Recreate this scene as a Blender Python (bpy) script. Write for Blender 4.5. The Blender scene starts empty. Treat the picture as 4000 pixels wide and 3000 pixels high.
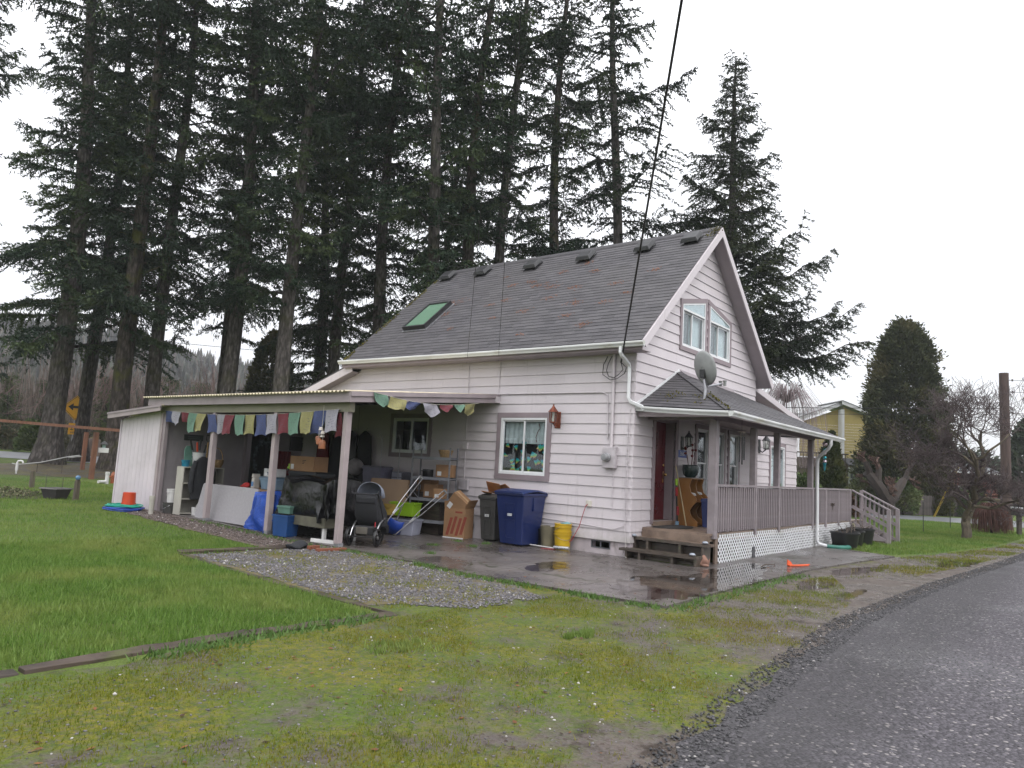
import bpy, bmesh, math, random
import numpy as np
from mathutils import Vector, Matrix
R = math.radians
PI = math.pi
random.seed(11)
RNG = np.random.default_rng(11)

# ------------------------------------------------------------------ camera
scene = bpy.context.scene
COL = scene.collection
cam_d = bpy.data.cameras.new('camera')
cam = bpy.data.objects.new('camera', cam_d)
COL.objects.link(cam)
F_PX, YAW, PITCH, ROLL = 2850.0, 0.89948, 0.112356, 0.054788
CAM = Vector((-12.737, -7.009, 1.647))
cam_d.sensor_width = 36.0
cam_d.lens = F_PX / 4000.0 * 36.0
cam_d.clip_start = 0.05
cam_d.clip_end = 3000.0
_f = Vector((math.sin(YAW) * math.cos(PITCH), math.cos(YAW) * math.cos(PITCH), math.sin(PITCH)))
_r = Vector((math.cos(YAW), -math.sin(YAW), 0))
_u = _r.cross(_f)
_rr = _r * math.cos(ROLL) + _u * math.sin(ROLL)
_uu = -_r * math.sin(ROLL) + _u * math.cos(ROLL)
_m = Matrix((_rr, _uu, -_f)).transposed().to_4x4()
_m.translation = CAM
cam.matrix_world = _m
scene.camera = cam

# ------------------------------------------------------------------ sky, sun, exposure
world = bpy.data.worlds.new('World')
scene.world = world
world.use_nodes = True
wt = world.node_tree
for n in list(wt.nodes):
 wt.nodes.remove(n)
def wn(t, **k):
 n = wt.nodes.new(t)
 for a, b in k.items():
  setattr(n, a, b)
 return n
SUN_EL, SUN_AZ = 48.0, 205.0       # soft light through the cloud
w_out = wn('ShaderNodeOutputWorld')
w_bg = wn('ShaderNodeBackground')
w_sky = wn('ShaderNodeTexSky', sky_type='NISHITA', sun_disc=False)
w_sky.sun_elevation = R(SUN_EL)
w_sky.sun_rotation = R(SUN_AZ)
w_sky.air_density = 1.0
w_sky.dust_density = 4.0
w_hs = wn('ShaderNodeHueSaturation')
w_hs.inputs['Saturation'].default_value = 0.2
w_hs.inputs['Value'].default_value = 1.6
w_tc = wn('ShaderNodeTexCoord')
w_sep = wn('ShaderNodeSeparateXYZ')
w_mr = wn('ShaderNodeMapRange')            # overcast sky: zenith about three times the horizon
w_mr.inputs['From Min'].default_value = 0.0
w_mr.inputs['From Max'].default_value = 1.0
w_mr.inputs['To Min'].default_value = 6.3
w_mr.inputs['To Max'].default_value = 19.0
w_col = wn('ShaderNodeVectorMath', operation='SCALE')
w_col.inputs[0].default_value = (0.95, 0.96, 1.0)
w_mix = wn('ShaderNodeMix', data_type='RGBA')
w_mix.inputs['Factor'].default_value = 0.9
wl = wt.links.new
wl(w_tc.outputs['Generated'], w_sep.inputs[0])
wl(w_sep.outputs['Z'], w_mr.inputs['Value'])
wl(w_mr.outputs[0], w_col.inputs['Scale'])
wl(w_sky.outputs[0], w_hs.inputs['Color'])
wl(w_hs.outputs[0], w_mix.inputs['A'])
wl(w_col.outputs[0], w_mix.inputs['B'])
wl(w_mix.outputs['Result'], w_bg.inputs['Color'])
wl(w_bg.outputs[0], w_out.inputs['Surface'])
w_bg.inputs['Strength'].default_value = 0.15

sun_d = bpy.data.lights.new('sun', 'SUN')
sun_d.energy = 0.7
sun_d.angle = R(35)
sun_d.color = (1.0, 0.97, 0.93)
sun = bpy.data.objects.new('sun', sun_d)
COL.objects.link(sun)
_sd = Vector((math.sin(R(SUN_AZ)) * math.cos(R(SUN_EL)), math.cos(R(SUN_AZ)) * math.cos(R(SUN_EL)), math.sin(R(SUN_EL))))
sun.rotation_euler = _sd.to_track_quat('Z', 'Y').to_euler()
sun.location = (0, 0, 30)
scene.view_settings.view_transform = 'Standard'
scene.view_settings.look = 'None'
scene.view_settings.exposure = 0.0
scene.view_settings.gamma = 1.0
scene.view_settings.use_curve_mapping = False
scene.render.engine = 'CYCLES'
scene.cycles.use_denoising = True
scene.cycles.max_bounces = 4
scene.cycles.diffuse_bounces = 1
scene.cycles.glossy_bounces = 3
scene.cycles.caustics_reflective = False
scene.cycles.caustics_refractive = False
scene.cycles.use_adaptive_sampling = True
scene.cycles.adaptive_threshold = .02
scene.cycles.transparent_max_bounces = 8
scene.cycles.volume_bounces = 1

# ------------------------------------------------------------------ helpers
def zg(y):
 if y <= 5: return 0.0
 if y <= 14: return .02 * (y - 5)
 if y <= 34: return .18 + .03 * (y - 14)
 if y <= 60: return .78 + .012 * (y - 34)
 return 1.092

def zgv(y):
 return np.interp(y, [5, 14, 34, 60], [0, .18, .78, 1.092])

class MB:
 """collects vertices and faces of one mesh"""
 def __init__(s):
  s.v, s.f = [], []
 def poly(s, pts):
  b = len(s.v)
  s.v += [tuple(p) for p in pts]
  s.f.append(tuple(range(b, b + len(pts))))
  return s
 def bx(s, x0, x1, y0, y1, z0, z1, m=None):
  b = len(s.v)
  pts = [(x0, y0, z0), (x1, y0, z0), (x1, y1, z0), (x0, y1, z0), (x0, y0, z1), (x1, y0, z1), (x1, y1, z1), (x0, y1, z1)]
  if m is not None:
   pts = [tuple(m @ Vector(p)) for p in pts]
  s.v += pts
  s.f += [tuple(b + i for i in q) for q in ((0, 3, 2, 1), (4, 5, 6, 7), (0, 1, 5, 4), (1, 2, 6, 5), (2, 3, 7, 6), (3, 0, 4, 7))]
  return s
 def box(s, c, d, m=None):
  return s.bx(c[0] - d[0] / 2, c[0] + d[0] / 2, c[1] - d[1] / 2, c[1] + d[1] / 2, c[2] - d[2] / 2, c[2] + d[2] / 2, m)
 def frustum(s, c, b, t, z0, z1):
  """tapered box: b and t are (width, depth) at the bottom and top"""
  k = len(s.v)
  for (w, d), z in ((b, z0), (t, z1)):
   s.v += [(c[0] - w / 2, c[1] - d / 2, z), (c[0] + w / 2, c[1] - d / 2, z), (c[0] + w / 2, c[1] + d / 2, z), (c[0] - w / 2, c[1] + d / 2, z)]
  s.f += [tuple(k + i for i in q) for q in ((0, 3, 2, 1), (4, 5, 6, 7), (0, 1, 5, 4), (1, 2, 6, 5), (2, 3, 7, 6), (3, 0, 4, 7))]
  return s
 def bar(s, p0, p1, w, d=None, up=(0, 0, 1)):
  """rectangular bar between two points"""
  d = d or w
  p0, p1 = Vector(p0), Vector(p1)
  a = (p1 - p0).normalized()
  u = Vector(up)
  if abs(a.dot(u)) > .98:
   u = Vector((1, 0, 0))
  x = a.cross(u).normalized()
  y = x.cross(a).normalized()
  b = len(s.v)
  for p in (p0, p1):
   for i, j in ((-1, -1), (1, -1), (1, 1), (-1, 1)):
    s.v.append(tuple(p + x * (i * w / 2) + y * (j * d / 2)))
  s.f += [tuple(b + i for i in q) for q in ((0, 3, 2, 1), (4, 5, 6, 7), (0, 1, 5, 4), (1, 2, 6, 5), (2, 3, 7, 6), (3, 0, 4, 7))]
  return s
 def tube(s, pts, r, n=8, cap=True):
  pts = [Vector(p) for p in pts]
  rs = r if isinstance(r, (list, tuple)) else [r] * len(pts)
  b = len(s.v)
  px = None
  for i, p in enumerate(pts):
   a = (pts[min(i + 1, len(pts) - 1)] - pts[max(i - 1, 0)])
   a = a.normalized() if a.length > 1e-9 else Vector((0, 0, 1))
   if px is None:
    px = a.orthogonal().normalized()
   px = (px - a * px.dot(a))
   px = px.normalized() if px.length > 1e-6 else a.orthogonal().normalized()
   py = a.cross(px)
   for k in range(n):
    t = 2 * PI * k / n
    s.v.append(tuple(p + (px * math.cos(t) + py * math.sin(t)) * rs[i]))
  for i in range(len(pts) - 1):
   for k in range(n):
    q = b + i * n
    s.f.append((q + k, q + (k + 1) % n, q + n + (k + 1) % n, q + n + k))
  if cap:
   s.f.append(tuple(b + k for k in range(n))[::-1])
   s.f.append(tuple(b + (len(pts) - 1) * n + k for k in range(n)))
  return s
 def lathe(s, prof, n=20, c=(0, 0, 0), m=None):
  b = len(s.v)
  for r, z in prof:
   for k in range(n):
    t = 2 * PI * k / n
    p = Vector((c[0] + r * math.cos(t), c[1] + r * math.sin(t), c[2] + z))
    s.v.append(tuple(m @ p if m is not None else p))
  for i in range(len(prof) - 1):
   for k in range(n):
    q = b + i * n
    s.f.append((q + k, q + (k + 1) % n, q + n + (k + 1) % n, q + n + k))
  if prof[0][0] > 1e-6:
   s.f.append(tuple(b + k for k in range(n))[::-1])
  if prof[-1][0] > 1e-6:
   s.f.append(tuple(b + (len(prof) - 1) * n + k for k in range(n)))
  return s
 def ell(s, c, r, nu=14, nv=9, m=None):
  prof = [(max(1e-5, math.sin(PI * i / nv)), -math.cos(PI * i / nv)) for i in range(nv + 1)]
  b = len(s.v)
  k0 = MB().lathe(prof, nu)
  for v in k0.v:
   p = Vector((v[0] * r[0], v[1] * r[1], v[2] * r[2]))
   p = (m @ p if m is not None else p) + Vector(c)
   s.v.append(tuple(p))
  s.f += [tuple(b + i for i in q) for q in k0.f]
  return s
 def plate(s, poly, o, ux, uy, th):
  """flat polygon of 2-D points extruded by th along the normal"""
  ux, uy = Vector(ux), Vector(uy)
  nrm = ux.cross(uy).normalized()
  o = Vector(o)
  b = len(s.v)
  n = len(poly)
  for k in (0, 1):
   for p in poly:
    s.v.append(tuple(o + ux * p[0] + uy * p[1] + nrm * (th * k)))
  s.f.append(tuple(b + i for i in range(n))[::-1])
  s.f.append(tuple(b + n + i for i in range(n)))
  for i in range(n):
   j = (i + 1) % n
   s.f.append((b + i, b + j, b + n + j, b + n + i))
  return s
 def build(s, name, mat, parent=None, loc=None, rot=None, smooth=False, bevel=0, bseg=2):
  me = bpy.data.meshes.new(name)
  me.from_pydata(s.v, [], s.f)
  me.update()
  return put(name, me, mat, parent, loc, rot, smooth, bevel, bseg)

def put(name, me, mat, parent=None, loc=None, rot=None, smooth=False, bevel=0, bseg=2):
 if smooth:
  me.polygons.foreach_set('use_smooth', [True] * len(me.polygons))
  try:
   me.set_sharp_from_angle(angle=R(40))
  except Exception:
   pass
 if mat is not None and not me.materials:
  me.materials.append(mat)
 o = bpy.data.objects.new(name, me)
 COL.objects.link(o)
 if parent is not None:
  o.parent = parent
 if loc is not None:
  o.location = loc
 if rot is not None:
  o.rotation_euler = rot
 if bevel:
  md = o.modifiers.new('bevel', 'BEVEL')
  md.width = bevel
  md.segments = bseg
  md.limit_method = 'ANGLE'
  md.angle_limit = R(35)
 return o

def np_mesh(name, verts, faces, mat, parent=None, tint=None, smooth=False, kind=None):
 """one mesh from numpy arrays; faces is an (n,k) index array"""
 me = bpy.data.meshes.new(name)
 verts = np.asarray(verts, np.float32)
 faces = np.asarray(faces, np.int32)
 n, k = faces.shape
 me.vertices.add(len(verts))
 me.vertices.foreach_set('co', verts.ravel())
 me.loops.add(n * k)
 me.loops.foreach_set('vertex_index', faces.ravel())
 me.polygons.add(n)
 me.polygons.foreach_set('loop_start', np.arange(0, n * k, k, dtype=np.int32))
 me.polygons.foreach_set('loop_total', np.full(n, k, np.int32))
 if tint is not None:
  at = me.attributes.new('tint', 'FLOAT', 'FACE')
  at.data.foreach_set('value', np.asarray(tint, np.float32))
 me.update()
 me.validate()
 o = put(name, me, mat, parent, smooth=smooth)
 if kind:
  o['kind'] = kind
 return o

def tag(o, label, cat, group=None):
 o['label'] = label
 o['category'] = cat
 if group:
  o['group'] = group
 return o

def thing(name, label, cat, loc=(0, 0, 0), rz=0.0, group=None):
 o = bpy.data.objects.new(name, None)
 o.empty_display_size = .1
 COL.objects.link(o)
 o.location = loc
 o.rotation_euler = (0, 0, rz)
 return tag(o, label, cat, group)

def dup(o, parent=None):
 c = o.copy()
 COL.objects.link(c)
 if parent is not None:
  c.parent = parent
 for ch in o.children:
  dup(ch, c)
 return c

def struct(o):
 o['kind'] = 'structure'
 return o

# ------------------------------------------------------------------ materials
class NT:
 def __init__(s, name):
  s.m = bpy.data.materials.new(name)
  s.m.use_nodes = True
  s.t = s.m.node_tree
  for n in list(s.t.nodes):
   s.t.nodes.remove(n)
  s.out = s.t.nodes.new('ShaderNodeOutputMaterial')
 def n(s, t, ins=None, **k):
  x = s.t.nodes.new(t)
  for a, b in k.items():
   setattr(x, a, b)
  for a, b in (ins or {}).items():
   s.set(x.inputs[a], b)
  return x
 def set(s, sock, v):
  if isinstance(v, bpy.types.NodeSocket):
   s.t.links.new(v, sock)
  elif isinstance(v, (tuple, list)) and len(v) == 3 and sock.type == 'RGBA':
   sock.default_value = (*v, 1)
  else:
   sock.default_value = v
 def noise(s, vec, scale, detail=4, rough=.55, dist=0.0):
  return s.n('ShaderNodeTexNoise', {'Vector': vec, 'Scale': scale, 'Detail': detail, 'Roughness': rough, 'Distortion': dist}).outputs['Fac']
 def voro(s, vec, scale, out='Color', feature='F1', rnd=1.0):
  return s.n('ShaderNodeTexVoronoi', {'Vector': vec, 'Scale': scale, 'Randomness': rnd}, feature=feature).outputs[out]
 def math(s, op, a, b=None, c=None, clamp=False):
  x = s.n('ShaderNodeMath', operation=op, use_clamp=clamp)
  for i, v in enumerate((a, b, c)):
   if v is not None:
    s.set(x.inputs[i], v)
  return x.outputs[0]
 def mr(s, v, a, b, c=0.0, d=1.0, smooth=True):
  x = s.n('ShaderNodeMapRange', {'Value': v, 'From Min': a, 'From Max': b, 'To Min': c, 'To Max': d})
  if smooth:
   x.interpolation_type = 'SMOOTHSTEP'
  return x.outputs[0]
 def mix(s, f, a, b, mode='MIX'):
  x = s.n('ShaderNodeMix', data_type='RGBA', blend_type=mode)
  s.set(x.inputs['Factor'], f)
  s.set(x.inputs['A'], a)
  s.set(x.inputs['B'], b)
  return x.outputs['Result']
 def bump(s, h, strength=.5, dist=.01, nrm=None):
  i = {'Height': h, 'Strength': strength, 'Distance': dist}
  if nrm is not None:
   i['Normal'] = nrm
  return s.n('ShaderNodeBump', i).outputs[0]
 def coord(s, kind='Object'):
  return s.n('ShaderNodeTexCoord').outputs[kind]
 def pos(s):
  return s.n('ShaderNodeNewGeometry').outputs['Position']
 def done(s, col, rough=.6, nrm=None, metal=0.0, spec=.5, **k):
  i = {'Base Color': col, 'Roughness': rough, 'Metallic': metal, 'Specular IOR Level': spec}
  if nrm is not None:
   i['Normal'] = nrm
  i.update(k)
  p = s.n('ShaderNodeBsdfPrincipled', i)
  s.t.links.new(p.outputs[0], s.out.inputs['Surface'])
  return s.m

_mats = {}
def mul(c, k):
 return tuple(min(1.0, x * k) for x in c)

def mat(name, col, rough=.6, var=.18, scale=5.0, bump=.15, bscale=60.0, metal=0.0, spec=.5, rnd=0.0, dirt=None, dirt_amt=.5, stretch=None, **k):
 """painted, wooden, plastic and metal surfaces: mottled colour, fine relief, optional dirt and piece-to-piece variation"""
 if name in _mats:
  return _mats[name]
 t = NT(name)
 v = t.coord()
 if stretch:
  v = t.n('ShaderNodeMapping', {'Vector': v, 'Scale': stretch}).outputs[0]
 f = t.noise(v, scale, 5)
 c = t.mix(t.mr(f, .3, .7), mul(col, 1 - var), mul(col, 1 + var))
 if rnd:
  r = t.n('ShaderNodeObjectInfo').outputs['Random']
  b = t.mr(r, 0, 1, 1 - rnd, 1 + rnd, smooth=False)
  hs = t.n('ShaderNodeHueSaturation', {'Color': c, 'Value': b})
  c = hs.outputs[0]
 if dirt is not None:
  d = t.noise(v, scale * .6, 6, .65, .4)
  c = t.mix(t.math('MULTIPLY', t.mr(d, .5, .72), dirt_amt), c, dirt)
 nr = t.bump(t.noise(v, bscale, 3), bump, .004) if bump else None
 _mats[name] = t.done(c, t.mr(f, .2, .8, max(0, rough - .08), min(1, rough + .08)), nr, metal, spec, **k)
 return _mats[name]

def glass(name, tint=(.9, .95, .95), refl=1.0, rough=.01):
 if name in _mats:
  return _mats[name]
 t = NT(name)
 fc = t.n('ShaderNodeLayerWeight', {'Blend': .5}).outputs['Facing']
 fac = t.math('MULTIPLY', t.math('ADD', t.math('MULTIPLY', t.math('POWER', fc, 5.0), .9), .055), refl, clamp=True)
 nr = t.bump(t.noise(t.coord(), 2.2, 1), .05, .02)
 g = t.n('ShaderNodeBsdfGlossy', {'Color': (.95, .97, 1), 'Roughness': rough, 'Normal': nr})
 tr = t.n('ShaderNodeBsdfTransparent', {'Color': tint})
 mx = t.n('ShaderNodeMixShader', {0: fac, 1: tr.outputs[0], 2: g.outputs[0]})
 t.t.links.new(mx.outputs[0], t.out.inputs['Surface'])
 _mats[name] = t.m
 return t.m

def clip(poly, a, b, c):
 """keep the side a*u + b*z <= c of a convex polygon"""
 out = []
 for i in range(len(poly)):
  p, q = poly[i - 1], poly[i]
  dp, dq = a * p[0] + b * p[1] - c, a * q[0] + b * q[1] - c
  if dp <= 0:
   out.append(p)
  if (dp < 0 < dq) or (dq < 0 < dp):
   t = dp / (dp - dq)
   out.append((p[0] + (q[0] - p[0]) * t, p[1] + (q[1] - p[1]) * t))
 return out

def area(p):
 return abs(sum(p[i - 1][0] * p[i][1] - p[i][0] * p[i - 1][1] for i in range(len(p)))) / 2

def text(name, body, size, mt, parent, loc, rot, depth=.0008):
 cu = bpy.data.curves.new(name, 'FONT')
 cu.body = body
 cu.size = size
 cu.extrude = depth
 cu.align_x = 'CENTER'
 cu.align_y = 'CENTER'
 cu.materials.append(mt)
 tmp = bpy.data.objects.new(name, cu)
 COL.objects.link(tmp)
 bpy.context.view_layer.update()
 me = bpy.data.meshes.new_from_object(tmp.evaluated_get(bpy.context.evaluated_depsgraph_get()))
 bpy.data.objects.remove(tmp)
 o = bpy.data.objects.new(name, me)
 COL.objects.link(o)
 o.parent = parent
 o.location = loc
 o.rotation_euler = rot
 return o
# ------------------------------------------------------------------ ground materials
def m_grass():
 t = NT('lawn_grass')
 p = t.pos()
 a = t.noise(p, .35, 5, .6)
 b = t.noise(p, 3.5, 5, .65)
 c = t.noise(p, 40, 3, .6)
 col = t.mix(t.mr(a, .35, .65), (.085, .145, .024), (.150, .205, .040))
 col = t.mix(t.mr(b, .45, .75), col, (.120, .135, .032))
 col = t.mix(t.mr(c, .3, .75, 0, .7), col, (.040, .060, .016))
 col = t.mix(t.mr(t.noise(p, 1.3, 4, .7), .66, .78, 0, .6), col, (.085, .062, .035))
 h = t.math('ADD', t.noise(p, 55, 3), t.math('MULTIPLY', b, .6))
 return t.done(col, .8, t.bump(h, .9, .03), spec=.25)

def m_moss():
 """driveway of thin moss and grass over packed gravel and mud"""
 t = NT('mossy_drive')
 p = t.pos()
 sx = t.n('ShaderNodeSeparateXYZ', {0: p})
 X, Y = sx.outputs[0], sx.outputs[1]
 n1 = t.noise(p, .55, 6, .62, .3)
 n2 = t.noise(p, 2.6, 6, .7, .2)
 n3 = t.noise(p, 11, 5, .7)
 fine = t.noise(p, 90, 3, .7)
 bare = t.math('MULTIPLY', t.mr(X, -8.5, -1.0), t.mr(Y, -2.2, -4.6))
 bare = t.math('ADD', bare, t.math('MULTIPLY', t.mr(Y, -4.2, -5.1), .25))
 cov = t.math('ADD', t.math('MULTIPLY', n1, .55), t.math('ADD', t.math('MULTIPLY', n2, .42), t.math('MULTIPLY', n3, .16)))
 cov = t.math('SUBTRACT', cov, t.math('MULTIPLY', bare, .33))
 cov = t.math('MULTIPLY', t.mr(cov, .445, .575), t.mr(t.noise(p, 24, 4, .7), .34, .54, .35, 1))
 moss = t.mix(t.mr(t.noise(p, 1.1, 4, .6), .35, .65), (.110, .165, .010), (.205, .185, .014))
 moss = t.mix(t.mr(n3, .35, .7), moss, (.065, .105, .020))
 moss = t.mix(t.mr(fine, .35, .8, 0, .75), moss, (.035, .045, .012))
 soil = t.mix(t.mr(n2, .3, .7), (.066, .046, .034), (.110, .082, .064))
 cell = t.voro(p, 48)
 soil = t.mix(.2, soil, t.n('ShaderNodeHueSaturation', {'Color': cell, 'Saturation': .12, 'Value': .34}).outputs[0])
 soil = t.mix(t.mr(t.noise(p, 3.0, 5, .7), .52, .66, 0, .8), soil, (.036, .026, .020))
 col = t.mix(cov, soil, moss)
 wet = t.math('MULTIPLY', t.mr(t.noise(p, .9, 4, .55), .42, .6), bare)
 rough = t.mr(t.math('SUBTRACT', wet, t.math('MULTIPLY', cov, .6)), .05, .5, .82, .22)
 h = t.math('ADD', t.math('MULTIPLY', t.voro(p, 48, 'Distance'), .55), t.math('ADD', t.math('MULTIPLY', fine, .5), t.math('MULTIPLY', n3, .8)))
 return t.done(col, rough, t.bump(h, .9, .02), spec=.25)

def m_gravel(name, lo, hi, scale, moss, rough=.7, bstr=.9):
 t = NT(name)
 p = t.pos()
 pw = t.n('ShaderNodeVectorMath', {0: p, 1: t.n('ShaderNodeVectorMath', {0: t.n('ShaderNodeTexNoise', {'Vector': p, 'Scale': 30.0}).outputs['Color'], 'Scale': .02}, operation='SCALE').outputs[0]}, operation='ADD').outputs[0]
 cell = t.voro(pw, scale)
 d = t.voro(pw, scale, 'Distance')
 v = t.n('ShaderNodeSeparateColor', {0: cell}).outputs[0]
 col = t.mix(v, lo, hi)
 col = t.mix(.12, col, t.n('ShaderNodeHueSaturation', {'Color': cell, 'Saturation': .5, 'Value': .3}).outputs[0])
 col = t.mix(t.mr(d, .45, .9), col, mul(lo, .45))
 n = t.noise(p, 1.6, 6, .65, .2)
 n2 = t.noise(p, 9, 4, .6)
 if moss:
  mk = t.mr(t.math('ADD', n, t.math('MULTIPLY', n2, .35)), .64 - moss, .86 - moss)
  col = t.mix(mk, col, t.mix(n2, (.12, .14, .03), (.16, .09, .05)))
 col = t.mix(t.mr(t.noise(p, .5, 4), .3, .7, 0, .35), col, mul(lo, .7))
 h = t.math('SUBTRACT', 1.0, d)
 return t.done(col, t.mr(n, .3, .7, rough - .15, rough + .1), t.bump(h, bstr, .012), spec=.4)

def m_road():
 t = NT('chip_seal_road')
 p = t.pos()
 sx = t.n('ShaderNodeSeparateXYZ', {0: p})
 c1 = t.voro(p, 40)
 v = t.n('ShaderNodeSeparateColor', {0: c1}).outputs[0]
 d = t.voro(p, 40, 'Distance')
 col = t.mix(v, (.026, .023, .028), (.140, .126, .144))
 col = t.mix(t.mr(v, .93, .99), col, (.36, .33, .32))
 col = t.mix(t.mr(d, .4, .9), col, (.022, .020, .023))
 big = t.noise(p, .35, 4, .6)
 col = t.mix(t.mr(big, .35, .65, 0, .4), col, (.072, .064, .074))
 edge = t.mr(t.math('ADD', sx.outputs[1], t.math('MULTIPLY', t.noise(p, 1.2, 4), .7)), -5.9, -5.1)
 col = t.mix(t.math('MULTIPLY', edge, .45), col, (.040, .040, .038))
 wet = t.mr(t.noise(p, .28, 3, .5), .42, .62)
 rough = t.math('ADD', t.mr(wet, 0, 1, .78, .55), t.math('MULTIPLY', edge, .15))
 h = t.math('SUBTRACT', 1.0, d)
 return t.done(col, rough, t.bump(h, 1.0, .016), spec=.5)

def m_concrete():
 t = NT('wet_concrete')
 p = t.pos()
 a = t.noise(p, .7, 6, .62, .3)
 b = t.noise(p, 6, 5, .65)
 col = t.mix(t.mr(a, .3, .7), (.064, .054, .050), (.150, .131, .125))
 col = t.mix(t.mr(b, .35, .75, 0, .45), col, (.060, .050, .046))
 col = t.mix(t.mr(t.noise(p, 130, 2), .45, .8, 0, .35), col, (.23, .21, .20))
 ck = t.voro(t.n('ShaderNodeVectorMath', {0: p, 1: t.n('ShaderNodeVectorMath', {0: t.n('ShaderNodeTexNoise', {'Vector': p, 'Scale': 2.0}).outputs['Color'], 'Scale': .5}, operation='SCALE').outputs[0]}, operation='ADD').outputs[0], .55, 'Distance', 'DISTANCE_TO_EDGE')
 crack = t.mr(ck, .004, .016, 1, 0)
 col = t.mix(t.math('MULTIPLY', crack, t.mr(t.noise(p, 1.0), .4, .6)), col, (.030, .034, .014))
 col = t.mix(t.mr(t.noise(p, 2.2, 6, .75, .5), .62, .72, 0, .5), col, (.060, .070, .022))
 rough = t.mr(t.math('ADD', a, t.math('MULTIPLY', b, .25)), .42, .78, .12, .45)
 h = t.math('SUBTRACT', t.math('MULTIPLY', b, .5), crack)
 return t.done(col, rough, t.bump(h, .35, .01), spec=.5)

def m_street():
 t = NT('wet_asphalt_street')
 p = t.pos()
 a = t.noise(p, .8, 5)
 col = t.mix(t.mr(a, .3, .7), (.10, .105, .115), (.17, .175, .185))
 return t.done(col, .45, t.bump(t.noise(p, 60, 2), .3, .01))

def m_water():
 t = NT('rain_water')
 nr = t.bump(t.noise(t.pos(), 9, 2), .06, .01)
 fr = t.n('ShaderNodeFresnel', {'IOR': 1.33, 'Normal': nr}).outputs[0]
 g = t.n('ShaderNodeBsdfGlossy', {'Color': (1, 1, 1), 'Roughness': .015, 'Normal': nr})
 tr = t.n('ShaderNodeBsdfTransparent', {'Color': (.86, .83, .80)})
 mx = t.n('ShaderNodeMixShader', {0: fr, 1: tr.outputs[0], 2: g.outputs[0]})
 t.t.links.new(mx.outputs[0], t.out.inputs['Surface'])
 return t.m

def m_mulch():
 t = NT('bark_mulch')
 p = t.pos()
 c = t.voro(t.n('ShaderNodeMapping', {'Vector': p, 'Scale': (1, 1.6, 1), 'Rotation': (0, 0, .6)}).outputs[0], 26)
 v = t.n('ShaderNodeSeparateColor', {0: c}).outputs[1]
 col = t.mix(v, (.055, .040, .032), (.22, .17, .145))
 col = t.mix(t.mr(t.noise(p, 3, 4), .6, .72, 0, .6), col, (.08, .10, .03))
 return t.done(col, .75, t.bump(t.voro(p, 26, 'Distance'), .9, .02), spec=.3)

GRASS, MOSS, ROAD, CONC, STREET, WATER, MULCH = m_grass(), m_moss(), m_road(), m_concrete(), m_street(), m_water(), m_mulch()
GRAVEL = m_gravel('grey_gravel', (.075, .070, .078), (.235, .218, .228), 26, .13)

# ------------------------------------------------------------------ ground sheets
def jag(poly, step=.35, amp=.06, seed=1, keep=()):
 rr = random.Random(seed)
 out = []
 n = len(poly)
 for i in range(n):
  a, b = Vector((*poly[i], 0)), Vector((*poly[(i + 1) % n], 0))
  L = (b - a).length
  k = max(1, int(L / step)) if i not in keep else 1
  d = (b - a) / L
  nn = Vector((-d.y, d.x, 0))
  for j in range(k):
   q = a + (b - a) * (j / k)
   if j:
    q = q + nn * rr.uniform(-amp, amp) + d * rr.uniform(-.3, .3) * step
   out.append((q.x, q.y))
 return out

def sheet(name, poly, dz, mt, thick=0.0, parent=None, kind='structure', flat=False):
 bm = bmesh.new()
 vs = [bm.verts.new((x, y, 0)) for x, y in poly]
 bm.faces.new(vs)
 bmesh.ops.triangulate(bm, faces=bm.faces[:])
 for yb in (5, 14, 34, 60):
  bmesh.ops.bisect_plane(bm, geom=bm.verts[:] + bm.edges[:] + bm.faces[:], plane_co=(0, yb, 0), plane_no=(0, 1, 0))
 bmesh.ops.recalc_face_normals(bm, faces=bm.faces[:])
 for f in bm.faces:
  if f.normal.z < 0:
   f.normal_flip()
 if thick:
  r = bmesh.ops.extrude_face_region(bm, geom=bm.faces[:])
  vv = [e for e in r['geom'] if isinstance(e, bmesh.types.BMVert)]
  low = set(bm.verts[:]) - set(vv)
  for v in low:
   v.co.z -= thick
  bmesh.ops.recalc_face_normals(bm, faces=bm.faces[:])
 for v in bm.verts:
  v.co.z += (0 if flat else zg(v.co.y)) + dz
 me = bpy.data.meshes.new(name)
 bm.to_mesh(me)
 bm.free()
 o = put(name, me, mt, parent)
 if kind and parent is None:
  o['kind'] = kind
 return o

ground = sheet('ground', [(-320, -150), (490, -150), (490, 535), (-320, 535)], 0.0, GRASS)
drive_poly = [(-18, -1.15), (-7.1, -1.2), (-6.7, 4.2), (-3.9, 4.2), (-3.9, -2), (0, -2.6), (6.9, -3.35), (9, -3.9), (14, -4.7), (22, -5.4), (40, -7), (40, -9), (-18, -9)]
drive = sheet('driveway', jag(drive_poly, .4, .10, 3), .004, MOSS)
road_poly = [(-18, -5.75), (-10.5, -5.35), (-8.85, -5.08), (-8.17, -4.98), (-6.26, -4.86), (-2.98, -4.7), (1.97, -4.92), (7.25, -5.37), (10.89, -5.62), (25, -7), (60, -10), (60, -34), (-18, -34)]
road = sheet('road', jag(road_poly, .22, .07, 5, keep=(10, 11, 12)), .010, ROAD)
gravel_poly = [(-6.7, 4.1), (-7.0, .5), (-7.05, -.6), (-6.0, -1.25), (-4.8, -1.3), (-4.3, -.6), (-4.0, 1.0), (-4.0, 4.1)]
gravel = sheet('gravel_bed', jag(gravel_poly, .35, .13, 6), .009, GRAVEL)
strip = sheet('mulch_strip', jag([(-3.9, 4.3), (-5.25, 4.3), (-5.05, 6.27), (-4.97, 8.73), (-4.75, 11.2), (-4.4, 12.3), (-3.9, 12.3)], .3, .07, 7), .010, MULCH)
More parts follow.
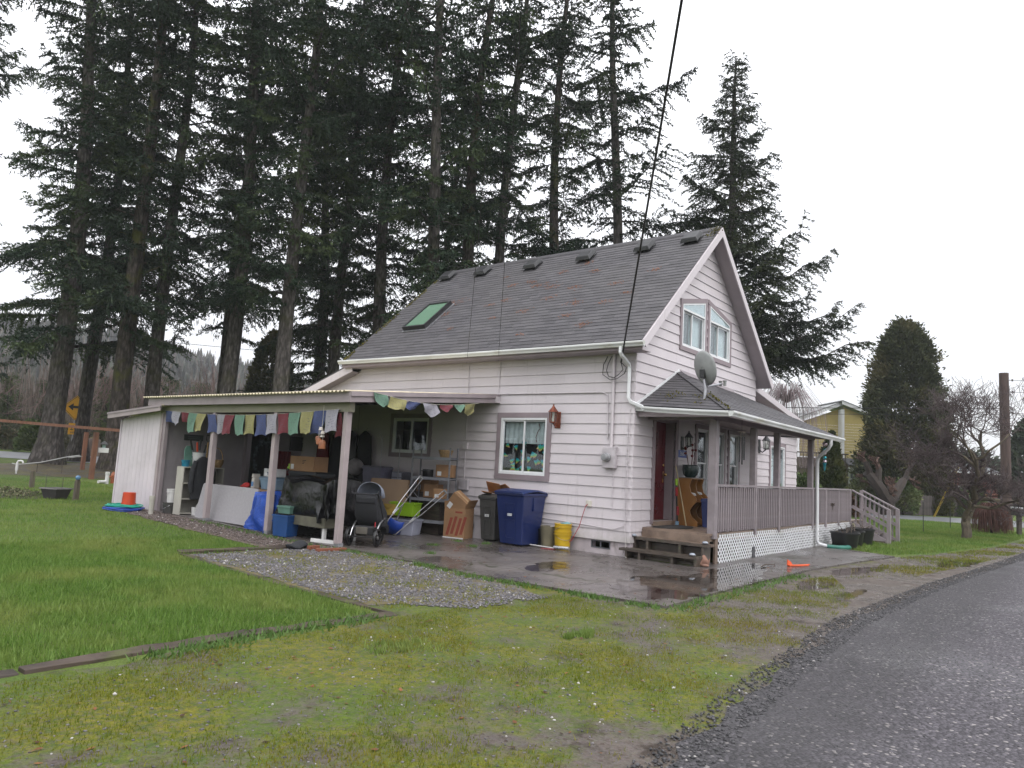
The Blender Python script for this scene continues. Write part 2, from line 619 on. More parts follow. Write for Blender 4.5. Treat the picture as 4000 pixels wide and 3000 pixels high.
street_left = sheet('street_left', [(-40, 58.0), (-.46, 33.0), (12, 25.0), (30, 14), (34, 22), (12, 37.0), (2.7, 43.4), (-36, 68)], .012, STREET)
street_right = sheet('street_right', [(27.5, 30), (29.5, 4), (31.5, -2.7), (34, -14), (44, -14), (41.5, -2.7), (36.2, 2.6), (35.5, 30)], .012, STREET)
dirt = sheet('tree_bed', jag([(-9, 23.6), (-2, 21.6), (6, 17), (9, 14.5), (9, 24), (2, 31.0), (-4, 27), (-9, 27.5)], .5, .2, 9), .008, m_gravel('forest_soil', (.030, .024, .018), (.075, .058, .040), 22, .05))
mud = sheet('muddy_verge', jag([(12.9, -2.6), (13.4, -2.15), (15.2, -2.1), (16.5, -2.3), (16.3, -2.75), (14.6, -2.95)], .2, .08, 12), .006, MULCH)

patio = thing('patio', '', '')
for k in ('label', 'category'):
 del patio[k]
patio['kind'] = 'structure'
ZS = .035
def panel(poly, seed):
 return sheet('slab_panel', jag(poly, .5, .006, seed), ZS, CONC, .16, patio)
G_ = .006
panel([(-4.06, 10.6), (-4.06, 6.2), (-.05, 6.2), (-.05, 10.6)], 1)
panel([(-4.06, 6.2 - G_ * 2), (-4.05, 3.2), (-.05, 3.2), (-.05, 6.2 - G_ * 2)], 2)
panel([(-4.06, 3.2 - G_ * 2), (-4.18, 1.6), (-4.33, .3), (-.05, .3), (-.05, 3.2 - G_ * 2)], 3)
panel([(-4.33, .3 - G_ * 2), (-4.24, -1.9), (-4.19, -2.85), (-1.7, -2.8), (-1.7, .3 - G_ * 2)], 4)
panel([(-1.69, .3 - G_ * 2), (-1.69, -2.8), (1.9, -2.85), (1.9, -1.3), (-.05, -1.3), (-.05, .3 - G_ * 2)], 5)
panel([(1.912, -1.3), (1.912, -2.85), (4.6, -3.1), (4.6, -1.3)], 6)
panel([(4.612, -1.3), (4.612, -3.1), (6.7, -3.36), (7.2, -2.3), (7.5, -1.5), (7.5, -1.3)], 7)

def puddle(poly, z, seed):
 o = sheet('puddle', jag(poly, .16, .10, seed), z, WATER)
 return o
def ring(cx, cy, rx, ry, a=0.0, n=14):
 return [(cx + rx * math.cos(2 * PI * i / n) * math.cos(a) - ry * math.sin(2 * PI * i / n) * math.sin(a), cy + rx * math.cos(2 * PI * i / n) * math.sin(a) + ry * math.sin(2 * PI * i / n) * math.cos(a)) for i in range(n)]
puddle([(-4.1, -2.2), (-3.3, -1.5), (-2.4, -1.35), (-1.2, -1.8), (.2, -1.75), (1.4, -1.65), (1.7, -2.0), (.6, -2.45), (-.4, -2.72), (-2.0, -2.78), (-3.6, -2.8)], ZS + .003, 21)
puddle(ring(-2.6, .1, .75, .28, .3), ZS + .003, 22)
puddle(ring(2.9, -3.45, 1.3, .26, -.12), .010, 23)
puddle(ring(.1, -3.45, 1.0, .22, .05), .010, 24)
puddle(ring(7.0, -4.62, 1.5, .3, -.10), .010, 25)
puddle(ring(-.6, -4.15, .8, .12, 0), .010, 26)
puddle(ring(-3.2, -2.3, .25, .1, .4), ZS + .004, 27)

# ------------------------------------------------------------------ loose stones
ICO = None
def ico():
 bm = bmesh.new()
 bmesh.ops.create_icosphere(bm, subdivisions=1, radius=1.0)
 v = np.array([x.co[:] for x in bm.verts])
 f = np.array([[q.index for q in x.verts] for x in bm.faces])
 bm.free()
 return v, f
IV, IF = ico()
OV = np.array([(1, 0, 0), (-1, 0, 0), (0, 1, 0), (0, -1, 0), (0, 0, 1), (0, 0, -1)], float)
OF = np.array([(0, 2, 4), (2, 1, 4), (1, 3, 4), (3, 0, 4), (2, 0, 5), (1, 2, 5), (3, 1, 5), (0, 3, 5)])

def inpoly(pts, poly):
 x, y = pts[:, 0], pts[:, 1]
 r = np.zeros(len(pts), bool)
 n = len(poly)
 for i in range(n):
  x0, y0 = poly[i]
  x1, y1 = poly[(i + 1) % n]
  c = ((y0 > y) != (y1 > y)) & (x < (x1 - x0) * (y - y0) / (y1 - y0 + 1e-12) + x0)
  r ^= c
 return r

def scatter(poly, n, rng=RNG):
 p = np.array(poly)
 lo, hi = p.min(0), p.max(0)
 out = np.zeros((0, 2))
 while len(out) < n:
  q = rng.uniform(lo, hi, (n * 2, 2))
  out = np.vstack([out, q[inpoly(q, poly)]])
 return out[:n]

def clumpy(xy, scale=1.2, keep=.6):
 """thin points out into patches"""
 x, y = xy[:, 0] * scale, xy[:, 1] * scale
 f = np.sin(x * 2.1 + 1.3 * np.sin(y * 1.7)) + np.sin(y * 2.7 + 1.1 * np.sin(x * 2.3 + 2)) + .7 * np.sin(x * 5.3 + y * 4.1) + .6 * np.sin(x * 7.9 - y * 8.7)
 f = (f - f.min()) / (f.max() - f.min())
 return xy[RNG.uniform(0, 1, len(xy)) < np.clip((f - (1 - keep)) * 2.2 + .35, .03, 1)]

def m_stone(name, lo, hi, light=.02):
 t = NT(name)
 a = t.n('ShaderNodeAttribute', attribute_name='tint').outputs['Fac']
 col = t.mix(a, lo, hi)
 col = t.mix(t.mr(a, 1 - light - .01, 1 - light + .01), col, (.55, .52, .50))
 col = t.mix(t.mr(t.noise(t.pos(), 70, 3), .3, .7, 0, .4), col, mul(lo, .7))
 return t.done(col, .5, spec=.4)

def stones(name, xy, z, smin, smax, mt, hi=False):
 V, Fc = (IV, IF) if hi else (OV, OF)
 n = len(xy)
 s = RNG.uniform(smin, smax, (n, 1, 1)) * RNG.uniform(.6, 1.2, (n, 1, 3)) * np.array([1, 1, .65])
 base = V[None] * (1 + RNG.uniform(-.25, .25, (n, len(V), 1))) * s
 a = RNG.uniform(0, 2 * PI, n)
 ca, sa = np.cos(a)[:, None], np.sin(a)[:, None]
 x = base[..., 0] * ca - base[..., 1] * sa
 y = base[..., 0] * sa + base[..., 1] * ca
 zz = base[..., 2] + s[..., 2] * .35
 v = np.stack([x + xy[:, 0:1], y + xy[:, 1:2], zz + (zgv(xy[:, 1]) + z)[:, None]], -1)
 f = Fc[None] + (np.arange(n) * len(V))[:, None, None]
 tint = np.repeat(RNG.uniform(0, 1, n), len(Fc))
 return np_mesh(name, v.reshape(-1, 3), f.reshape(-1, 3), mt, tint=tint, kind='stuff')

ST_GREY = m_stone('grey_stone', (.07, .065, .072), (.24, .225, .23), .03)
ST_DARK = m_stone('dark_basalt_chip', (.028, .028, .030), (.105, .10, .105), .012)
gp = [(-6.65, 4.0), (-6.95, .5), (-7.0, -.5), (-6.2, -1.45), (-4.9, -1.55), (-4.45, -.2), (-4.2, 1.7), (-4.1, 4.0)]
tag(stones('gravel_stones', clumpy(scatter(gp, 13000), 1.3, .72), .008, .010, .026, ST_GREY), 'loose grey gravel beside the concrete slab', 'gravel')
_sp = [(-18, -6.1), (-10.5, -5.6), (-8.85, -5.3), (-6.2, -5.05), (-3, -4.9), (2, -5.05), (8, -5.5), (16, -6.2), (16, -5.7), (8, -5.2), (2, -4.72), (-3, -4.5), (-6.2, -4.68), (-8.85, -4.92), (-10.5, -5.2), (-18, -5.6)]
tag(stones('roadside_chippings', scatter(_sp, 11000), .010, .007, .017, ST_DARK), 'dark stone chippings along the edge of the road', 'gravel')
_rp = [(-12.5, -5.2), (-9, -5.1), (-6, -5), (2, -5.1), (2, -8), (-6, -8), (-9.5, -7.2)]
tag(stones('road_chippings', scatter(_rp, 9000), .008, .004, .010, ST_DARK), 'fine loose chips lying on the chip seal road', 'gravel')
_mp = [(-12, -1.5), (-7.2, -1.5), (-4.5, -2), (-1, -3.2), (-3, -4.5), (-9, -4.7), (-12, -4.6)]
tag(stones('driveway_pebbles', scatter(_mp, 2600), .004, .004, .013, ST_GREY, True), 'small pebbles scattered in the mossy driveway', 'gravel')
_wp = scatter(_mp, 26)
ST_WHITE = m_stone('white_pebble', (.34, .32, .30), (.62, .60, .57), .3)
tag(stones('white_pebbles', _wp, .006, .010, .018, ST_WHITE, True), 'pale white pebbles dotted over the mossy driveway', 'gravel')
_bp = [(-4.1, 4.5), (-5.0, 4.5), (-4.95, 8.6), (-4.65, 11.3), (-4.15, 11.3)]
tag(stones('mulch_pieces', scatter(_bp, 2600), .010, .012, .030, m_stone('mulch_piece', (.06, .045, .04), (.26, .21, .19), .02)), 'bark and stone pieces in strip along the carport', 'mulch')

# ------------------------------------------------------------------ grass blades
def m_blade(name, a, b, c):
 t = NT(name)
 k = t.n('ShaderNodeAttribute', attribute_name='tint').outputs['Fac']
 n = t.noise(t.pos(), .6, 4, .6)
 col = t.mix(k, a, b)
 col = t.mix(t.mr(n, .4, .68, 0, .8), col, c)
 col = t.mix(t.mr(t.noise(t.pos(), 2.8, 4, .65), .5, .7, 0, .6), col, mul(a, .8))
 p = t.n('ShaderNodeBsdfPrincipled', {'Base Color': col, 'Roughness': .55, 'Specular IOR Level': .3})
 tl = t.n('ShaderNodeBsdfTranslucent', {'Color': col})
 mx = t.n('ShaderNodeMixShader', {0: .25, 1: p.outputs[0], 2: tl.outputs[0]})
 t.t.links.new(mx.outputs[0], t.out.inputs['Surface'])
 return t.m

def blades(name, xy, hmin, hmax, w, mt, z=0.0, lean=.6):
 n = len(xy)
 a = RNG.uniform(0, 2 * PI, n)
 h = RNG.uniform(hmin, hmax, n)
 ww = w * RNG.uniform(.6, 1.4, n)
 l = h * RNG.uniform(.1, lean, n)
 la = RNG.uniform(0, 2 * PI, n)
 z0 = zgv(xy[:, 1]) + z
 p = np.stack([xy[:, 0], xy[:, 1], z0], -1)
 s = np.stack([np.cos(a) * ww, np.sin(a) * ww, np.zeros(n)], -1)
 tip = p + np.stack([np.cos(la) * l, np.sin(la) * l, h], -1)
 v = np.stack([p - s, p + s, tip], 1).reshape(-1, 3)
 f = np.arange(n * 3).reshape(-1, 3)
 return np_mesh(name, v, f, mt, tint=RNG.uniform(0, 1, n), kind='stuff')

BL_LAWN = m_blade('lawn_blade', (.078, .160, .022), (.185, .295, .060), (.250, .290, .078))
BL_MOSS = m_blade('moss_blade', (.095, .145, .010), (.215, .235, .020), (.225, .185, .020))
BL_WEED = m_blade('weed_leaf', (.060, .130, .025), (.140, .230, .060), (.110, .190, .045))
lawn_near = [(-14, -.85), (-7.25, -.9), (-6.85, 4.1), (-5.3, 4.25), (-5.2, 6.2), (-12, 6.2)]
lawn_mid = [(-12, 6.2), (-5.15, 6.2), (-5.05, 8.7), (-4.8, 11.4), (-4.3, 13), (-2, 15), (-2, 20), (-10, 22)]
tag(blades('lawn_grass', np.vstack([scatter(lawn_near, 110000), scatter(lawn_mid, 60000)]), .030, .075, .0052, BL_LAWN), 'bright green lawn inside the timber edging', 'grass')
_lt = clumpy(scatter(lawn_near + [], 34000), 1.6, .42)
tag(blades('lawn_tufts', _lt, .05, .11, .006, BL_LAWN, 0, .9), 'taller uneven tufts in the bright green lawn', 'grass')
mossy = [(-12.3, -1.2), (-7.1, -1.25), (-6.2, -1.3), (-4.6, -1.5), (-4.3, -2.9), (-1, -3.0), (1.5, -3.3), (-1, -4.3), (-6, -4.75), (-9, -4.85), (-13, -5.0)]
tag(blades('driveway_grass', clumpy(scatter(mossy, 130000), 1.1, .50), .008, .034, .0034, BL_MOSS, .004), 'thin yellow green grass and moss over the driveway', 'grass')
_gv = clumpy(scatter([(-6.6, 4.0), (-6.95, .3), (-7.0, -.9), (-4.4, -1.3), (-4.2, 1.7), (-4.1, 3.9)], 16000), 2.0, .45)
tag(blades('gravel_weeds', _gv, .012, .045, .005, BL_MOSS, .008), 'weeds growing up through the grey gravel bed', 'weeds')
def edge_pts(line, n, w):
 out = []
 for (x0, y0), (x1, y1) in zip(line[:-1], line[1:]):
  k = max(2, int(n * math.hypot(x1 - x0, y1 - y0) / 10))
  t = RNG.uniform(0, 1, k)
  out.append(np.stack([x0 + (x1 - x0) * t + RNG.normal(0, w, k), y0 + (y1 - y0) * t + RNG.normal(0, w, k)], -1))
 return np.vstack(out)
_ep = np.vstack([clumpy(edge_pts([(-4.2, 3.9), (-4.2, 2.4), (-4.3, 1.0), (-4.45, .2), (-4.32, -1.9), (-4.28, -2.9)], 5200, .07), 2.4, .6),
     edge_pts([(-7.4, -1.12), (-8.8, -1.08), (-9.8, -1.2)], 3600, .10), edge_pts([(-4.25, 4.2), (-4.2, 6.6), (-4.15, 8.6)], 1500, .08),
     edge_pts([(-6.5, 4.15), (-5.2, 4.2)], 1800, .09), edge_pts([(-4.2, -2.95), (-2, -2.95), (1, -2.95)], 1500, .09)])
tag(blades('edge_weeds', _ep, .02, .075, .011, BL_WEED, .004, 1.1), 'low leafy weeds along timber and slab edges', 'weeds')
right_lawn = [(7.4, -3.2), (7.6, -1.6), (10.5, -1.7), (12.8, -1.2), (13, 3), (29.3, 3.5), (31.2, -2.5), (24, -5.2), (14, -4.55), (9.2, -3.8)]
tag(blades('side_lawn_grass', scatter(right_lawn, 70000), .03, .10, .010, BL_LAWN), 'green grass beyond the porch steps', 'grass')
verge = [(6.8, -3.45), (9, -3.9), (14, -4.7), (22, -5.5), (30, -6.2), (24, -6.6), (12, -5.4), (7, -4.9), (3, -4.4), (1.2, -3.6)]
tag(blades('verge_grass', clumpy(scatter(verge, 26000), .9, .5), .012, .05, .006, BL_MOSS, .006), 'patchy yellowish grass on the verge beside the road', 'grass')
# ------------------------------------------------------------------ house materials
def m_siding():
 t = NT('lilac_siding_paint')
 p = t.pos()
 c = t.mix(t.mr(t.noise(p, 1.2, 5), .3, .7), (.625, .572, .594), (.668, .612, .634))
 r = t.n('ShaderNodeObjectInfo').outputs['Random']
 c = t.n('ShaderNodeHueSaturation', {'Color': c, 'Value': t.mr(r, 0, 1, .965, 1.035, smooth=False)}).outputs[0]
 st = t.noise(t.n('ShaderNodeMapping', {'Vector': p, 'Scale': (5, 5, .35)}).outputs[0], 1.6, 5, .7)
 c = t.mix(t.mr(st, .56, .76, 0, .38), c, (.40, .36, .36))
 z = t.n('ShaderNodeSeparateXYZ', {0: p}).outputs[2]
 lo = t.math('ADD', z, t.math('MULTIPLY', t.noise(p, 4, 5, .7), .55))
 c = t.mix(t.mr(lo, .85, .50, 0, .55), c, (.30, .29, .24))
 return t.done(c, .55, t.bump(t.noise(p, 90, 3), .12, .004))
SIDING = m_siding()
SOFFIT = mat('soffit_paint', (.44, .39, .41), .6, .06, 2.0, .1)
TRIM = mat('mauve_trim_paint', (.285, .232, .248), .55, .10, 2.5, .15, 70, rnd=.05)
RAILP = mat('mauve_rail_paint', (.275, .238, .250), .55, .14, 4.0, .15, 70, rnd=.07, dirt=(.19, .15, .14), dirt_amt=.5)
WHITE = mat('white_vinyl', (.80, .81, .82), .35, .05, 3.0, .05)
GUTTER = mat('gutter_white', (.66, .67, .66), .4, .12, 2.0, .08, dirt=(.33, .31, .15), dirt_amt=.55, stretch=(1, .5, 3))
FOUND = mat('foundation_paint', (.50, .44, .46), .8, .15, 4.0, .5, 25, dirt=(.22, .19, .17), dirt_amt=.8)
DARKWOOD = mat('wet_weathered_wood', (.075, .058, .046), .5, .35, 4.0, .5, 40, rnd=.2, dirt=(.10, .11, .055), dirt_amt=.5, stretch=(6, 1, 6))
DECK = mat('wet_cedar_deck', (.235, .170, .130), .42, .25, 3.0, .4, 40, rnd=.15, dirt=(.085, .06, .045), dirt_amt=.6)
RED = mat('red_door_paint', (.105, .007, .012), .32, .12, 4.0, .08)
INNER = mat('dim_interior', (.10, .09, .085), .9, .1)
BLACKM = mat('black_metal', (.022, .022, .024), .42, .2, 8.0, .15)
BRASS = mat('brass', (.65, .45, .15), .28, .1, 8, .05, metal=1.0)
GREYM = mat('galvanised_metal', (.36, .36, .38), .42, .18, 9.0, .15, metal=.7)
GLASS = glass('window_glass')
GLASS_D = glass('dark_window_glass', (.55, .6, .62), 1.0)
CURT = mat('white_curtain', (.62, .61, .62), .9, .08, 9, .2, 30)
BLIND = mat('grey_blind', (.20, .20, .215), .85, .12, 6, .2, 30)
BLINDW = mat('white_blind', (.70, .71, .74), .8, .06, 5, .1)

def m_shingle():
 t = NT('asphalt_shingle')
 k = t.n('ShaderNodeAttribute', attribute_name='tint').outputs['Fac']
 p = t.pos()
 col = t.mix(k, (.052, .049, .055), (.092, .087, .095))
 col = t.mix(t.mr(t.noise(p, .5, 4, .6), .3, .7, 0, .4), col, (.086, .080, .078))
 col = t.mix(t.mr(t.noise(p, 160, 2), .45, .8, 0, .5), col, (.15, .14, .15))
 return t.done(col, .62, t.bump(t.noise(p, 190, 2), .5, .004), spec=.45)
SHINGLE = m_shingle()

# ------------------------------------------------------------------ house
house = thing('house', 'pale lilac wooden house with steep grey shingle roof and front porch', 'house')
W, LEN, RC = 6.62, 8.3, 3.31
S_, Z0 = .21, .30                       # siding exposure and bottom edge
EZ = Vector((0, 0, 1))

class Plane:
 """a wall plane: u runs along the wall, z up, d out of the wall"""
 def __init__(s, o, eu, n):
  s.o, s.eu, s.n = Vector(o), Vector(eu), Vector(n)
  s.flip = s.eu.cross(EZ).dot(s.n) < 0
 def p(s, u, z, d=0.0):
  return s.o + s.eu * u + EZ * z + s.n * d
 def bx(s, mb, u0, u1, z0, z1, d0, d1):
  b = len(mb.v)
  for d in (d0, d1):
   for u, z in ((u0, z0), (u1, z0), (u1, z1), (u0, z1)):
    mb.v.append(tuple(s.p(u, z, d)))
  fs = ((0, 3, 2, 1), (4, 5, 6, 7), (0, 1, 5, 4), (1, 2, 6, 5), (2, 3, 7, 6), (3, 0, 4, 7))
  mb.f += [tuple(b + i for i in (q[::-1] if s.flip else q)) for q in fs]
  return mb
 def pl(s, mb, poly, d0, d1):
  b = len(mb.v)
  n = len(poly)
  for d in (d0, d1):
   for u, z in poly:
    mb.v.append(tuple(s.p(u, z, d)))
  fs = [tuple(range(n))[::-1], tuple(range(n, 2 * n))] + [(i, (i + 1) % n, n + (i + 1) % n, n + i) for i in range(n)]
  mb.f += [tuple(b + i for i in (q[::-1] if s.flip else q)) for q in fs]
  return mb
 def frame(s, mb, u0, u1, z0, z1, w, d0, d1):
  s.bx(mb, u0, u1, z0, z0 + w, d0, d1)
  s.bx(mb, u0, u1, z1 - w, z1, d0, d1)
  s.bx(mb, u0, u0 + w, z0 + w, z1 - w, d0, d1)
  s.bx(mb, u1 - w, u1, z0 + w, z1 - w, d0, d1)
  return mb

def siding(pl, poly, wall, holes=(), mt=None, kmax=60):
 mt = mt or SIDING
 zmax = max(p[1] for p in poly)
 k = 0
 while Z0 + k * S_ < zmax:
  za = Z0 + k * S_
  zb = za + S_ + .014
  c = clip(clip(poly, 0, -1, -za), 0, 1, zb)
  k += 1
  if len(c) < 3 or area(c) < .004:
   continue
  pieces = [c]
  for (u0, u1, z0, z1) in holes:
   nxt = []
   for q in pieces:
    us = [a for a, _ in q]; zs = [b for _, b in q]
    if max(us) <= u0 or min(us) >= u1 or max(zs) <= z0 + 1e-4 or min(zs) >= z1 - 1e-4:
     nxt.append(q)
     continue
    mid = clip(clip(q, 1, 0, u1), -1, 0, -u0)
    nxt += [clip(q, 1, 0, u0), clip(q, -1, 0, -u1), clip(mid, 0, 1, z0), clip(mid, 0, -1, -z1)]
   pieces = [q for q in nxt if len(q) >= 3 and area(q) > .002]
  cut = []
  for q in pieces:
   us = [p_[0] for p_ in q]
   c0 = min(us) + random.uniform(1.2, 3.6)
   while c0 < max(us) - .7:
    cut.append(clip(q, 1, 0, c0 - .003))
    q = clip(q, -1, 0, -c0)
    c0 += random.uniform(2.4, 3.66)
   cut.append(q)
  pieces = [q for q in cut if len(q) >= 3 and area(q) > .002]
  for q in pieces:
   mb = MB()
   b = 0
   n = len(q)
   dd = [.002 + .021 * (1 - (z - za) / (S_ + .014)) for _, z in q]
   mb.v = [tuple(pl.p(u, z, -.014)) for u, z in q] + [tuple(pl.p(u, z, d)) for (u, z), d in zip(q, dd)]
   fs = [tuple(range(n))[::-1], tuple(range(n, 2 * n))] + [(i, (i + 1) % n, n + (i + 1) % n, n + i) for i in range(n)]
   a2 = sum(q[i - 1][0] * q[i][1] - q[i][0] * q[i - 1][1] for i in range(n))
   mb.f = [f[::-1] if (pl.flip != (a2 < 0)) else f for f in fs]
   mb.build('siding_board', mt, wall)

def emptypart(name, parent):
 o = bpy.data.objects.new(name, None)
 o.empty_display_size = .1
 COL.objects.link(o)
 o.parent = parent
 return o

SIDE = Plane((0, 0, 0), (0, 1, 0), (-1, 0, 0))
GAB = Plane((0, 0, 0), (1, 0, 0), (0, -1, 0))
REX = Plane((0, .5, 0), (1, 0, 0), (0, -1, 0))

H_SIDE = (2.07, 3.33, 1.48, 2.72)
H_BACK = (5.6, 6.85, 1.84, 2.71)
side_wall = emptypart('side_wall', house)
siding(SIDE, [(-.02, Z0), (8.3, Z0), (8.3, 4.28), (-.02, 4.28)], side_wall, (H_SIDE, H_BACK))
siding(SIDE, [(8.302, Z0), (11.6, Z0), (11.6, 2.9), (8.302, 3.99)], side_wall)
gable_wall = emptypart('gable_wall', house)
SL = .897
H_G1, H_G2 = (1.99, 3.20, 4.50, 5.36), (3.47, 4.70, 4.50, 5.36)
H_DOOR = (.88, 1.82, .70, 2.78)
PW = ((2.93, 3.53), (3.93, 4.49), (4.85, 5.42))
H_P = [(a, b, 1.18, 2.74) for a, b in PW]
_c = 4.541 - .15
gp_ = [(-.02, Z0), (W, Z0), (W, _c), (W / 2, _c + SL * W / 2), (-.02, _c - .01)]
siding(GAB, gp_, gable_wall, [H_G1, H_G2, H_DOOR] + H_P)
annex_wall = emptypart('annex_wall', house)
H_R = (9.32, 10.60, 1.25, 2.70)
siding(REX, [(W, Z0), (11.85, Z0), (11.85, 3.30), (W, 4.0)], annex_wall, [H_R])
mb = MB().bx(W - .05, W, .02, 8.25, .1, 4.5)
mb.build('far_wall', SIDING, house)
mb = MB().bx(11.75, 11.85, .52, 8.25, .1, 3.2)
mb.build('annex_end_wall', SIDING, house)
mb = MB().plate([(0, .1), (W, .1), (W, 4.39), (W / 2, 7.3), (0, 4.39)], (0, 8.3, 0), (1, 0, 0), (0, 0, 1), .05)
mb.build('rear_wall', SIDING, house)
mb = MB().bx(W, 11.85, 8.2, 8.3, .1, 3.3)
mb.build('annex_rear_wall', SIDING, house)
MB().bx(.06, 11.75, .06, 8.2, .5, .58).build('floor', INNER, house)
MB().bx(.06, W - .06, .06, 8.2, 3.2, 3.3).build('upper_floor', INNER, house)
mb = MB().bx(1.9, 2.0, 2.6, 8.2, .6, 3.2)
mb.build('inner_partition', INNER, house)
mb = MB()
mb.bx(.03, .2, .0, .44, -.1, .305).bx(.03, .2, .44, .88, -.1, .13).bx(.03, .2, .88, 11.5, -.1, .305).bx(.03, .2, .44, .88, .28, .305)
mb.build('side_foundation', FOUND, house)
MB().bx(.2, 11.8, .03, .2, -.1, .305).build('front_foundation', FOUND, house)
vent = MB()
for i in range(3):
 SIDE.bx(vent, .44 + i * .21, .465 + i * .21 - .0, .135, .28, -.05, -.025)
SIDE.bx(vent, .44, .88, .13, .15, -.05, -.02)
SIDE.bx(vent, .44, .88, .26, .28, -.05, -.02)
vent.build('foundation_vent', mat('vent_metal', (.10, .105, .115), .5, .2, 12, .1), house)

# ------------------------------------------------------------------ shingles
TAB_W, EXPO = .302, .1415
def tab_mesh(poly, tint, name='shingle'):
 n = len(poly)
 y0 = min(p[1] for p in poly)
 mb = MB()
 def zt(y):
  return .0125 - .0095 * (y / (EXPO + .03))
 mb.v = [(x, y, -.002) for x, y in poly] + [(x, y, zt(y)) for x, y in poly]
 mb.f = [tuple(range(n))[::-1], tuple(range(n, 2 * n))] + [(i, (i + 1) % n, n + (i + 1) % n, n + i) for i in range(n)]
 return mb

def shingle_tabs(poly):
 """tabs of a roof plane in plane coordinates: (origin, local polygon, full?)"""
 xs = [p[0] for p in poly]; ys = [p[1] for p in poly]
 out = []
 a2 = sum(poly[i - 1][0] * poly[i][1] - poly[i][0] * poly[i - 1][1] for i in range(len(poly)))
 if a2 < 0:
  poly = poly[::-1]
 k = 0
 y = min(ys)
 rr = random.Random(5)
 while y < max(ys) - .03:
  off = ((k * .127) % TAB_W) + rr.uniform(-.01, .01)
  x = min(xs) - off
  while x < max(xs):
   rect = [(x + .002, y), (x + TAB_W - .002, y), (x + TAB_W - .002, y + EXPO + .03), (x + .002, y + EXPO + .03)]
   c = rect
   for i in range(len(poly)):
    p, q = poly[i - 1], poly[i]
    a, b = (q[1] - p[1]), -(q[0] - p[0])
    c = clip(c, a, b, a * p[0] + b * p[1])
    if len(c) < 3:
     break
   if len(c) >= 3 and area(c) > .0012:
    out.append(((x, y), [(u - x, v - y) for u, v in c], area(c) > .99 * area(rect)))
   x += TAB_W
  y += EXPO
  k += 1
 return out

_full = {}
def full_tab(i):
 if i not in _full:
  mb = tab_mesh([(.002, 0), (TAB_W - .002, 0), (TAB_W - .002, EXPO + .03), (.002, EXPO + .03)], 0)
  me = bpy.data.meshes.new('shingle')
  me.from_pydata(mb.v, [], mb.f)
  at = me.attributes.new('tint', 'FLOAT', 'FACE')
  at.data.foreach_set('value', [i / 6.0] * len(me.polygons))
  me.materials.append(SHINGLE)
  _full[i] = me
 return _full[i]

def lay(parent, poly, mtx, n_single):
 tabs = shingle_tabs(poly)
 ctr = []
 for (x, y), q, fl in tabs:
  p = mtx @ Vector((x + .15, y + .07, 0))
  ctr.append((p - CAM).length)
 order = sorted(range(len(tabs)), key=lambda i: (not tabs[i][2], ctr[i]))
 single = set(i for i in order[:n_single] if tabs[i][2])
 V, Fl, T = [], [], []
 rr = random.Random(8)
 for i, ((x, y), q, fl) in enumerate(tabs):
  jz = rr.uniform(0, .003)
  if i in single:
   o = bpy.data.objects.new('shingle', full_tab(rr.randrange(7)))
   COL.objects.link(o)
   o.parent = parent
   o.matrix_local = mtx @ Matrix.Translation((x, y, jz))
  else:
   mb = tab_mesh(q, 0)
   m2 = mtx @ Matrix.Translation((x, y, jz))
   b = len(V)
   V += [tuple(m2 @ Vector(v)) for v in mb.v]
   Fl += [tuple(b + j for j in f) for f in mb.f]
   T += [rr.random()] * len(mb.f)
 if V:
  me = bpy.data.meshes.new('shingle_field')
  me.from_pydata(V, [], Fl)
  at = me.attributes.new('tint', 'FLOAT', 'FACE')
  at.data.foreach_set('value', T)
  o = put('shingle_field', me, SHINGLE, parent)
  o['kind'] = 'stuff'

EAVE = Vector((-.39, 0, 4.19))
RIDGE_Z = EAVE.z + SL * (RC - EAVE.x)
Y0R, Y1R = -.34, 8.62
SLEN = math.hypot(RC - EAVE.x, RIDGE_Z - EAVE.z)
ey = Vector((RC - EAVE.x, 0, RIDGE_Z - EAVE.z)) / SLEN
ex = Vector((0, -1, 0))
ez = ex.cross(ey)
ML = Matrix((ex, ey, ez)).transposed().to_4x4()
ML.translation = Vector((EAVE.x, Y1R, EAVE.z)) + ez * .02
roof = MB()
LY = Y1R - Y0R
roof.plate([(0, 0), (LY, 0), (LY, SLEN), (0, SLEN)], Vector((EAVE.x, Y1R, EAVE.z)) - ez * .1, ex, ey, .115)
roof_o = roof.build('roof', SOFFIT, house)
lay(roof_o, [(0, -.02), (LY, -.02), (LY, SLEN), (0, SLEN)], ML, 230)
ey2 = Vector((-ey.x, 0, ey.z))
ex2 = Vector((0, 1, 0))
ez2 = ex2.cross(ey2)
rr2 = MB()
rr2.plate([(0, 0), (LY, 0), (LY, SLEN), (0, SLEN)], Vector((2 * RC - EAVE.x, Y0R, EAVE.z)) - ez2 * .1, ex2, ey2, .135)
far_slope = rr2.build('roof_far_slope', SOFFIT, house)
M2 = Matrix((ex2, ey2, ez2)).transposed().to_4x4()
MB().plate([(0, -.02), (LY + .01, -.02), (LY + .01, SLEN), (0, SLEN)], Vector((2 * RC - EAVE.x, Y0R - .005, EAVE.z)) + ez2 * .037, ex2, ey2, .012).build('shingle_cover', SHINGLE, far_slope)
capm = MB()
capm.v = [(-.13, 0, -.105), (0, 0, .012), (.13, 0, -.105), (-.13, .3, -.115), (0, .3, .002), (.13, .3, -.115), (-.13, 0, -.118), (0, 0, 0), (.13, 0, -.118)]
capm.f = [(0, 1, 4, 3), (1, 2, 5, 4), (0, 6, 7, 1), (1, 7, 8, 2)]
cap0 = None
nc = int(LY / .145)
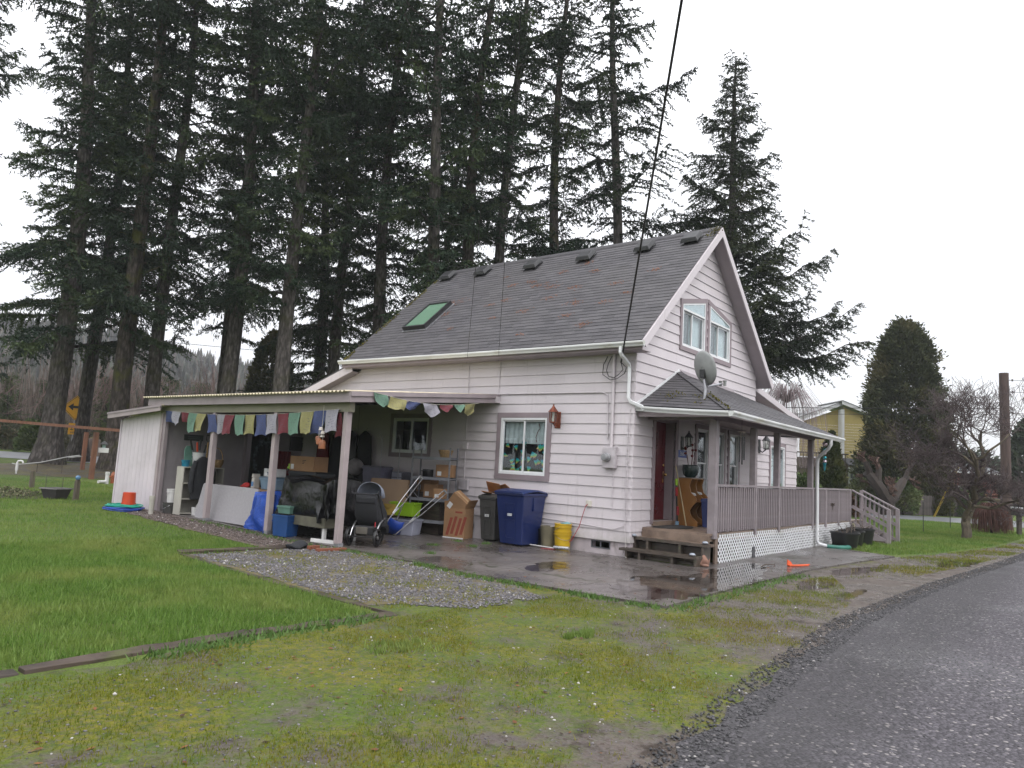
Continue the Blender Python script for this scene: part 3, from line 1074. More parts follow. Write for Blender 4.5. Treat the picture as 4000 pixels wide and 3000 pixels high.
for i in range(nc):
 if cap0 is None:
  cap0 = capm.build('ridge_cap', SHINGLE, roof_o)
  o = cap0
 else:
  o = bpy.data.objects.new('ridge_cap', cap0.data)
  COL.objects.link(o)
  o.parent = roof_o
 o.location = (RC, Y0R + i * .145, RIDGE_Z + .045)
for side in (0, 1):
 for y, nm in ((Y0R - .028, 'rake_board'), (Y1R, 'rear_rake_board')):
  mb = MB()
  o_ = Vector((EAVE.x, y, EAVE.z)) if side == 0 else Vector((2 * RC - EAVE.x, y, EAVE.z))
  e = ey if side == 0 else ey2
  nz = ez if side == 0 else ez2
  a = o_ - nz * .155
  b = a + e * (SLEN + (.0 if side == 0 else -.0))
  pts = [a, b, b + nz * .165, a + nz * .165]
  for q in pts:
   pass
  P = []
  for q in pts:
   P.append(q.copy())
  xr = RC
  for j in (1, 2):
   t = (xr - P[0 if j == 1 else 3].x) / e.x
   P[j] = P[0 if j == 1 else 3] + e * t
  k = len(mb.v)
  mb.v = [tuple(q) for q in P] + [tuple(q + Vector((0, .028, 0))) for q in P]
  mb.f = [(0, 1, 2, 3), (7, 6, 5, 4), (0, 4, 5, 1), (1, 5, 6, 2), (2, 6, 7, 3), (3, 7, 4, 0)]
  mb.build(nm, SIDING if nm == 'rake_board' else TRIM, house)
MB().bx(EAVE.x + .0, EAVE.x + .025, Y0R, Y1R, EAVE.z - .17, EAVE.z - .03).build('eave_fascia', TRIM, house)
MB().bx(EAVE.x + .025, .0, Y0R + .02, Y1R - .02, EAVE.z - .175, EAVE.z - .16).build('eave_soffit', SOFFIT, house)
GPROF = [(0, -.10), (-.065, -.10), (-.075, -.07), (-.10, -.036), (-.10, -.01), (-.09, 0), (-.093, -.006), (-.095, -.012), (-.095, -.036), (-.07, -.067), (-.06, -.095), (-.004, -.095), (0, -.096)]
def gutter(name, parent, p0, p1, out):
 p0, p1, out = Vector(p0), Vector(p1), Vector(out)
 mb = MB()
 n = len(GPROF)
 seg = 9
 for i in range(seg + 1):
  q = p0.lerp(p1, i / seg)
  sag = -.012 * math.sin(PI * i / seg) + random.uniform(-.003, .003)
  for a, b in GPROF:
   mb.v.append(tuple(q + out * -a + EZ * (b + sag)))
 for i in range(seg):
  for k in range(n):
   mb.f.append((i * n + k, i * n + (k + 1) % n, (i + 1) * n + (k + 1) % n, (i + 1) * n + k))
 mb.poly([tuple(p0 + out * -a + EZ * b) for a, b in GPROF[:6] + [(0, 0)]])
 mb.poly([tuple(p1 + out * -a + EZ * b) for a, b in GPROF[:6] + [(0, 0)]][::-1])
 return mb.build(name, GUTTER, parent)
gutter('gutter', house, (EAVE.x - .002, Y0R - .06, EAVE.z - .015), (EAVE.x - .002, Y1R + .1, EAVE.z + .02), (-1, 0, 0))
MB().tube([(-.44, .10, 4.08), (-.44, .10, 3.97), (-.40, .10, 3.92), (-.12, .09, 3.78), (-.085, .09, 3.72), (-.085, .09, 3.12), (-.07, .05, 3.04), (.01, -.16, 2.95), (.03, -.2, 2.88)], .045, 4).build('downspout', WHITE, house, bevel=.008)

# ------------------------------------------------------------------ roof fittings
def roof_vent(x, y):
 mb = MB()
 m = ML.copy()
 m.translation = Vector((x, y, EAVE.z + SL * (x - EAVE.x))) + ez * .035
 o = bpy.data.objects.new('roof_vent', None)
 COL.objects.link(o)
 o.parent = roof_o
 o.matrix_local = m
 MB().bx(-.21, .21, -.24, .2, 0, .012).build('flange', BLACKM, o)
 mb = MB()
 mb.bx(-.15, .15, -.14, .12, .012, .06)
 mb.v += []
 mb.build('throat', BLACKM, o)
 c = MB().frustum((0, -.02), (.46, .44), (.36, .32), .06, .15)
 c.build('cap', BLACKM, o, bevel=.012)
for x, y in ((3.0, 8.15), (2.95, 6.72), (2.87, 4.84), (2.86, 3.11), (2.87, 1.42), (2.93, .21)):
 roof_vent(x, y)
sk = bpy.data.objects.new('skylight', None)
COL.objects.link(sk)
sk.parent = roof_o
m = ML.copy()
m.translation = Vector((1.07, 6.96, EAVE.z + SL * (1.07 - EAVE.x))) + ez * .03
sk.matrix_local = m
mb = MB()
mb.bx(-.42, .42, -.64, -.59, 0, .13).bx(-.42, .42, .59, .64, 0, .13).bx(-.42, -.37, -.59, .59, 0, .13).bx(.37, .42, -.59, .59, 0, .13)
mb.build('curb', BLACKM, sk)
def m_skyglass():
 t = NT('green_skylight_glass')
 fr = t.n('ShaderNodeFresnel', {'IOR': 1.5}).outputs[0]
 g = t.n('ShaderNodeBsdfGlossy', {'Color': (.75, .95, .8), 'Roughness': .03})
 d = t.n('ShaderNodeBsdfDiffuse', {'Color': (.16, .27, .19)})
 mx = t.n('ShaderNodeMixShader', {0: t.math('MULTIPLY', fr, 1.2, clamp=True), 1: d.outputs[0], 2: g.outputs[0]})
 t.t.links.new(mx.outputs[0], t.out.inputs['Surface'])
 return t.m
MB().bx(-.372, .372, -.592, .592, .085, .10).build('pane', m_skyglass(), sk)
mb = MB()
mb.bx(-.46, -.422, -.68, .68, 0, .02).bx(.422, .47, -.68, .68, 0, .02).bx(-.42, .42, -.70, -.642, 0, .02)
mb.build('flashing', GREYM, sk)
MB().lathe([(.05, 0), (.05, .3), (.045, .3), (.045, .02)], 14, (RC + .2, 3.35, RIDGE_Z - .2)).build('vent_pipe', WHITE, house)

# ------------------------------------------------------------------ windows
def sub(mb, name, mt, parent, **k):
 return mb.build(name, mt, parent, **k)

def slider_window(pl, parent, u0, u1, z0, z1, trim, dark_left=False, flipm=1, label=None):
 """two-sash sliding window; u runs along pl; trim is the outer casing width"""
 t = trim
 mb = MB()
 pl.bx(mb, u0 - t, u1 + t, z1, z1 + t, -.01, .040)
 pl.bx(mb, u0 - t, u1 + t, z0 - t, z0, -.01, .042)
 pl.bx(mb, u0 - t, u0, z0, z1, -.01, .038)
 pl.bx(mb, u1, u1 + t, z0, z1, -.01, .038)
 w = mb.build('window', TRIM, parent)
 fr = MB()
 pl.frame(fr, u0, u1, z0, z1, .045, -.05, .036)
 sub(fr, 'window_frame', WHITE, w)
 um = (u0 + u1) / 2
 s1 = MB()
 pl.frame(s1, u0 + .045, um + .02, z0 + .045, z1 - .045, .035, -.045, -.02)
 sub(s1, 'sash', WHITE, w)
 s2 = MB()
 pl.frame(s2, um - .03, u1 - .045, z0 + .045, z1 - .045, .035, -.018, .012)
 sub(s2, 'sash', WHITE, w)
 a = MB(); pl.bx(a, u0 + .08, um - .015, z0 + .08, z1 - .08, -.036, -.030); sub(a, 'pane', GLASS, w)
 b = MB(); pl.bx(b, um + .005, u1 - .08, z0 + .08, z1 - .08, -.006, .0); sub(b, 'pane', GLASS, w)
 return w

def folds(pl, u0, u1, z0, z1, d, amp=.02, n=9, zcut=None):
 mb = MB()
 nu, nz = n * 6, 6
 for j in range(nz + 1):
  z = z0 + (z1 - z0) * j / nz
  for i in range(nu + 1):
   u = u0 + (u1 - u0) * i / nu
   mb.v.append(tuple(pl.p(u, z, d + amp * math.sin(2 * PI * n * i / nu + .3 * j) * (1.2 - .5 * j / nz))))
 for j in range(nz):
  for i in range(nu):
   k = j * (nu + 1) + i
   mb.f.append((k, k + 1, k + nu + 2, k + nu + 1))
 return mb

w1 = slider_window(SIDE, house, *H_SIDE[:2], *H_SIDE[2:], .115)
sub(folds(SIDE, H_SIDE[0] + .05, H_SIDE[1] - .05, 2.16, 2.68, -.10, .016, 8), 'lace_curtain', CURT, w1, smooth=True)
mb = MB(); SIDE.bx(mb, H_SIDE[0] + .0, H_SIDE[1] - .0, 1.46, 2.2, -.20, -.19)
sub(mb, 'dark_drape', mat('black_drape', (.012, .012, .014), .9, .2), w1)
def m_fan():
 t = NT('rainbow_paper')
 x = t.n('ShaderNodeSeparateXYZ', {0: t.coord('Generated')}).outputs[2]
 cr = t.n('ShaderNodeValToRGB', {0: x})
 els = cr.color_ramp.elements
 els[0].position, els[0].color = 0.0, (.55, .05, .25, 1)
 els[1].position, els[1].color = 1.0, (.02, .22, .42, 1)
 for p, c in ((.28, (.62, .45, .05, 1)), (.5, (.12, .50, .18, 1)), (.72, (.02, .42, .46, 1))):
  e = els.new(p); e.color = c
 return t.done(cr.outputs[0], .6)
FAN = m_fan()
rf = random.Random(4)
for i in range(26):
 uu = H_SIDE[0] + .12 + (i % 6) * .19 + rf.uniform(-.05, .05)
 zz = 1.55 + (i // 6) * .155 + rf.uniform(-.04, .04)
 a0 = rf.uniform(-2.6, 2.6) if i % 3 else rf.uniform(-.6, .6)
 L_ = rf.uniform(.13, .17)
 mb = MB()
 pts = [(0, 0)] + [(math.sin(q) * L_, math.cos(q) * L_) for q in (-.42, -.2, 0, .2, .42)]
 k = [(p[0] * math.cos(a0) - p[1] * math.sin(a0), p[0] * math.sin(a0) + p[1] * math.cos(a0)) for p in pts]
 if zz + .17 > 2.45: continue
 SIDE.pl(mb, [(uu + p[0], zz + p[1]) for p in k], -.075 - .002 * (i % 7), -.0745 - .002 * (i % 7))
 sub(mb, 'paper_fan', FAN, w1)
twig = MB().tube([SIDE.p(2.35, 2.6, -.07), SIDE.p(2.32, 2.5, -.07), SIDE.p(2.38, 2.42, -.07), SIDE.p(2.42, 2.3, -.07), SIDE.p(2.40, 2.2, -.07)], .008, 5)
sub(twig, 'hanging_twig', mat('dried_vine', (.16, .05, .05), .7), w1)
w2 = slider_window(SIDE, house, *H_BACK[:2], *H_BACK[2:], .11)
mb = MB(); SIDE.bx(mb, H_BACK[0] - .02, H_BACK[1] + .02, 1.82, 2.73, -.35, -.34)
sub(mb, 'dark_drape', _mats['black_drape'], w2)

def peak_window(pl, u0, u1, z0, z1, zs, left_high):
 """slider with a slanted transom; zs is the height of the tall side"""
 t = .10
 w = MB()
 hi, lo = zs, zs - .26
 tl, tr_ = (lo, hi) if left_high is False else (hi, lo)
 pl.bx(w, u0 - t, u1 + t, z0 - t, z0, -.01, .042)
 pl.bx(w, u0 - t, u0, z0, tl, -.01, .038)
 pl.bx(w, u1, u1 + t, z0, tr_, -.01, .038)
 sl = (tr_ - tl) / (u1 - u0)
 pl.pl(w, [(u0 - t, tl - sl * t), (u1 + t, tr_ + sl * t), (u1 + t, tr_ + sl * t + .11), (u0 - t, tl - sl * t + .11)], -.01, .040)
 w = w.build('window', TRIM, house)
 fr = MB()
 pl.frame(fr, u0, u1, z0, z1, .045, -.05, .036)
 pl.bx(fr, u0, u0 + .04, z1, tl, .022, .036)
 pl.bx(fr, u1 - .04, u1, z1, tr_, .022, .036)
 pl.pl(fr, [(u0, tl - .035), (u1, tr_ - .035), (u1, tr_), (u0, tl)], .022, .0362)
 sub(fr, 'window_frame', WHITE, w)
 um = (u0 + u1) / 2 - .05
 for a, b, d in ((u0 + .045, um + .02, -.04), (um - .02, u1 - .045, -.012)):
  s = MB(); pl.frame(s, a, b, z0 + .045, z1 - .045, .04, d - .012, d + .012); sub(s, 'sash', WHITE, w)
  g = MB(); pl.bx(g, a + .038, b - .038, z0 + .083, z1 - .083, d - .003, d + .003); sub(g, 'pane', GLASS, w)
 g = MB(); pl.pl(g, [(u0 + .035, z1 - .002), (u1 - .035, z1 - .002), (u1 - .035, tr_ - .03), (u0 + .035, tl - .03)], .024, .028); sub(g, 'transom_pane', GLASS, w)
 g = MB(); pl.pl(g, [(u0 + .02, z1 - .004), (u1 - .02, z1 - .004), (u1 - .02, tr_ - .02), (u0 + .02, tl - .02)], .0205, .0218); sub(g, 'transom_sky_backing', BLINDW, w)  # white backing stands in for pale sky reflection and curtain
 sub(folds(pl, u0 + .03, um, z0 + .03, z1 - .03, -.12, .012, 7), 'curtain', BLIND, w, smooth=True)
 sub(folds(pl, um, u1 - .03, z0 + .03, z1 - .03, -.10, .012, 7), 'curtain', BLINDW, w, smooth=True)
peak_window(GAB, *H_G1, 5.70, False)
peak_window(GAB, *H_G2, 5.70, True)

def hung_window(pl, u0, u1, z0, z1):
 t = .10
 mb = MB()
 pl.bx(mb, u0 - t, u1 + t, z1, z1 + t, -.01, .040)
 pl.bx(mb, u0 - t, u1 + t, z0 - t, z0, -.01, .040)
 pl.bx(mb, u0 - t, u0, z0, z1, -.01, .038)
 pl.bx(mb, u1, u1 + t, z0, z1, -.01, .038)
 w = mb.build('window', TRIM, house)
 f = MB(); pl.frame(f, u0, u1, z0, z1, .03, -.06, .034); sub(f, 'window_frame', WHITE, w)
 zm = z0 + (z1 - z0) * .5
 for a, b, d in ((zm - .02, z1 - .03, -.012), (z0 + .03, zm + .02, -.04)):
  s = MB(); pl.frame(s, u0 + .03, u1 - .03, a, b, .035, d - .012, d + .012); sub(s, 'sash', WHITE, w)
  g = MB(); pl.bx(g, u0 + .06, u1 - .06, a + .03, b - .03, d - .003, d + .003); sub(g, 'pane', GLASS, w)
 return w
hw = [hung_window(GAB, a, b, 1.18, 2.74) for a, b in PW]
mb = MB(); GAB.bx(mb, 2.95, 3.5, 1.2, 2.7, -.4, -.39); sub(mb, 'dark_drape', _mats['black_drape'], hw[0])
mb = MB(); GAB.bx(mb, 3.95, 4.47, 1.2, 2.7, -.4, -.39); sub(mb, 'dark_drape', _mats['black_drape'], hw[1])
sub(folds(GAB, 4.87, 5.4, 1.98, 2.72, -.08, .01, 5), 'curtain', CURT, hw[2], smooth=True)
mb = MB(); GAB.pl(mb, [(5.14 + .12 * math.cos(2 * PI * i / 20), 2.17 + .14 * math.sin(2 * PI * i / 20)) for i in range(20)], -.062, -.058)
sub(mb, 'suncatcher', mat('pink_disc', (.62, .38, .40), .5), hw[2])
w5 = slider_window(REX, house, *H_R[:2], *H_R[2:], .10)
sub(folds(REX, H_R[0], H_R[1], 1.2, 2.72, -.12, .014, 9), 'curtain', BLINDW, w5, smooth=True)

# ------------------------------------------------------------------ door
u0, u1, z0, z1 = H_DOOR
mb = MB()
GAB.bx(mb, u0 - .10, u0, z0 - .05, z1 + .10, -.01, .042)
GAB.bx(mb, u1, u1 + .12, z0 - .05, z1 + .10, -.01, .042)
GAB.bx(mb, u0, u1, z1, z1 + .10, -.01, .040)
GAB.bx(mb, u0 - .005, u0 + .02, z0, z1, -.26, -.012)
GAB.bx(mb, u1 - .02, u1 + .005, z0, z1, -.26, -.012)
GAB.bx(mb, u0, u1, z1 - .02, z1 + .005, -.26, -.012)
mb.build('door_casing', TRIM, house)
mb = MB(); GAB.bx(mb, u0 - .02, u1 + .02, z0 - .09, z0 - .005, -.3, .06)
mb.build('threshold', DECK, house)
mb = MB(); GAB.bx(mb, u0 + .02, u1 - .02, z0, z1 - .02, -.24, -.20)
door = mb.build('door', RED, house)
for zz0, zz1 in ((z0 + .14, z0 + .72), (z0 + .86, z0 + 1.42), (z0 + 1.54, z0 + 1.92)):
 for a, b in ((u0 + .12, u0 + .43), (u0 + .51, u0 + .82)):
  q = MB(); GAB.frame(q, a, b, zz0, zz1, .025, -.202, -.193); q.build('door_panel', RED, door)
q = MB().ell(GAB.p(u1 - .10, z0 + .95, -.14), (.032, .032, .032)); q.build('knob', BRASS, door, smooth=True)
q = MB().ell(GAB.p(u1 - .10, z0 + 1.15, -.19), (.03, .018, .03)); q.build('deadbolt', BRASS, door, smooth=True)
q = MB(); GAB.bx(q, u1 - .125, u1 - .075, z0 + .78, z0 + 1.02, -.20, -.194); q.build('lock_plate', BRASS, door)
q = MB(); GAB.bx(q, u0 + .30, u0 + .42, z0 + 1.56, z0 + 1.66, -.199, -.192); q.build('notice', WHITE, door)

# ------------------------------------------------------------------ annex and rear lean-to roofs
def slab4(name, pts, th, mt, parent):
 mb = MB()
 pts = [Vector(p) for p in pts]
 n = (pts[1] - pts[0]).cross(pts[3] - pts[0]).normalized()
 mb.v = [tuple(p) for p in pts] + [tuple(p - n * th) for p in pts]
 mb.f = [(0, 1, 2, 3), (7, 6, 5, 4), (0, 4, 5, 1), (1, 5, 6, 2), (2, 6, 7, 3), (3, 7, 4, 0)]
 return mb.build(name, mt, parent)
ar = slab4('annex_roof', [(W - .3, .12, 4.34), (12.35, .12, 3.40), (12.35, 8.6, 3.40), (W - .3, 8.6, 4.34)], .05, SHINGLE, house)
MB().bar((W + .02, .10, 4.19), (12.35, .10, 3.31), .03, .17).build('annex_rake_board', SIDING, house)
MB().bar((W + .02, .32, 4.10), (12.3, .32, 3.23), .40, .015).build('annex_soffit', SOFFIT, house)
lr = slab4('lean_to_roof', [(-.30, 8.32, 4.17), (W, 8.32, 4.17), (W, 12.2, 2.90), (-.30, 12.2, 2.90)], .05, SHINGLE, house)
MB().bar((-.29, 8.34, 4.02), (-.29, 12.2, 2.76), .03, .19).build('lean_to_rake_board', SIDING, house)
MB().bar((-.14, 8.34, 3.93), (-.14, 12.2, 2.67), .27, .015).build('lean_to_soffit', SOFFIT, house)
MB().bx(0, W, 11.55, 11.65, .1, 2.9).build('lean_to_wall', SIDING, house)

# ------------------------------------------------------------------ porch
PY = -1.40
DZ = .60
deck_frame = MB().bx(.47, 12.2, -1.36, -.02, .44, .555)
deck_frame.build('deck_frame', DARKWOOD, house)
db = None
x = .45
i = 0
nbd = int((12.2 - .45) / .143)
for i in range(nbd):
 xx = .45 + i * .143
 y1 = -.03 if xx < W else .46
 mb = MB().bx(0, .137, -1.44, y1, .558, DZ)
 mb.build('deck_board', DECK, house, loc=(xx, 0, random.uniform(-.002, .002)))
MB().bx(.47, 12.2, -1.405, -1.365, .45, .59).build('rim_board', DECK, house)
st1 = MB()
for k, (xa, zt) in enumerate(((.13, .42), (-.20, .215))):
 for j in range(2):
  y0, y1 = (-1.52, .0) if k == 0 else (-1.46, .12)
  xs = xa + j * .165
  MB().bx(xs, xs + .155, y0, y1, zt - .045, zt).build('step_tread', DARKWOOD if k or j == 0 else DECK, house, rot=(R(random.uniform(-.3, .3)), 0, 0))
MB().bx(.44, .465, -1.42, -.02, .42, .56).build('riser', DECK, house)
for yy in (-1.40, -.95, -.28, .0):
 mb = MB().plate([(-.17, .03), (.45, .03), (.45, .37), (.14, .37), (.14, .17), (-.17, .17)], (0, yy, 0), (1, 0, 0), (0, 0, 1), .045)
 mb.build('stringer', DARKWOOD, house)
MB().bx(.30, .33, -1.42, -.02, .05, .34).build('step_back', DARKWOOD, house)
MB().bx(.02, .1, -1.50, -.1, .035, .085).build('step_footer', DARKWOOD, house)
PX = (.62, 2.73, 4.22, 6.80)
for k, px in enumerate(PX):
 w = .15 if k == 0 else .125
 zb = .50 if k == 0 else DZ
 MB().bx(px - w / 2, px + w / 2, PY - w / 2, PY + w / 2, zb, 2.74).build('porch_post', RAILP, house, bevel=.006)
MB().bx(.45, 7.0, PY - .05, PY + .05, 2.74, 2.88).build('porch_beam', TRIM, house)
MB().bx(.56, .66, PY + .05, -.02, 2.74, 2.88).build('porch_end_beam', TRIM, house)
MB().bx(.12, 7.45, -1.86, .49, 2.885, 2.90).build('porch_ceiling', SOFFIT, house)
rail = emptypart('railing', house)
MB().bx(.70, 10.62, PY - .07, PY + .07, 1.485, 1.525).build('top_rail', RAILP, rail)
MB().bx(.70, 10.56, PY - .02, PY + .02, 1.40, 1.475).build('sub_rail', RAILP, rail)
MB().bx(.70, 10.56, PY - .02, PY + .02, .635, .70).build('bottom_rail', RAILP, rail)
for px in (2.73, 4.22, 6.80, 7.98, 9.25, 10.56):
 MB().bx(px - .045, px + .045, PY - .078, PY - .03, .50, 1.482).build('rail_post', RAILP, rail)
bal = MB().bx(-.019, .019, -.019, .019, .62, 1.47)
b0 = None
xx = .78
while xx < 10.52:
 if b0 is None:
  b0 = bal.build('baluster', RAILP, rail, loc=(xx, PY - .042, 0))
 else:
  o = bpy.data.objects.new('baluster', b0.data)
  COL.objects.link(o)
  o.parent = rail
  o.location = (xx + random.uniform(-.004, .004), PY - .042, random.uniform(-.01, .01))
  o.rotation_euler = (0, R(random.uniform(-.35, .35)), 0)
 xx += .117
LATT = mat('white_plastic_lattice', (.80, .80, .82), .4, .06, 4, .05, rnd=.03, dirt=(.45, .44, .36), dirt_amt=.4)
lat = emptypart('lattice_skirt', house)
xa, xb, za, zb_ = .80, 10.60, .02, .565
pitch = .122
n = 0
for d in (1, -1):
 u = xa - (zb_ - za)
 while u < xb + (zb_ - za):
  if d == 1:
   p0, p1 = (u, za), (u + zb_ - za, zb_)
  else:
   p0, p1 = (u, zb_), (u + zb_ - za, za)
  def at(x):
   t = (x - p0[0]) / (p1[0] - p0[0])
   return (x, p0[1] + (p1[1] - p0[1]) * t)
  q0, q1 = p0, p1
  if q1[0] > xa + .02 and q0[0] < xb - .02:
   if q0[0] < xa: q0 = at(xa)
   if q1[0] > xb: q1 = at(xb)
   dx, dz = q1[0] - q0[0], q1[1] - q0[1]
   L = math.hypot(dx, dz)
   if L > .06:
    yy = PY - .045 - (.006 if d == 1 else 0)
    bend = .03 * math.exp(-((q0[0] - 4.3) / .5) ** 2)
    mb = MB().bar((q0[0], yy - (bend if q0[1] < .2 else 0), q0[1]), (q1[0], yy - (bend if q1[1] < .2 else 0), q1[1]), .006, .036, up=(0, 1, 0))
    mb = MB().bar((q0[0], yy, q0[1] - bend), (q1[0], yy, q1[1] - bend), .029, .005, up=(0, 1, 0))
    mb.build('lattice_slat', LATT, lat)
  u += pitch
MB().bx(2.58, 2.72, PY - .07, PY - .05, .03, .26).build('lattice_patch', mat('dark_grey_slate', (.07, .07, .075), .6), house)
MB().bx(.66, .79, PY - .05, PY - .01, .0, .56).build('corner_board', DECK, house)
MB().bx(1.0, 12.0, -1.30, -1.28, .0, .45).build('underdeck_shade', mat('underdeck_shade_black', (.02, .018, .016), .9), house)  # near-black sheet standing in for the shade under the deck
sx0, sx1 = 10.9, 12.15
for k in range(3):
 yy = -1.45 - k * .30
 zt = .42 - k * .17
 MB().bx(sx0 - .05, sx1 + .05, yy - .28, yy, zt - .04, zt).build('side_step', DARKWOOD, house)
for xs in (sx0, sx1):
 q = MB()
 q.bar((xs, -1.40, .50), (xs, -2.42, -.02), .05, .20)
 q.build('stair_stringer', RAILP, house)
 r = MB().bar((xs, -1.42, 1.50), (xs, -2.46, .97), .10, .04).build('stair_rail', RAILP, house)
 MB().bar((xs, -1.42, 1.02), (xs, -2.42, .50), .045, .09).build('stair_mid_rail', RAILP, house)
 MB().bx(xs - .05, xs + .05, -2.47, -2.37, .0, .97).build('stair_post', RAILP, house)
 if xs == sx1:
  MB().bx(xs - .05, xs + .05, -1.46, -1.36, .3, 1.50).build('stair_post', RAILP, house)
 for j in range(7):
  yy = -1.52 - j * .125
  zt = 1.50 - (abs(yy) - 1.42) * .51 - .03
  MB().bx(xs + .03, xs + .055, yy - .02, yy + .02, zt - .92, zt).build('stair_baluster', RAILP, house)
YLAT = mat('aged_lattice', (.55, .52, .33), .6, .2, 6, .1)
def small_lattice(x0, x1, z0, z1, y):
 q = MB().bx(x0, x1, y - .004, y + .004, z0, z0 + .03)
 q.build('skirt_piece', YLAT, house)
 for d in (1, -1):
  u = x0
  while u < x1 - .05:
   h = min(z1 - z0, x1 - u)
   a, b = ((u, z0), (u + h, z0 + h)) if d == 1 else ((u, z0 + h), (u + h, z0))
   MB().bar((a[0], y - .006 * d, a[1]), (b[0], y - .006 * d, b[1]), .045, .006, up=(0, 1, 0)).build('skirt_piece', YLAT, house)
   u += .14
small_lattice(10.66, 11.1, .22, .52, -1.50)
small_lattice(11.05, 11.3, .02, .22, -2.0)

pr = emptypart('porch_roof', house)
A = Vector((.06, .0, 2.97)); B = Vector((.06, -1.92, 2.86)); C_ = Vector((7.55, -1.92, 2.84)); D_ = Vector((7.55, .5, 2.92))
T1, T2 = Vector((1.91, .0, 3.89)), Vector((5.05, .0, 3.80))
def roof_plane(pts, n_single, name):
 pts = [Vector(p) for p in pts]
 ex_ = (pts[1] - pts[0]).normalized()
 nrm = ex_.cross(pts[2] - pts[0]).normalized()
 ey_ = nrm.cross(ex_)
 M = Matrix((ex_, ey_, nrm)).transposed().to_4x4()
 M.translation = pts[0] + nrm * .012
 poly = [((p - pts[0]).dot(ex_), (p - pts[0]).dot(ey_)) for p in pts]
 mb = MB()
 k = len(pts)
 mb.v = [tuple(p) for p in pts] + [tuple(p - nrm * .05) for p in pts]
 mb.f = [tuple(range(k)), tuple(range(k, 2 * k))[::-1]] + [(i, k + i, k + (i + 1) % k, (i + 1) % k) for i in range(k)]
 mb.build(name, SHINGLE, pr)
 lay(pr, poly, M, n_single)
roof_plane([A, B, T1], 24, 'hip_end')
roof_plane([B, C_, T2, T1], 46, 'front_slope')
roof_plane([C_, D_, T2], 0, 'hip_end')
gutter('gutter', pr, B + Vector((.02, .0, -.0)), A + Vector((.02, -.02, -.0)), (-1, 0, 0))
gutter('gutter', pr, B + Vector((-.08, -.01, -.0)), C_ + Vector((.1, -.01, 0)), (0, -1, 0))
MB().bx(.10, .125, -1.90, -.03, 2.76, 2.86).build('porch_fascia', TRIM, pr)
MB().bx(.10, 7.5, -1.905, -1.88, 2.75, 2.86).build('porch_fascia', TRIM, pr)
MB().bar(A + Vector((0, -.03, .03)), T1 + Vector((0, -.03, .03)), .012, .09).build('step_flashing', WHITE, pr)
MB().bar(T1 + Vector((0, -.03, .03)), T2 + Vector((0, -.03, .03)), .012, .07).build('wall_flashing', SOFFIT, pr)
hipc = MB()
for i in range(9):
 p = B.lerp(T1, i / 9) + Vector((0, 0, .022))
 q = B.lerp(T1, (i + 1.15) / 9) + Vector((0, 0, .016))
 MB().bar(p, q, .17, .012).build('hip_cap', SHINGLE, pr)
MB().tube([(6.50, -1.97, 2.74), (6.50, -1.97, 2.62), (6.56, -1.90, 2.52), (6.95, -1.56, 2.32), (6.98, -1.52, 2.20), (6.98, -1.52, .22), (7.0, -1.56, .12), (7.08, -1.80, .07)], .042, 8).build('downspout', WHITE, house, smooth=True)
MB().tube([(7.05, -1.74, .075), (7.2, -1.98, .06), (7.5, -2.08, .05), (7.75, -2.1, .05)], [.05, .055, .06, .065], 10, cap=False).build('drain_extension', mat('green_plastic', (.03, .17, .13), .45), house, smooth=True)

# ------------------------------------------------------------------ services on the side wall
MB().tube([SIDE.p(.47, 4.03, .045), SIDE.p(.46, 2.12, .045)], .032, 10).build('service_conduit', SIDING, house, smooth=True)
mt_ = MB(); SIDE.bx(mt_, .33, .62, 1.72, 2.14, .012, .12)
meter = mt_.build('meter_box', mat('meter_grey', (.50, .46, .48), .5), house, bevel=.01)
MB().lathe([(.001, 0), (.085, 0), (.085, .05), (.075, .06), (.075, .13), (.06, .15), (.001, .152)], 22, m=Matrix.Translation(SIDE.p(.50, 1.93, .12)) @ Matrix.Rotation(-PI / 2, 4, 'Y')).build('meter', mat('meter_glass', (.30, .30, .31), .15), meter, smooth=True)
MB().tube([SIDE.p(3.47, 3.255, .03), SIDE.p(.72, 3.245, .03), SIDE.p(.62, 3.20, .03), SIDE.p(.59, 3.08, .03), SIDE.p(.565, 2.30, .03)], .014, 8).build('cable_conduit', SIDING, house, smooth=True)
for pts, nm in (([SIDE.p(4.40, 4.0, .03), SIDE.p(4.38, 3.3, .03), SIDE.p(4.36, 2.2, .03)], 'wall_cable'), ([SIDE.p(3.45, 4.0, .03), SIDE.p(3.46, 3.1, .03)], 'wall_cable'),
    ([SIDE.p(4.36, 2.0, .03), SIDE.p(4.34, 1.3, .03)], 'wall_cable'),
    ([SIDE.p(.07, 2.9, .03), SIDE.p(.08, 1.4, .04), SIDE.p(.06, .85, .04), SIDE.p(.12, .62, .04), SIDE.p(.35, .53, .04), SIDE.p(.9, .56, .03), SIDE.p(1.8, .60, .03), SIDE.p(2.4, .62, .03)], 'wall_cable'),
    ([SIDE.p(.11, 2.6, .03), SIDE.p(.11, 1.0, .04), SIDE.p(.09, .5, .04), SIDE.p(.05, .25, .05), SIDE.p(.08, .08, .12), SIDE.p(-.05, .045, .2)], 'wall_cable'),
    ([SIDE.p(.40, 1.72, .03), SIDE.p(.40, .92, .03), SIDE.p(.33, .90, .03)], 'wall_cable')):
 MB().tube(pts, .0075, 6).build(nm, SIDING, house, smooth=True)
q = MB(); SIDE.bx(q, 4.29, 4.44, 1.99, 2.13, .01, .06); q.build('phone_box', SIDING, house, bevel=.006)
q = MB(); SIDE.bx(q, 4.18, 4.47, 1.05, 1.29, .01, .09)
cb = q.build('cable_box', mat('box_grey', (.42, .39, .41), .5), house, bevel=.008)
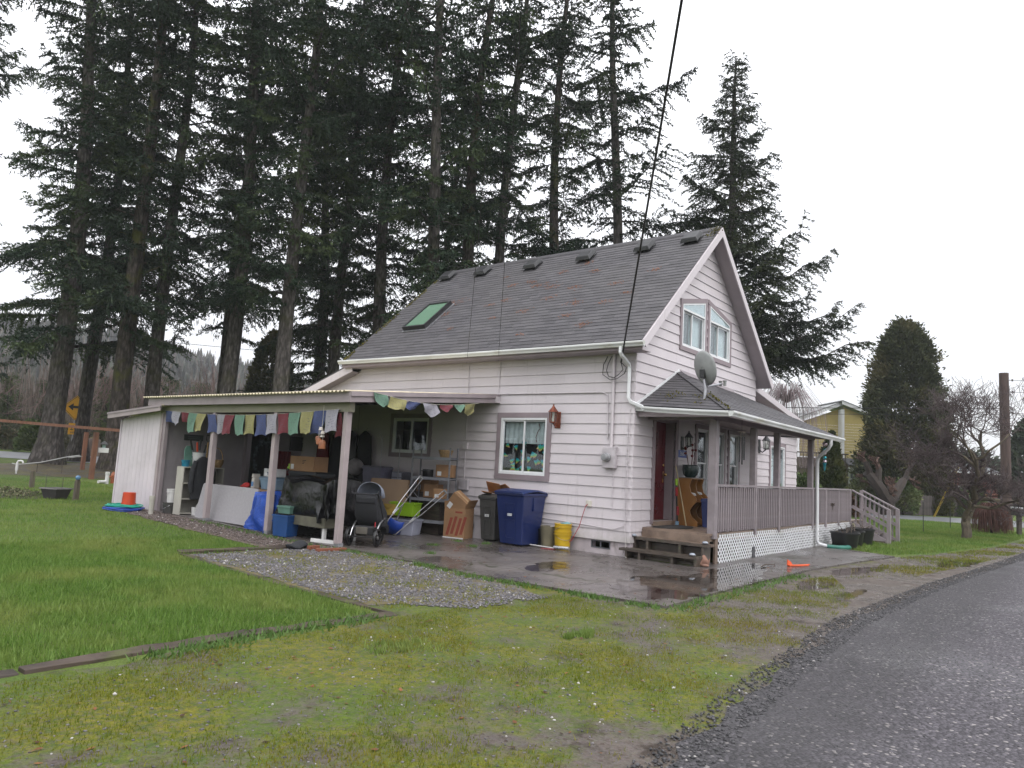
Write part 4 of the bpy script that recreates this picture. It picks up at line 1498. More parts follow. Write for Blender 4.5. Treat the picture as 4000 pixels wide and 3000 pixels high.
for j in range(9):
 q = MB(); SIDE.bx(q, 4.26 + j * .022, 4.268 + j * .022, 1.07, 1.27, .09, .096); q.build('rib', _mats['box_grey'], cb)
q = MB(); SIDE.bx(q, .88, 1.0, .93, 1.05, .01, .05); outlet = q.build('outlet_cover', mat('outlet_cream', (.60, .57, .50), .5), house, bevel=.006)
BLK = mat('black_cable', (.012, .012, .013), .6, .1)
drop = MB()
P0, P1 = Vector((-.46, .16, 3.72)), Vector((-22.0, -24.0, 13.0))
P0 = Vector((-.10, .28, 3.83))
def drop_pts(a, b, sag, n):
 return [a.lerp(b, i / n) - EZ * (sag * 4 * (i / n) * (1 - i / n)) for i in range(n + 1)]
def wire(name, label, a, q, r, far=2.2, sag=.25):
 a, q = Vector(a), Vector(q)
 e = a + (q - a) * far
 return tag(MB().tube(drop_pts(a, e, sag, 26), r, 6).build(name, BLK, smooth=True), label, 'cable')
wire('service_cable', 'thick black service cable running from house corner over the road', P0, (-5.887, -3.628, 6.822), .017, 2.4, .12)
wire('overhead_wire', 'thin wire crossing the roof nearer the gable', (-.12, 3.45, 4.0), (-7.681, -2.855, 6.093), .0045, 2.0, .05)
wire('overhead_wire', 'thin wire crossing the roof nearer the skylight', (-.12, 4.4, 4.0), (-7.811, -2.689, 6.081), .0045, 2.0, .05)
loop = MB().tube([(-.10, .28, 3.83), (-.12, .22, 3.68), (-.14, .30, 3.58), (-.12, .42, 3.52), (-.10, .56, 3.56), (-.08, .62, 3.68), (-.06, .60, 3.82), (-.05, .52, 3.98)], .009, 6)
loop.build('drip_loop', BLK, house, smooth=True)
MB().tube([(-.10, .28, 3.83), (-.13, .14, 3.72), (-.12, .18, 3.6), (-.13, .34, 3.50), (-.12, .5, 3.48), (-.09, .70, 3.6), (-.06, .71, 3.8), (-.05, .62, 3.98)], .008, 6).build('drip_loop', BLK, house, smooth=True)

# ------------------------------------------------------------------ carport and shed
carport = thing('carport', 'low carport on lilac posts with white shed at its end', 'carport')
CPAINT = mat('carport_paint', (.31, .262, .275), .55, .10, 3, .12, rnd=.05, dirt=(.2, .165, .16), dirt_amt=.4)
POSTP = mat('post_paint', (.37, .31, .315), .5, .08, 3, .12, rnd=.03, dirt=(.3, .25, .24), dirt_amt=.4)
SHEDP = mat('shed_panel_paint', (.66, .60, .635), .55, .05, 1.5, .1, rnd=.02, dirt=(.40, .36, .36), dirt_amt=.3)
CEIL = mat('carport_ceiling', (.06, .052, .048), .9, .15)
for (x, y) in ((-4.03, 3.74), (-4.03, 5.95), (-4.03, 8.3)):
 z = zg(y) + ZS
 MB().bx(x - .057, x + .057, y - .057, y + .057, z + .05, 2.58).build('post', POSTP, carport, bevel=.006)
 MB().bx(x - .05, x + .07, y - .07, y + .05, z - .01, z + .06).build('post_bracket', GREYM, carport)
MB().bx(-4.10, -3.98, 3.62, 10.7, 2.48, 2.66).build('beam', mat('cream_beam', (.25, .235, .175), .6, .1, 3, .1), carport)
MB().bx(-4.24, -4.20, 3.46, 11.1, 2.645, 2.835).build('eave_fascia', CPAINT, carport)
def rise(x):
 return 2.645 + (3.055 - 2.645) * (x + 4.22) / 4.20
MB().bar((-4.24, 3.47, rise(-4.22) + .055), (-.03, 3.47, rise(-.03) + .055), .04, .11).build('end_fascia', CPAINT, carport)
MB().bar((-4.24, 3.445, rise(-4.22) + .152), (-.03, 3.445, rise(-.03) + .152), .05, .085).build('end_fascia', CPAINT, carport)
MB().bx(-.16, -.022, 3.40, 3.56, 3.05, 3.19).build('ledger_block', SIDING, carport)
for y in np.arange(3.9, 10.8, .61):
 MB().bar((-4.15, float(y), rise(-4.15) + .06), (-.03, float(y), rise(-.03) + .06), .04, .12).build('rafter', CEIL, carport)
FIBRE = mat('weathered_fibreglass', (.62, .54, .38), .5, .15, 4, .1, dirt=(.30, .26, .16), dirt_amt=.5)
yy = 3.50
k = 0
while yy < 11.15:
 y1 = min(yy + .66, 11.2)
 mb = MB()
 n = int((y1 - yy + .03) / .0125)
 for j, (xx, zz) in enumerate(((-4.33, rise(-4.33) + .200), (0.0, rise(0) + .180))):
  for i in range(n + 1):
   v = yy + (y1 - yy + .03) * i / n
   mb.v.append((xx, v, zz + .018 * math.sin(2 * PI * v / .113) + .002 * (k % 2)))
 for i in range(n):
  mb.f.append((i, i + 1, n + 2 + i, n + 1 + i))
 o = mb.build('roof_panel', FIBRE, carport, smooth=True)
 md = o.modifiers.new('thick', 'SOLIDIFY')
 md.thickness = .007
 yy += .66
 k += 1
MB().plate([(-4.18, 3.5), (-.03, 3.5), (-.03, 11.0), (-4.18, 11.0)], (0, 0, 0), (1, 0, 0), (0, 1, 0), .001)
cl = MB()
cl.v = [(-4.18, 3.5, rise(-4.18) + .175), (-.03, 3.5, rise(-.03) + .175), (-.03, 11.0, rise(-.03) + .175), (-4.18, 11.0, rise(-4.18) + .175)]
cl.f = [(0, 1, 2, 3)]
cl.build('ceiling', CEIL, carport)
SY0, SY1 = 10.66, 12.80
SP = Plane((-4.05, 0, 0), (0, 1, 0), (-1, 0, 0))
nb = 10
for i in range(nb):
 a, b = SY0 + .06 + (SY1 - SY0 - .06) * i / nb, SY0 + .06 + (SY1 - SY0 - .06) * (i + 1) / nb
 q = MB()
 za, zb2 = 2.56 - (a - SY0) * .11, 2.56 - (b - SY0) * .11
 SP.pl(q, [(a + .004, .12), (b - .004, .14), (b - .004, zb2), (a + .004, za)], -.02, .0)
 q.build('wall_board', SHEDP, carport)
MB().bx(-4.06, -4.045, SY0 + .06, SY1, .15, 2.2).build('wall_sheathing', SHEDP, carport, loc=(.03, 0, 0))
MB().bx(-4.085, -4.0, SY0 - .06, SY0 + .06, .10, 2.56).build('corner_post', POSTP, carport)
MB().bx(-4.06, -3.98, SY0 - .17, SY0 - .065, .10, 2.6).build('corner_trim', CPAINT, carport)
MB().bx(-4.075, -4.0, SY1, SY1 + .05, .12, 2.3).build('corner_trim', SHEDP, carport)
MB().bx(-4.0, -.05, SY1 - .04, SY1, .1, 2.3).build('shed_rear_wall', SHEDP, carport)
slab4('shed_roof', [(-4.30, 10.30, 2.66), (-.05, 10.30, 2.66), (-.05, 13.12, 2.46), (-4.30, 13.12, 2.46)], .02, FIBRE, carport)
MB().bar((-4.29, 10.35, 2.575), (-4.29, 13.12, 2.385), .03, .13).build('shed_fascia', POSTP, carport)
MB().bar((-4.31, 10.30, 2.635), (-4.31, 13.14, 2.45), .02, .05).build('drip_edge', CPAINT, carport)
INWALL = mat('inner_shed_wall', (.34, .31, .325), .8, .10, 2, .1)
MB().bx(-4.04, -1.80, SY0 - .03, SY0, .1, 2.9).build('inner_wall', INWALL, carport)
MB().bx(-.85, -.02, SY0 - .03, SY0, .1, 3.0).build('inner_wall', INWALL, carport)
MB().bx(-1.80, -.85, SY0 - .03, SY0, 2.25, 2.95).build('inner_wall', INWALL, carport)
MB().bx(-1.84, -1.76, SY0 - .05, SY0 - .03, .1, 2.3).build('inner_door_trim', CPAINT, carport)

# ------------------------------------------------------------------ prayer flags
def m_flag(name, col):
 t = NT(name)
 g = t.coord('Generated')
 n = t.noise(t.coord(), 30, 4)
 c = t.mix(t.mr(n, .35, .7, 0, .35), col, mul(col, .6))
 return t.done(c, .85, t.bump(t.noise(t.coord(), 180, 2), .2, .002), spec=.2)
FC = {'blue': m_flag('flag_blue', (.085, .105, .22)), 'white': m_flag('flag_white', (.33, .32, .36)), 'red': m_flag('flag_red', (.17, .045, .055)),
   'green': m_flag('flag_green', (.14, .24, .18)), 'yellow': m_flag('flag_yellow', (.30, .28, .13))}
PRINT = m_flag('flag_print', (.10, .10, .13))
STR = mat('pale_string', (.5, .48, .4), .9)
def flag(parent, pa, pb, drop, col, seed, curl=0.0, nrm=Vector((-1, 0, 0))):
 rr = random.Random(seed)
 nu, nv = 6, 8
 mb = MB()
 pa, pb = Vector(pa), Vector(pb)
 ph = rr.uniform(0, 6)
 lean = rr.uniform(-.28, .28) if curl == 0 else rr.uniform(-.3, .3)
 for j in range(nv + 1):
  t = j / nv
  for i in range(nu + 1):
   s = i / nu
   p = pa.lerp(pb, s) - EZ * (drop * t) + (pb - pa) * (lean * t)
   p += nrm * (.03 * math.sin(s * 5 + ph + t * 3) * (0.3 + t) + .06 * t * math.sin(ph)) + EZ * (.02 * t * math.sin(7 * s + ph))
   if curl:
    p += EZ * (curl * t * abs(s - .5) * 1.4) + nrm * (.08 * curl * math.sin(5 * s + ph))
   mb.v.append(tuple(p))
 for j in range(nv):
  for i in range(nu):
   k = j * (nu + 1) + i
   mb.f.append((k, k + 1, k + nu + 2, k + nu + 1))
 o = mb.build('flag', FC[col], parent, smooth=True)
 pr_ = MB()
 for j in range(2, nv - 1):
  for i in range(1, nu - 1):
   if rr.random() < .62:
    k = j * (nu + 1) + i
    a, b, c, d = (Vector(mb.v[q]) for q in (k, k + 1, k + nu + 2, k + nu + 1))
    off = nrm * .0022
    f0, f1 = rr.uniform(.1, .3), rr.uniform(.6, .95)
    e0, e1 = a.lerp(d, .35), b.lerp(c, .35)
    g0, g1 = a.lerp(d, .5), b.lerp(c, .5)
    pr_.poly([e0.lerp(e1, f0) + off, e0.lerp(e1, f1) + off, g0.lerp(g1, f1) + off, g0.lerp(g1, f0) + off])
 if pr_.f:
  pr_.build('flag_print', PRINT, o)['kind'] = 'stuff'
 return o
fl1 = thing('prayer_flags', 'string of faded prayer flags hanging along the carport eave', 'flags')
y0f, y1f = 10.45, 3.86
nF = 17
ys = [y0f + (y1f - y0f) * i / nF for i in range(nF + 1)]
def strz(y):
 s = (y - y1f) / (y0f - y1f)
 return 2.53 - .10 * math.sin(PI * s) * 1.1
MB().tube([(-4.13, y, strz(y)) for y in ys], .004, 5).build('string', STR, fl1)
seq = ['blue', 'white', 'red', 'green', 'yellow', 'blue', 'white', 'red', 'green', 'yellow', 'blue', 'white', 'red', 'green', 'yellow', 'blue', 'white', 'red', 'green', 'yellow', 'blue', 'white']
for i in range(nF):
 a, b = ys[i], ys[i + 1]
 d = .43 if i > 2 else .30 - .05 * (i == 2)
 d *= random.uniform(.93, 1.05)
 flag(fl1, (-4.135, a - .012, strz(a)), (-4.135, b + .012, strz(b)), d, seq[i], i, 0.0 if i > 2 else .06)
flag(fl1, (-4.10, 3.99, 2.46), (-4.10, 3.85, 2.46), .44, 'red', 77)
fl2 = thing('prayer_flags', 'string of ragged prayer flags crossing the carport end board', 'flags')
e0, e1 = Vector((-3.75, 3.40, rise(-3.75) + .19)), Vector((-.75, 3.40, rise(-.75) - .01))
def q2(t):
 return e0.lerp(e1, t) - EZ * (.12 * math.sin(PI * t))
MB().tube([q2(i / 14) for i in range(15)], .004, 5).build('string', STR, fl2)
for k, (a, b, d, c, cu) in enumerate(((.0, .11, .24, 'green', .10), (.14, .28, .22, 'yellow', 0), (.31, .41, .20, 'blue', .12), (.43, .57, .26, 'white', .12), (.59, .71, .15, 'red', .10), (.73, .83, .15, 'green', .14), (.86, .97, .27, 'yellow', .14))):
 flag(fl2, q2(a), q2(b), d, c, 40 + k, cu, Vector((0, -1, 0)))
cw = thing('wind_chime', 'clay bell wind chime hanging at the carport corner', 'wind chime', (-4.16, 4.30, 0))
TERRA = mat('orange_clay', (.25, .085, .03), .45, .25, 12, .2)
MB().tube([(0, 0, 2.60), (0, 0, 2.10)], .004, 5).build('cord', STR, cw)
for (dx, dy, z) in ((0, .03, 2.13), (0, -.03, 2.06), (.02, .0, 2.0)):
 MB().lathe([(.005, .06), (.03, .05), (.045, 0), (.04, 0), (.03, .04)], 10, (dx, dy, z)).build('shell_bell', mat('shell', (.55, .5, .45), .5), cw, smooth=True)
for (dx, dy, z, r, h) in ((0, .09, 1.93, .055, .09), (-.02, .04, 1.86, .05, .12), (0, -.04, 1.78, .065, .17)):
 MB().tube([(dx, dy, z + h), (dx, dy, z + h + .18)], .003, 5).build('cord', STR, cw)
 MB().lathe([(.006, h), (r * .7, h * .95), (r, h * .7), (r, .0), (r * .9, 0), (r * .85, h * .6)], 14, (dx, dy, z)).build('clay_bell', TERRA, cw, smooth=True)

# ------------------------------------------------------------------ things under and around the carport
BOXC = mat('brown_cardboard', (.30, .17, .085), .8, .12, 3, .15, 40, rnd=.10)
BOXC2 = mat('pale_cardboard', (.37, .255, .165), .8, .08, 2, .1, 40)
BLUEP = mat('blue_plastic', (.016, .045, .135), .4, .12, 3, .1, rnd=.05)
NAVY = mat('navy_bin_plastic', (.012, .024, .105), .38, .12, 2, .12, 60)
GREYP = mat('grey_bin_plastic', (.060, .058, .055), .5, .12, 3, .12, 60)
CLEARP = mat('cloudy_clear_plastic', (.33, .34, .42), .35, .15, 3, .05)
WHITEP = mat('white_plastic', (.62, .61, .60), .4, .08, 4, .05)
LIME = mat('lime_plastic', (.28, .50, .02), .35, .08, 4, .05)
BLKP = mat('black_plastic', (.012, .012, .013), .35, .15, 5, .1)
CHAR = mat('charcoal_fabric', (.022, .023, .027), .9, .2, 8, .3, 120)
SILV = mat('brushed_aluminium', (.62, .62, .64), .3, .08, 8, .05, metal=.9)
STEEL = mat('grey_steel_paint', (.17, .175, .195), .45, .15, 7, .1, rnd=.05)
YELL = mat('yellow_plastic', (.56, .36, .012), .4, .1, 4, .08, dirt=(.3, .25, .08), dirt_amt=.3)
ORNG = mat('orange_plastic', (.56, .055, .012), .4, .06, 4, .05)
WOODO = mat('orange_pine', (.30, .135, .035), .45, .2, 2, .15, 40, stretch=(1, 1, .3))
BASKET = mat('woven_basket', (.34, .22, .10), .75, .35, 25, .6, 60)
WHPAINT = mat('white_shelf_paint', (.44, .42, .37), .5, .08, 3, .05)
REDC = mat('red_cloth', (.16, .010, .018), .85, .2, 5, .3)
PRINTR = mat('red_carton_print', (.24, .05, .03), .8, .1)
LBL = mat('white_label', (.66, .66, .66), .6, .03)
INK = mat('dark_print', (.03, .03, .035), .7)

def zc(y):
 return zg(y) + ZS

def carton(name, label, loc, rz, w, d, h, mt=BOXC, flaps=True, group=None, print_=False):
 t = thing(name, label, 'box', loc, rz, group)
 MB().bx(-w / 2, w / 2, -d / 2, d / 2, 0, h).build('carton', mt, t, bevel=.004)
 MB().bx(-w / 2 - .001, w / 2 + .001, -.025, .025, h, h + .0015).build('tape', mat('brown_tape', (.38, .25, .13), .3), t)
 MB().bx(-w / 2 + .04, -w / 2 + .14, -d / 2 - .002, -d / 2, h * .12, h * .45).build('label', LBL, t)
 if print_:
  for j in range(3):
   MB().bx(.02, .02 + .06 + .03 * j, -d / 2 - .0015, -d / 2, h * (.5 + .1 * j), h * (.54 + .1 * j)).build('print_line', INK, t)
 return t

def wheelie(name, label, loc, rz, w, d, h, mt, number):
 t = thing(name, label, 'bin', loc, rz, 'wheeled bins against the side wall')
 b = MB()
 b.frustum((0, 0), (w * .80, d * .72), (w, d), .03, h * .92)
 body = b.build('body', mt, t, bevel=.02)
 MB().bx(-w * .53, w * .53, -d * .53, d * .53, h * .88, h * .93).build('rim', mt, t, bevel=.01)
 l = MB()
 nx = 8
 for i in range(nx + 1):
  y = -d * .56 + d * 1.10 * i / nx
  z = h * .935 + .05 * math.sin(PI * i / nx)
  l.v += [(-w * .55, y, z - .02), (w * .55, y, z - .02), (-w * .47, y, z + .018), (w * .47, y, z + .018)]
 for i in range(nx):
  k = i * 4
  l.f += [(k, k + 2, k + 6, k + 4), (k + 2, k + 3, k + 7, k + 6), (k + 3, k + 1, k + 5, k + 7), (k, k + 4, k + 5, k + 1)]
 l.f += [(0, 1, 3, 2), (nx * 4, nx * 4 + 2, nx * 4 + 3, nx * 4 + 1)]
 l.build('lid', mt, t, smooth=True)
 MB().tube([(-w * .42, d * .60, h * .93), (w * .42, d * .60, h * .93)], .015, 8).build('handle', mt, t)
 for s in (-1, 1):
  MB().lathe([(.001, -.03), (.10, -.03), (.115, -.015), (.115, .015), (.10, .03), (.001, .03)], 18, m=Matrix.Translation((s * w * .36, d * .40, .115)) @ Matrix.Rotation(PI / 2, 4, 'Y')).build('wheel', BLKP, t, smooth=True)
 f = -d * .36
 def fr(z):
  return -d / 2 * (.72 + .28 * (z - .03) / (h * .92 - .03))
 for z0_, z1_ in ((h * .12, h * .45), (h * .48, h * .74)):
  q = MB()
  for (xa_, xb_, za_, zb_) in ((-w * .17, w * .17, z0_, z0_ + .02), (-w * .17, w * .17, z1_ - .02, z1_), (-w * .19, -w * .15, z0_, z1_), (w * .15, w * .19, z0_, z1_)):
   k = len(q.v)
   q.v += [(xa_, fr(za_) - .012, za_), (xb_, fr(za_) - .012, za_), (xb_, fr(zb_) - .012, zb_), (xa_, fr(zb_) - .012, zb_), (xa_, fr(za_) + .03, za_), (xb_, fr(za_) + .03, za_), (xb_, fr(zb_) + .03, zb_), (xa_, fr(zb_) + .03, zb_)]
   q.f += [tuple(k + i for i in g) for g in ((0, 1, 2, 3), (0, 4, 5, 1), (1, 5, 6, 2), (2, 6, 7, 3), (3, 7, 4, 0))]
  q.build('pressed_panel', mt, t)
 zl = h * .52
 MB().bx(-.055, .055, fr(zl) - .02, fr(zl) - .012, zl, zl + .05).build('number_label', LBL, t)
 text('bin_number', number, .045, INK, t, (0, fr(zl) - .0212, zl + .025), (PI / 2, 0, 0))
 for s in (-1, 1):
  MB().bx(s * w * .46, s * w * .515, -.05, .05, h * .62, h * .85).build('side_rib', mt, t)
 return t
wheelie('wheeled_bin', 'large navy blue wheeled bin against the side wall', (-.42, 2.36, ZS), R(-90), .72, .80, 1.16, NAVY, '1 5 1 4 8')
wheelie('wheeled_bin', 'narrow dark grey wheeled bin beside the blue one', (-.36, 3.12, ZS), R(-90), .46, .52, 1.0, GREYP, '2 1 0 4 2')
sc_ = thing('cardboard_scraps', 'torn orange brown cardboard pushed under grey bin lid', 'cardboard', (-.36, 3.1, 1.02))
for k, (dx, dy, dz, rx, ry, rz, w, d) in enumerate(((-.05, .02, .10, .2, .9, .3, .30, .34), (.05, -.20, .10, -.3, .6, -.4, .26, .30), (-.16, .12, .0, .1, .15, .5, .30, .20))):
 MB().bx(-w / 2, w / 2, -d / 2, d / 2, -.006, .006).build('cardboard_flap', mat('orange_cardboard', (.30, .125, .04), .8, .2), sc_, loc=(dx, dy, dz + .04), rot=(rx, ry, rz))

tb = thing('printed_carton', 'tall brown carton with faded red print near the grey bin', 'box', (-.62, 3.90, ZS), R(-78))
MB().bx(-.26, .26, -.2, .2, 0, .66).build('carton', BOXC, tb, bevel=.004)
MB().bx(-.27, .25, -.21, .21, 0, .02).build('tray', LBL, tb)
for k in range(4):
 MB().plate([(0, 0), (.07, 0), (.17, .38), (.10, .38)], (-.20 + k * .115, -.2015, .06 + .03 * (k % 2)), (1, 0, 0), (0, 0, 1), .001).build('print_stripe', PRINTR, tb)
MB().bx(.02, .20, -.2025, -.2, .54, .58).build('print_band', PRINTR, tb)
MB().bx(-.2615, -.26, -.12, .04, .44, .58).build('label', LBL, tb)
for k in range(6):
 MB().bx(-.2610, -.26, -.15, .02 + .04 * (k % 3), .14 + k * .04, .15 + k * .04).build('print_line', PRINTR, tb)
MB().bx(-.002, .002, -.2, .2, 0, .2).build('flap', BOXC, tb, loc=(.26, 0, .65), rot=(0, R(25), 0))
MB().bx(-.26, .26, -.002, .002, 0, .14).build('flap', BOXC, tb, loc=(0, -.2, .65), rot=(R(8), 0, 0))
tc = carton('tilted_carton', 'brown carton tipped on its corner inside the tall printed carton', (-.70, 4.0, .60), R(-60), .40, .26, .42)
tc.rotation_euler = (R(12), R(38), R(-70))
wb = thing('flat_white_box', 'flattened white box standing by the grey bin', 'box', (-.30, 3.56, ZS), R(-86))
MB().bx(-.17, .06, -.012, .012, 0, .40).build('panel', mat('white_card', (.48, .45, .47), .7, .08), wb, rot=(R(-8), 0, 0))
MB().bx(.07, .18, -.012, .012, 0, .42).build('panel', _mats['white_card'], wb, rot=(R(-8), 0, R(-18)))
ss = thing('step_stool', 'white tube step stool folded behind the grey bin', 'stool', (-.22, 3.42, ZS), R(-90))
for dx in (-.14, .14):
 MB().tube([(dx, 0, 0), (dx + .02, .05, .80), (dx * .6, .08, .93), (0, .085, .95)], .013, 8).build('stool_leg', WHITEP, ss, smooth=True)
MB().bx(-.14, .16, .02, .05, .40, .44).build('stool_step', WHITEP, ss)

sh = thing('steel_shelving', 'grey slotted steel shelving unit against the side wall', 'shelf', (-.74, 4.62, ZS), R(-72))
hw_, hd_ = .46, .20
for sx in (-1, 1):
 for sy in (-1, 1):
  q = MB().bx(-.019, .019, -.003, .003, 0, 1.95)
  q.bx(-.019, -.013, -.003, .035, 0, 1.95)
  o = q.build('upright', STEEL, sh, loc=(sx * hw_, sy * hd_, 0), rot=(0, 0, 0 if sy < 0 else PI))
  for j in range(12):
   MB().lathe([(.001, 0), (.006, 0), (.006, .002), (.001, .002)], 6, m=Matrix.Translation((0, -.0035, .1 + j * .155)) @ Matrix.Rotation(PI / 2, 4, 'X')).build('slot', BLKP, o)
for z in (.30, .78, 1.25, 1.70):
 MB().bx(-hw_, hw_, -hd_, hd_, z - .012, z + .012).build('shelf_tray', STEEL, sh)
 for sy in (-1, 1):
  MB().bx(-hw_, hw_, sy * hd_ - .006, sy * hd_ + .006, z - .035, z + .03).build('shelf_edge', STEEL, sh)
MB().bar((-hw_, -hd_, 1.0), (-hw_ + .2, -hd_, .80), .03, .004).build('brace', STEEL, sh)
MB().bar((hw_, -hd_, 1.0), (hw_ - .2, -hd_, .80), .03, .004).build('brace', STEEL, sh)
carton('shelf_carton', 'brown carton on the upper tray of steel shelving', (-.52, 4.45, 1.285 + ZS), R(-72), .40, .30, .28)
carton('shelf_carton', 'brown carton standing under the steel shelving window side', (-.55, 4.80, .81 + ZS), R(-72), .36, .28, .30)
carton('shelf_carton', 'small brown carton on the low steel shelving tray', (-.70, 4.42, .81 + ZS), R(-72), .26, .24, .22)
bk = thing('bushel_basket', 'woven bushel basket on top tray of steel shelving', 'basket', (-.62, 4.42, 1.715 + ZS))
MB().lathe([(.10, 0), (.13, .06), (.155, .17), (.16, .18), (.145, .17), (.12, .05), (.095, .01)], 20).build('basket_body', BASKET, bk, smooth=True)
MB().lathe([(.158, .15), (.168, .15), (.168, .18), (.158, .18)], 20).build('basket_rim', BASKET, bk, smooth=True)
for k in range(20):
 a = 2 * PI * k / 20
 MB().bar((.112 * math.cos(a), .112 * math.sin(a), .0), (.162 * math.cos(a), .162 * math.sin(a), .16), .022, .004, up=(math.cos(a), math.sin(a), 0)).build('stave', BASKET, bk)
kt = thing('cooking_pot', 'black cooking pot on the steel shelving middle tray', 'pot', (-.78, 4.78, 1.27 + ZS))
MB().lathe([(.11, 0), (.125, .02), (.125, .17), (.13, .175), (.118, .17), (.115, .02)], 20).build('pot_body', BLKP, kt, smooth=True)
MB().tube([(-.13, 0, .13), (-.17, 0, .14), (-.17, .04, .14), (-.13, .04, .13)], .008, 6).build('pot_handle', BLKP, kt)

cbd = thing('cardboard_sheet', 'large pale flattened carton leaning by the stroller', 'cardboard', (-1.25, 5.60, ZS), R(-76))
MB().bx(-.5, .5, -.06, .0, 0, 1.18).build('carton_face', BOXC2, cbd, rot=(R(-9), 0, 0), bevel=.003)
MB().bx(-.52, -.502, -.06, .16, 0, 1.17).build('carton_side', BOXC, cbd, rot=(R(-9), 0, 0))

def tote(name, label, loc, rz, w, d, h, mt, lid=None, taper=.86, group=None):
 t = thing(name, label, 'storage bin', loc, rz, group)
 b = MB().frustum((0, 0), (w * taper, d * taper), (w, d), 0, h)
 b.f.pop(1)
 o = b.build('tub', mt, t, bevel=.012)
 md = o.modifiers.new('wall', 'SOLIDIFY'); md.thickness = .006
 MB().bx(-w * .52, w * .52, -d * .52, -d * .47, h - .03, h).bx(-w * .52, w * .52, d * .47, d * .52, h - .03, h).bx(-w * .52, -w * .47, -d * .47, d * .47, h - .03, h).bx(w * .47, w * .52, -d * .47, d * .47, h - .03, h).build('rim', mt, t)
 for s in (-1, 1):
  MB().bx(s * w * .46, s * w * .50, -.08, .08, h * .70, h * .76).build('handle', mt, t)
 if lid is not None:
  MB().frustum((0, 0), (w * 1.05, d * 1.05), (w * .98, d * .98), h, h + .035).build('lid', lid, t, bevel=.006)
 return t
tote('storage_tub', 'cloudy clear storage tub of rolled papers on the slab', (-1.30, 4.85, ZS), R(-72), .62, .44, .34, CLEARP)
for k in range(3):
 tag(MB().tube([(-.26, 0, 0), (.26, 0, 0)], .028, 10).build('paper_roll', mat('rolled_paper', (.45, .36, .26), .8, .15), None, loc=(-1.30 - .05 * k + .1, 4.85 + .03 * k, .10 + .05 * (k % 3) + ZS), rot=(0, R(6 * k - 12), R(-72 + 9 * k - 18))), ('rolled brown paper at the bottom of the clear tub', 'rolled brown paper in the middle of the clear tub', 'topmost rolled brown paper in the clear tub')[k], 'paper roll', 'paper rolls in the clear tub')
tote('storage_tub', 'lime green storage tub above the clear tub', (-1.16, 5.02, .39 + ZS), R(-74), .60, .40, .30, LIME)
ye = thing('envelope', 'yellow padded envelope propped before the lime green tub', 'envelope', (-1.50, 5.22, .40 + ZS), R(-74))
MB().bx(-.16, .16, -.012, .012, 0, .24).build('envelope_face', mat('manila', (.46, .31, .06), .7), ye, rot=(R(-8), 0, 0))
MB().plate([(-.16, 0), (.16, 0), (0, -.10)], (0, -.014, .24), (1, 0, 0), (0, 0, 1), .002).build('envelope_flap', _mats['manila'], ye)
def crutch(label, foot, top):
 t = thing('crutch', label, 'crutch', (0, 0, 0), 0, 'aluminium crutches leaning on the shelving')
 f, p = Vector(foot), Vector(top)
 a = (p - f).normalized()
 s = a.cross(Vector((.3, 1, 0))).normalized() * .045
 k = f.lerp(p, .38)
 MB().tube([f, f.lerp(p, .42)], .012, 8).build('shaft', SILV, t, smooth=True)
 MB().tube([f.lerp(p, .30) + s * .3, k + s * .5, f.lerp(p, .52) + s, p + s], .010, 8).build('side_tube', SILV, t, smooth=True)
 MB().tube([f.lerp(p, .30) - s * .3, k - s * .5, f.lerp(p, .52) - s, p - s], .010, 8).build('side_tube', SILV, t, smooth=True)
 MB().tube([p + s * 1.1, p - s * 1.1], .024, 10).build('arm_pad', mat('grey_rubber', (.22, .22, .22), .8), t, smooth=True)
 MB().tube([f.lerp(p, .62) + s, f.lerp(p, .62) - s], .014, 8).build('hand_grip', BLKP, t, smooth=True)
 MB().lathe([(.022, 0), (.022, .02), (.014, .05)], 10, tuple(f)).build('rubber_tip', BLKP, t)
crutch('aluminium crutch leaning from behind the stroller', (-2.55, 4.28, .22), (-1.35, 4.42, 1.30))
crutch('aluminium crutch with its foot on the slab', (-1.75, 4.72, ZS), (-.95, 4.05, 1.02))
sn = thing('snow_shovel', 'blue snow scoop with black edge lying below the crutches', 'shovel', (-1.62, 4.92, ZS + .05), R(-50))
sn.rotation_euler = (R(25), R(20), R(-50))
q = MB()
for i in range(9):
 a = PI * i / 8
 for z in (0, .36):
  q.v.append((-.17 * math.cos(a), -.09 * math.sin(a), z))
q.f = [(2 * i, 2 * i + 2, 2 * i + 3, 2 * i + 1) for i in range(8)]
o = q.build('scoop', mat('bright_blue_plastic', (.012, .06, .38), .35), sn, smooth=True)
o.modifiers.new('wall', 'SOLIDIFY').thickness = .006
MB().bx(-.18, .18, -.10, .01, -.03, .015).build('edge', BLKP, sn)
MB().tube([(0, -.05, .3), (0, -.02, .75)], .014, 8).build('shaft', SILV, sn)

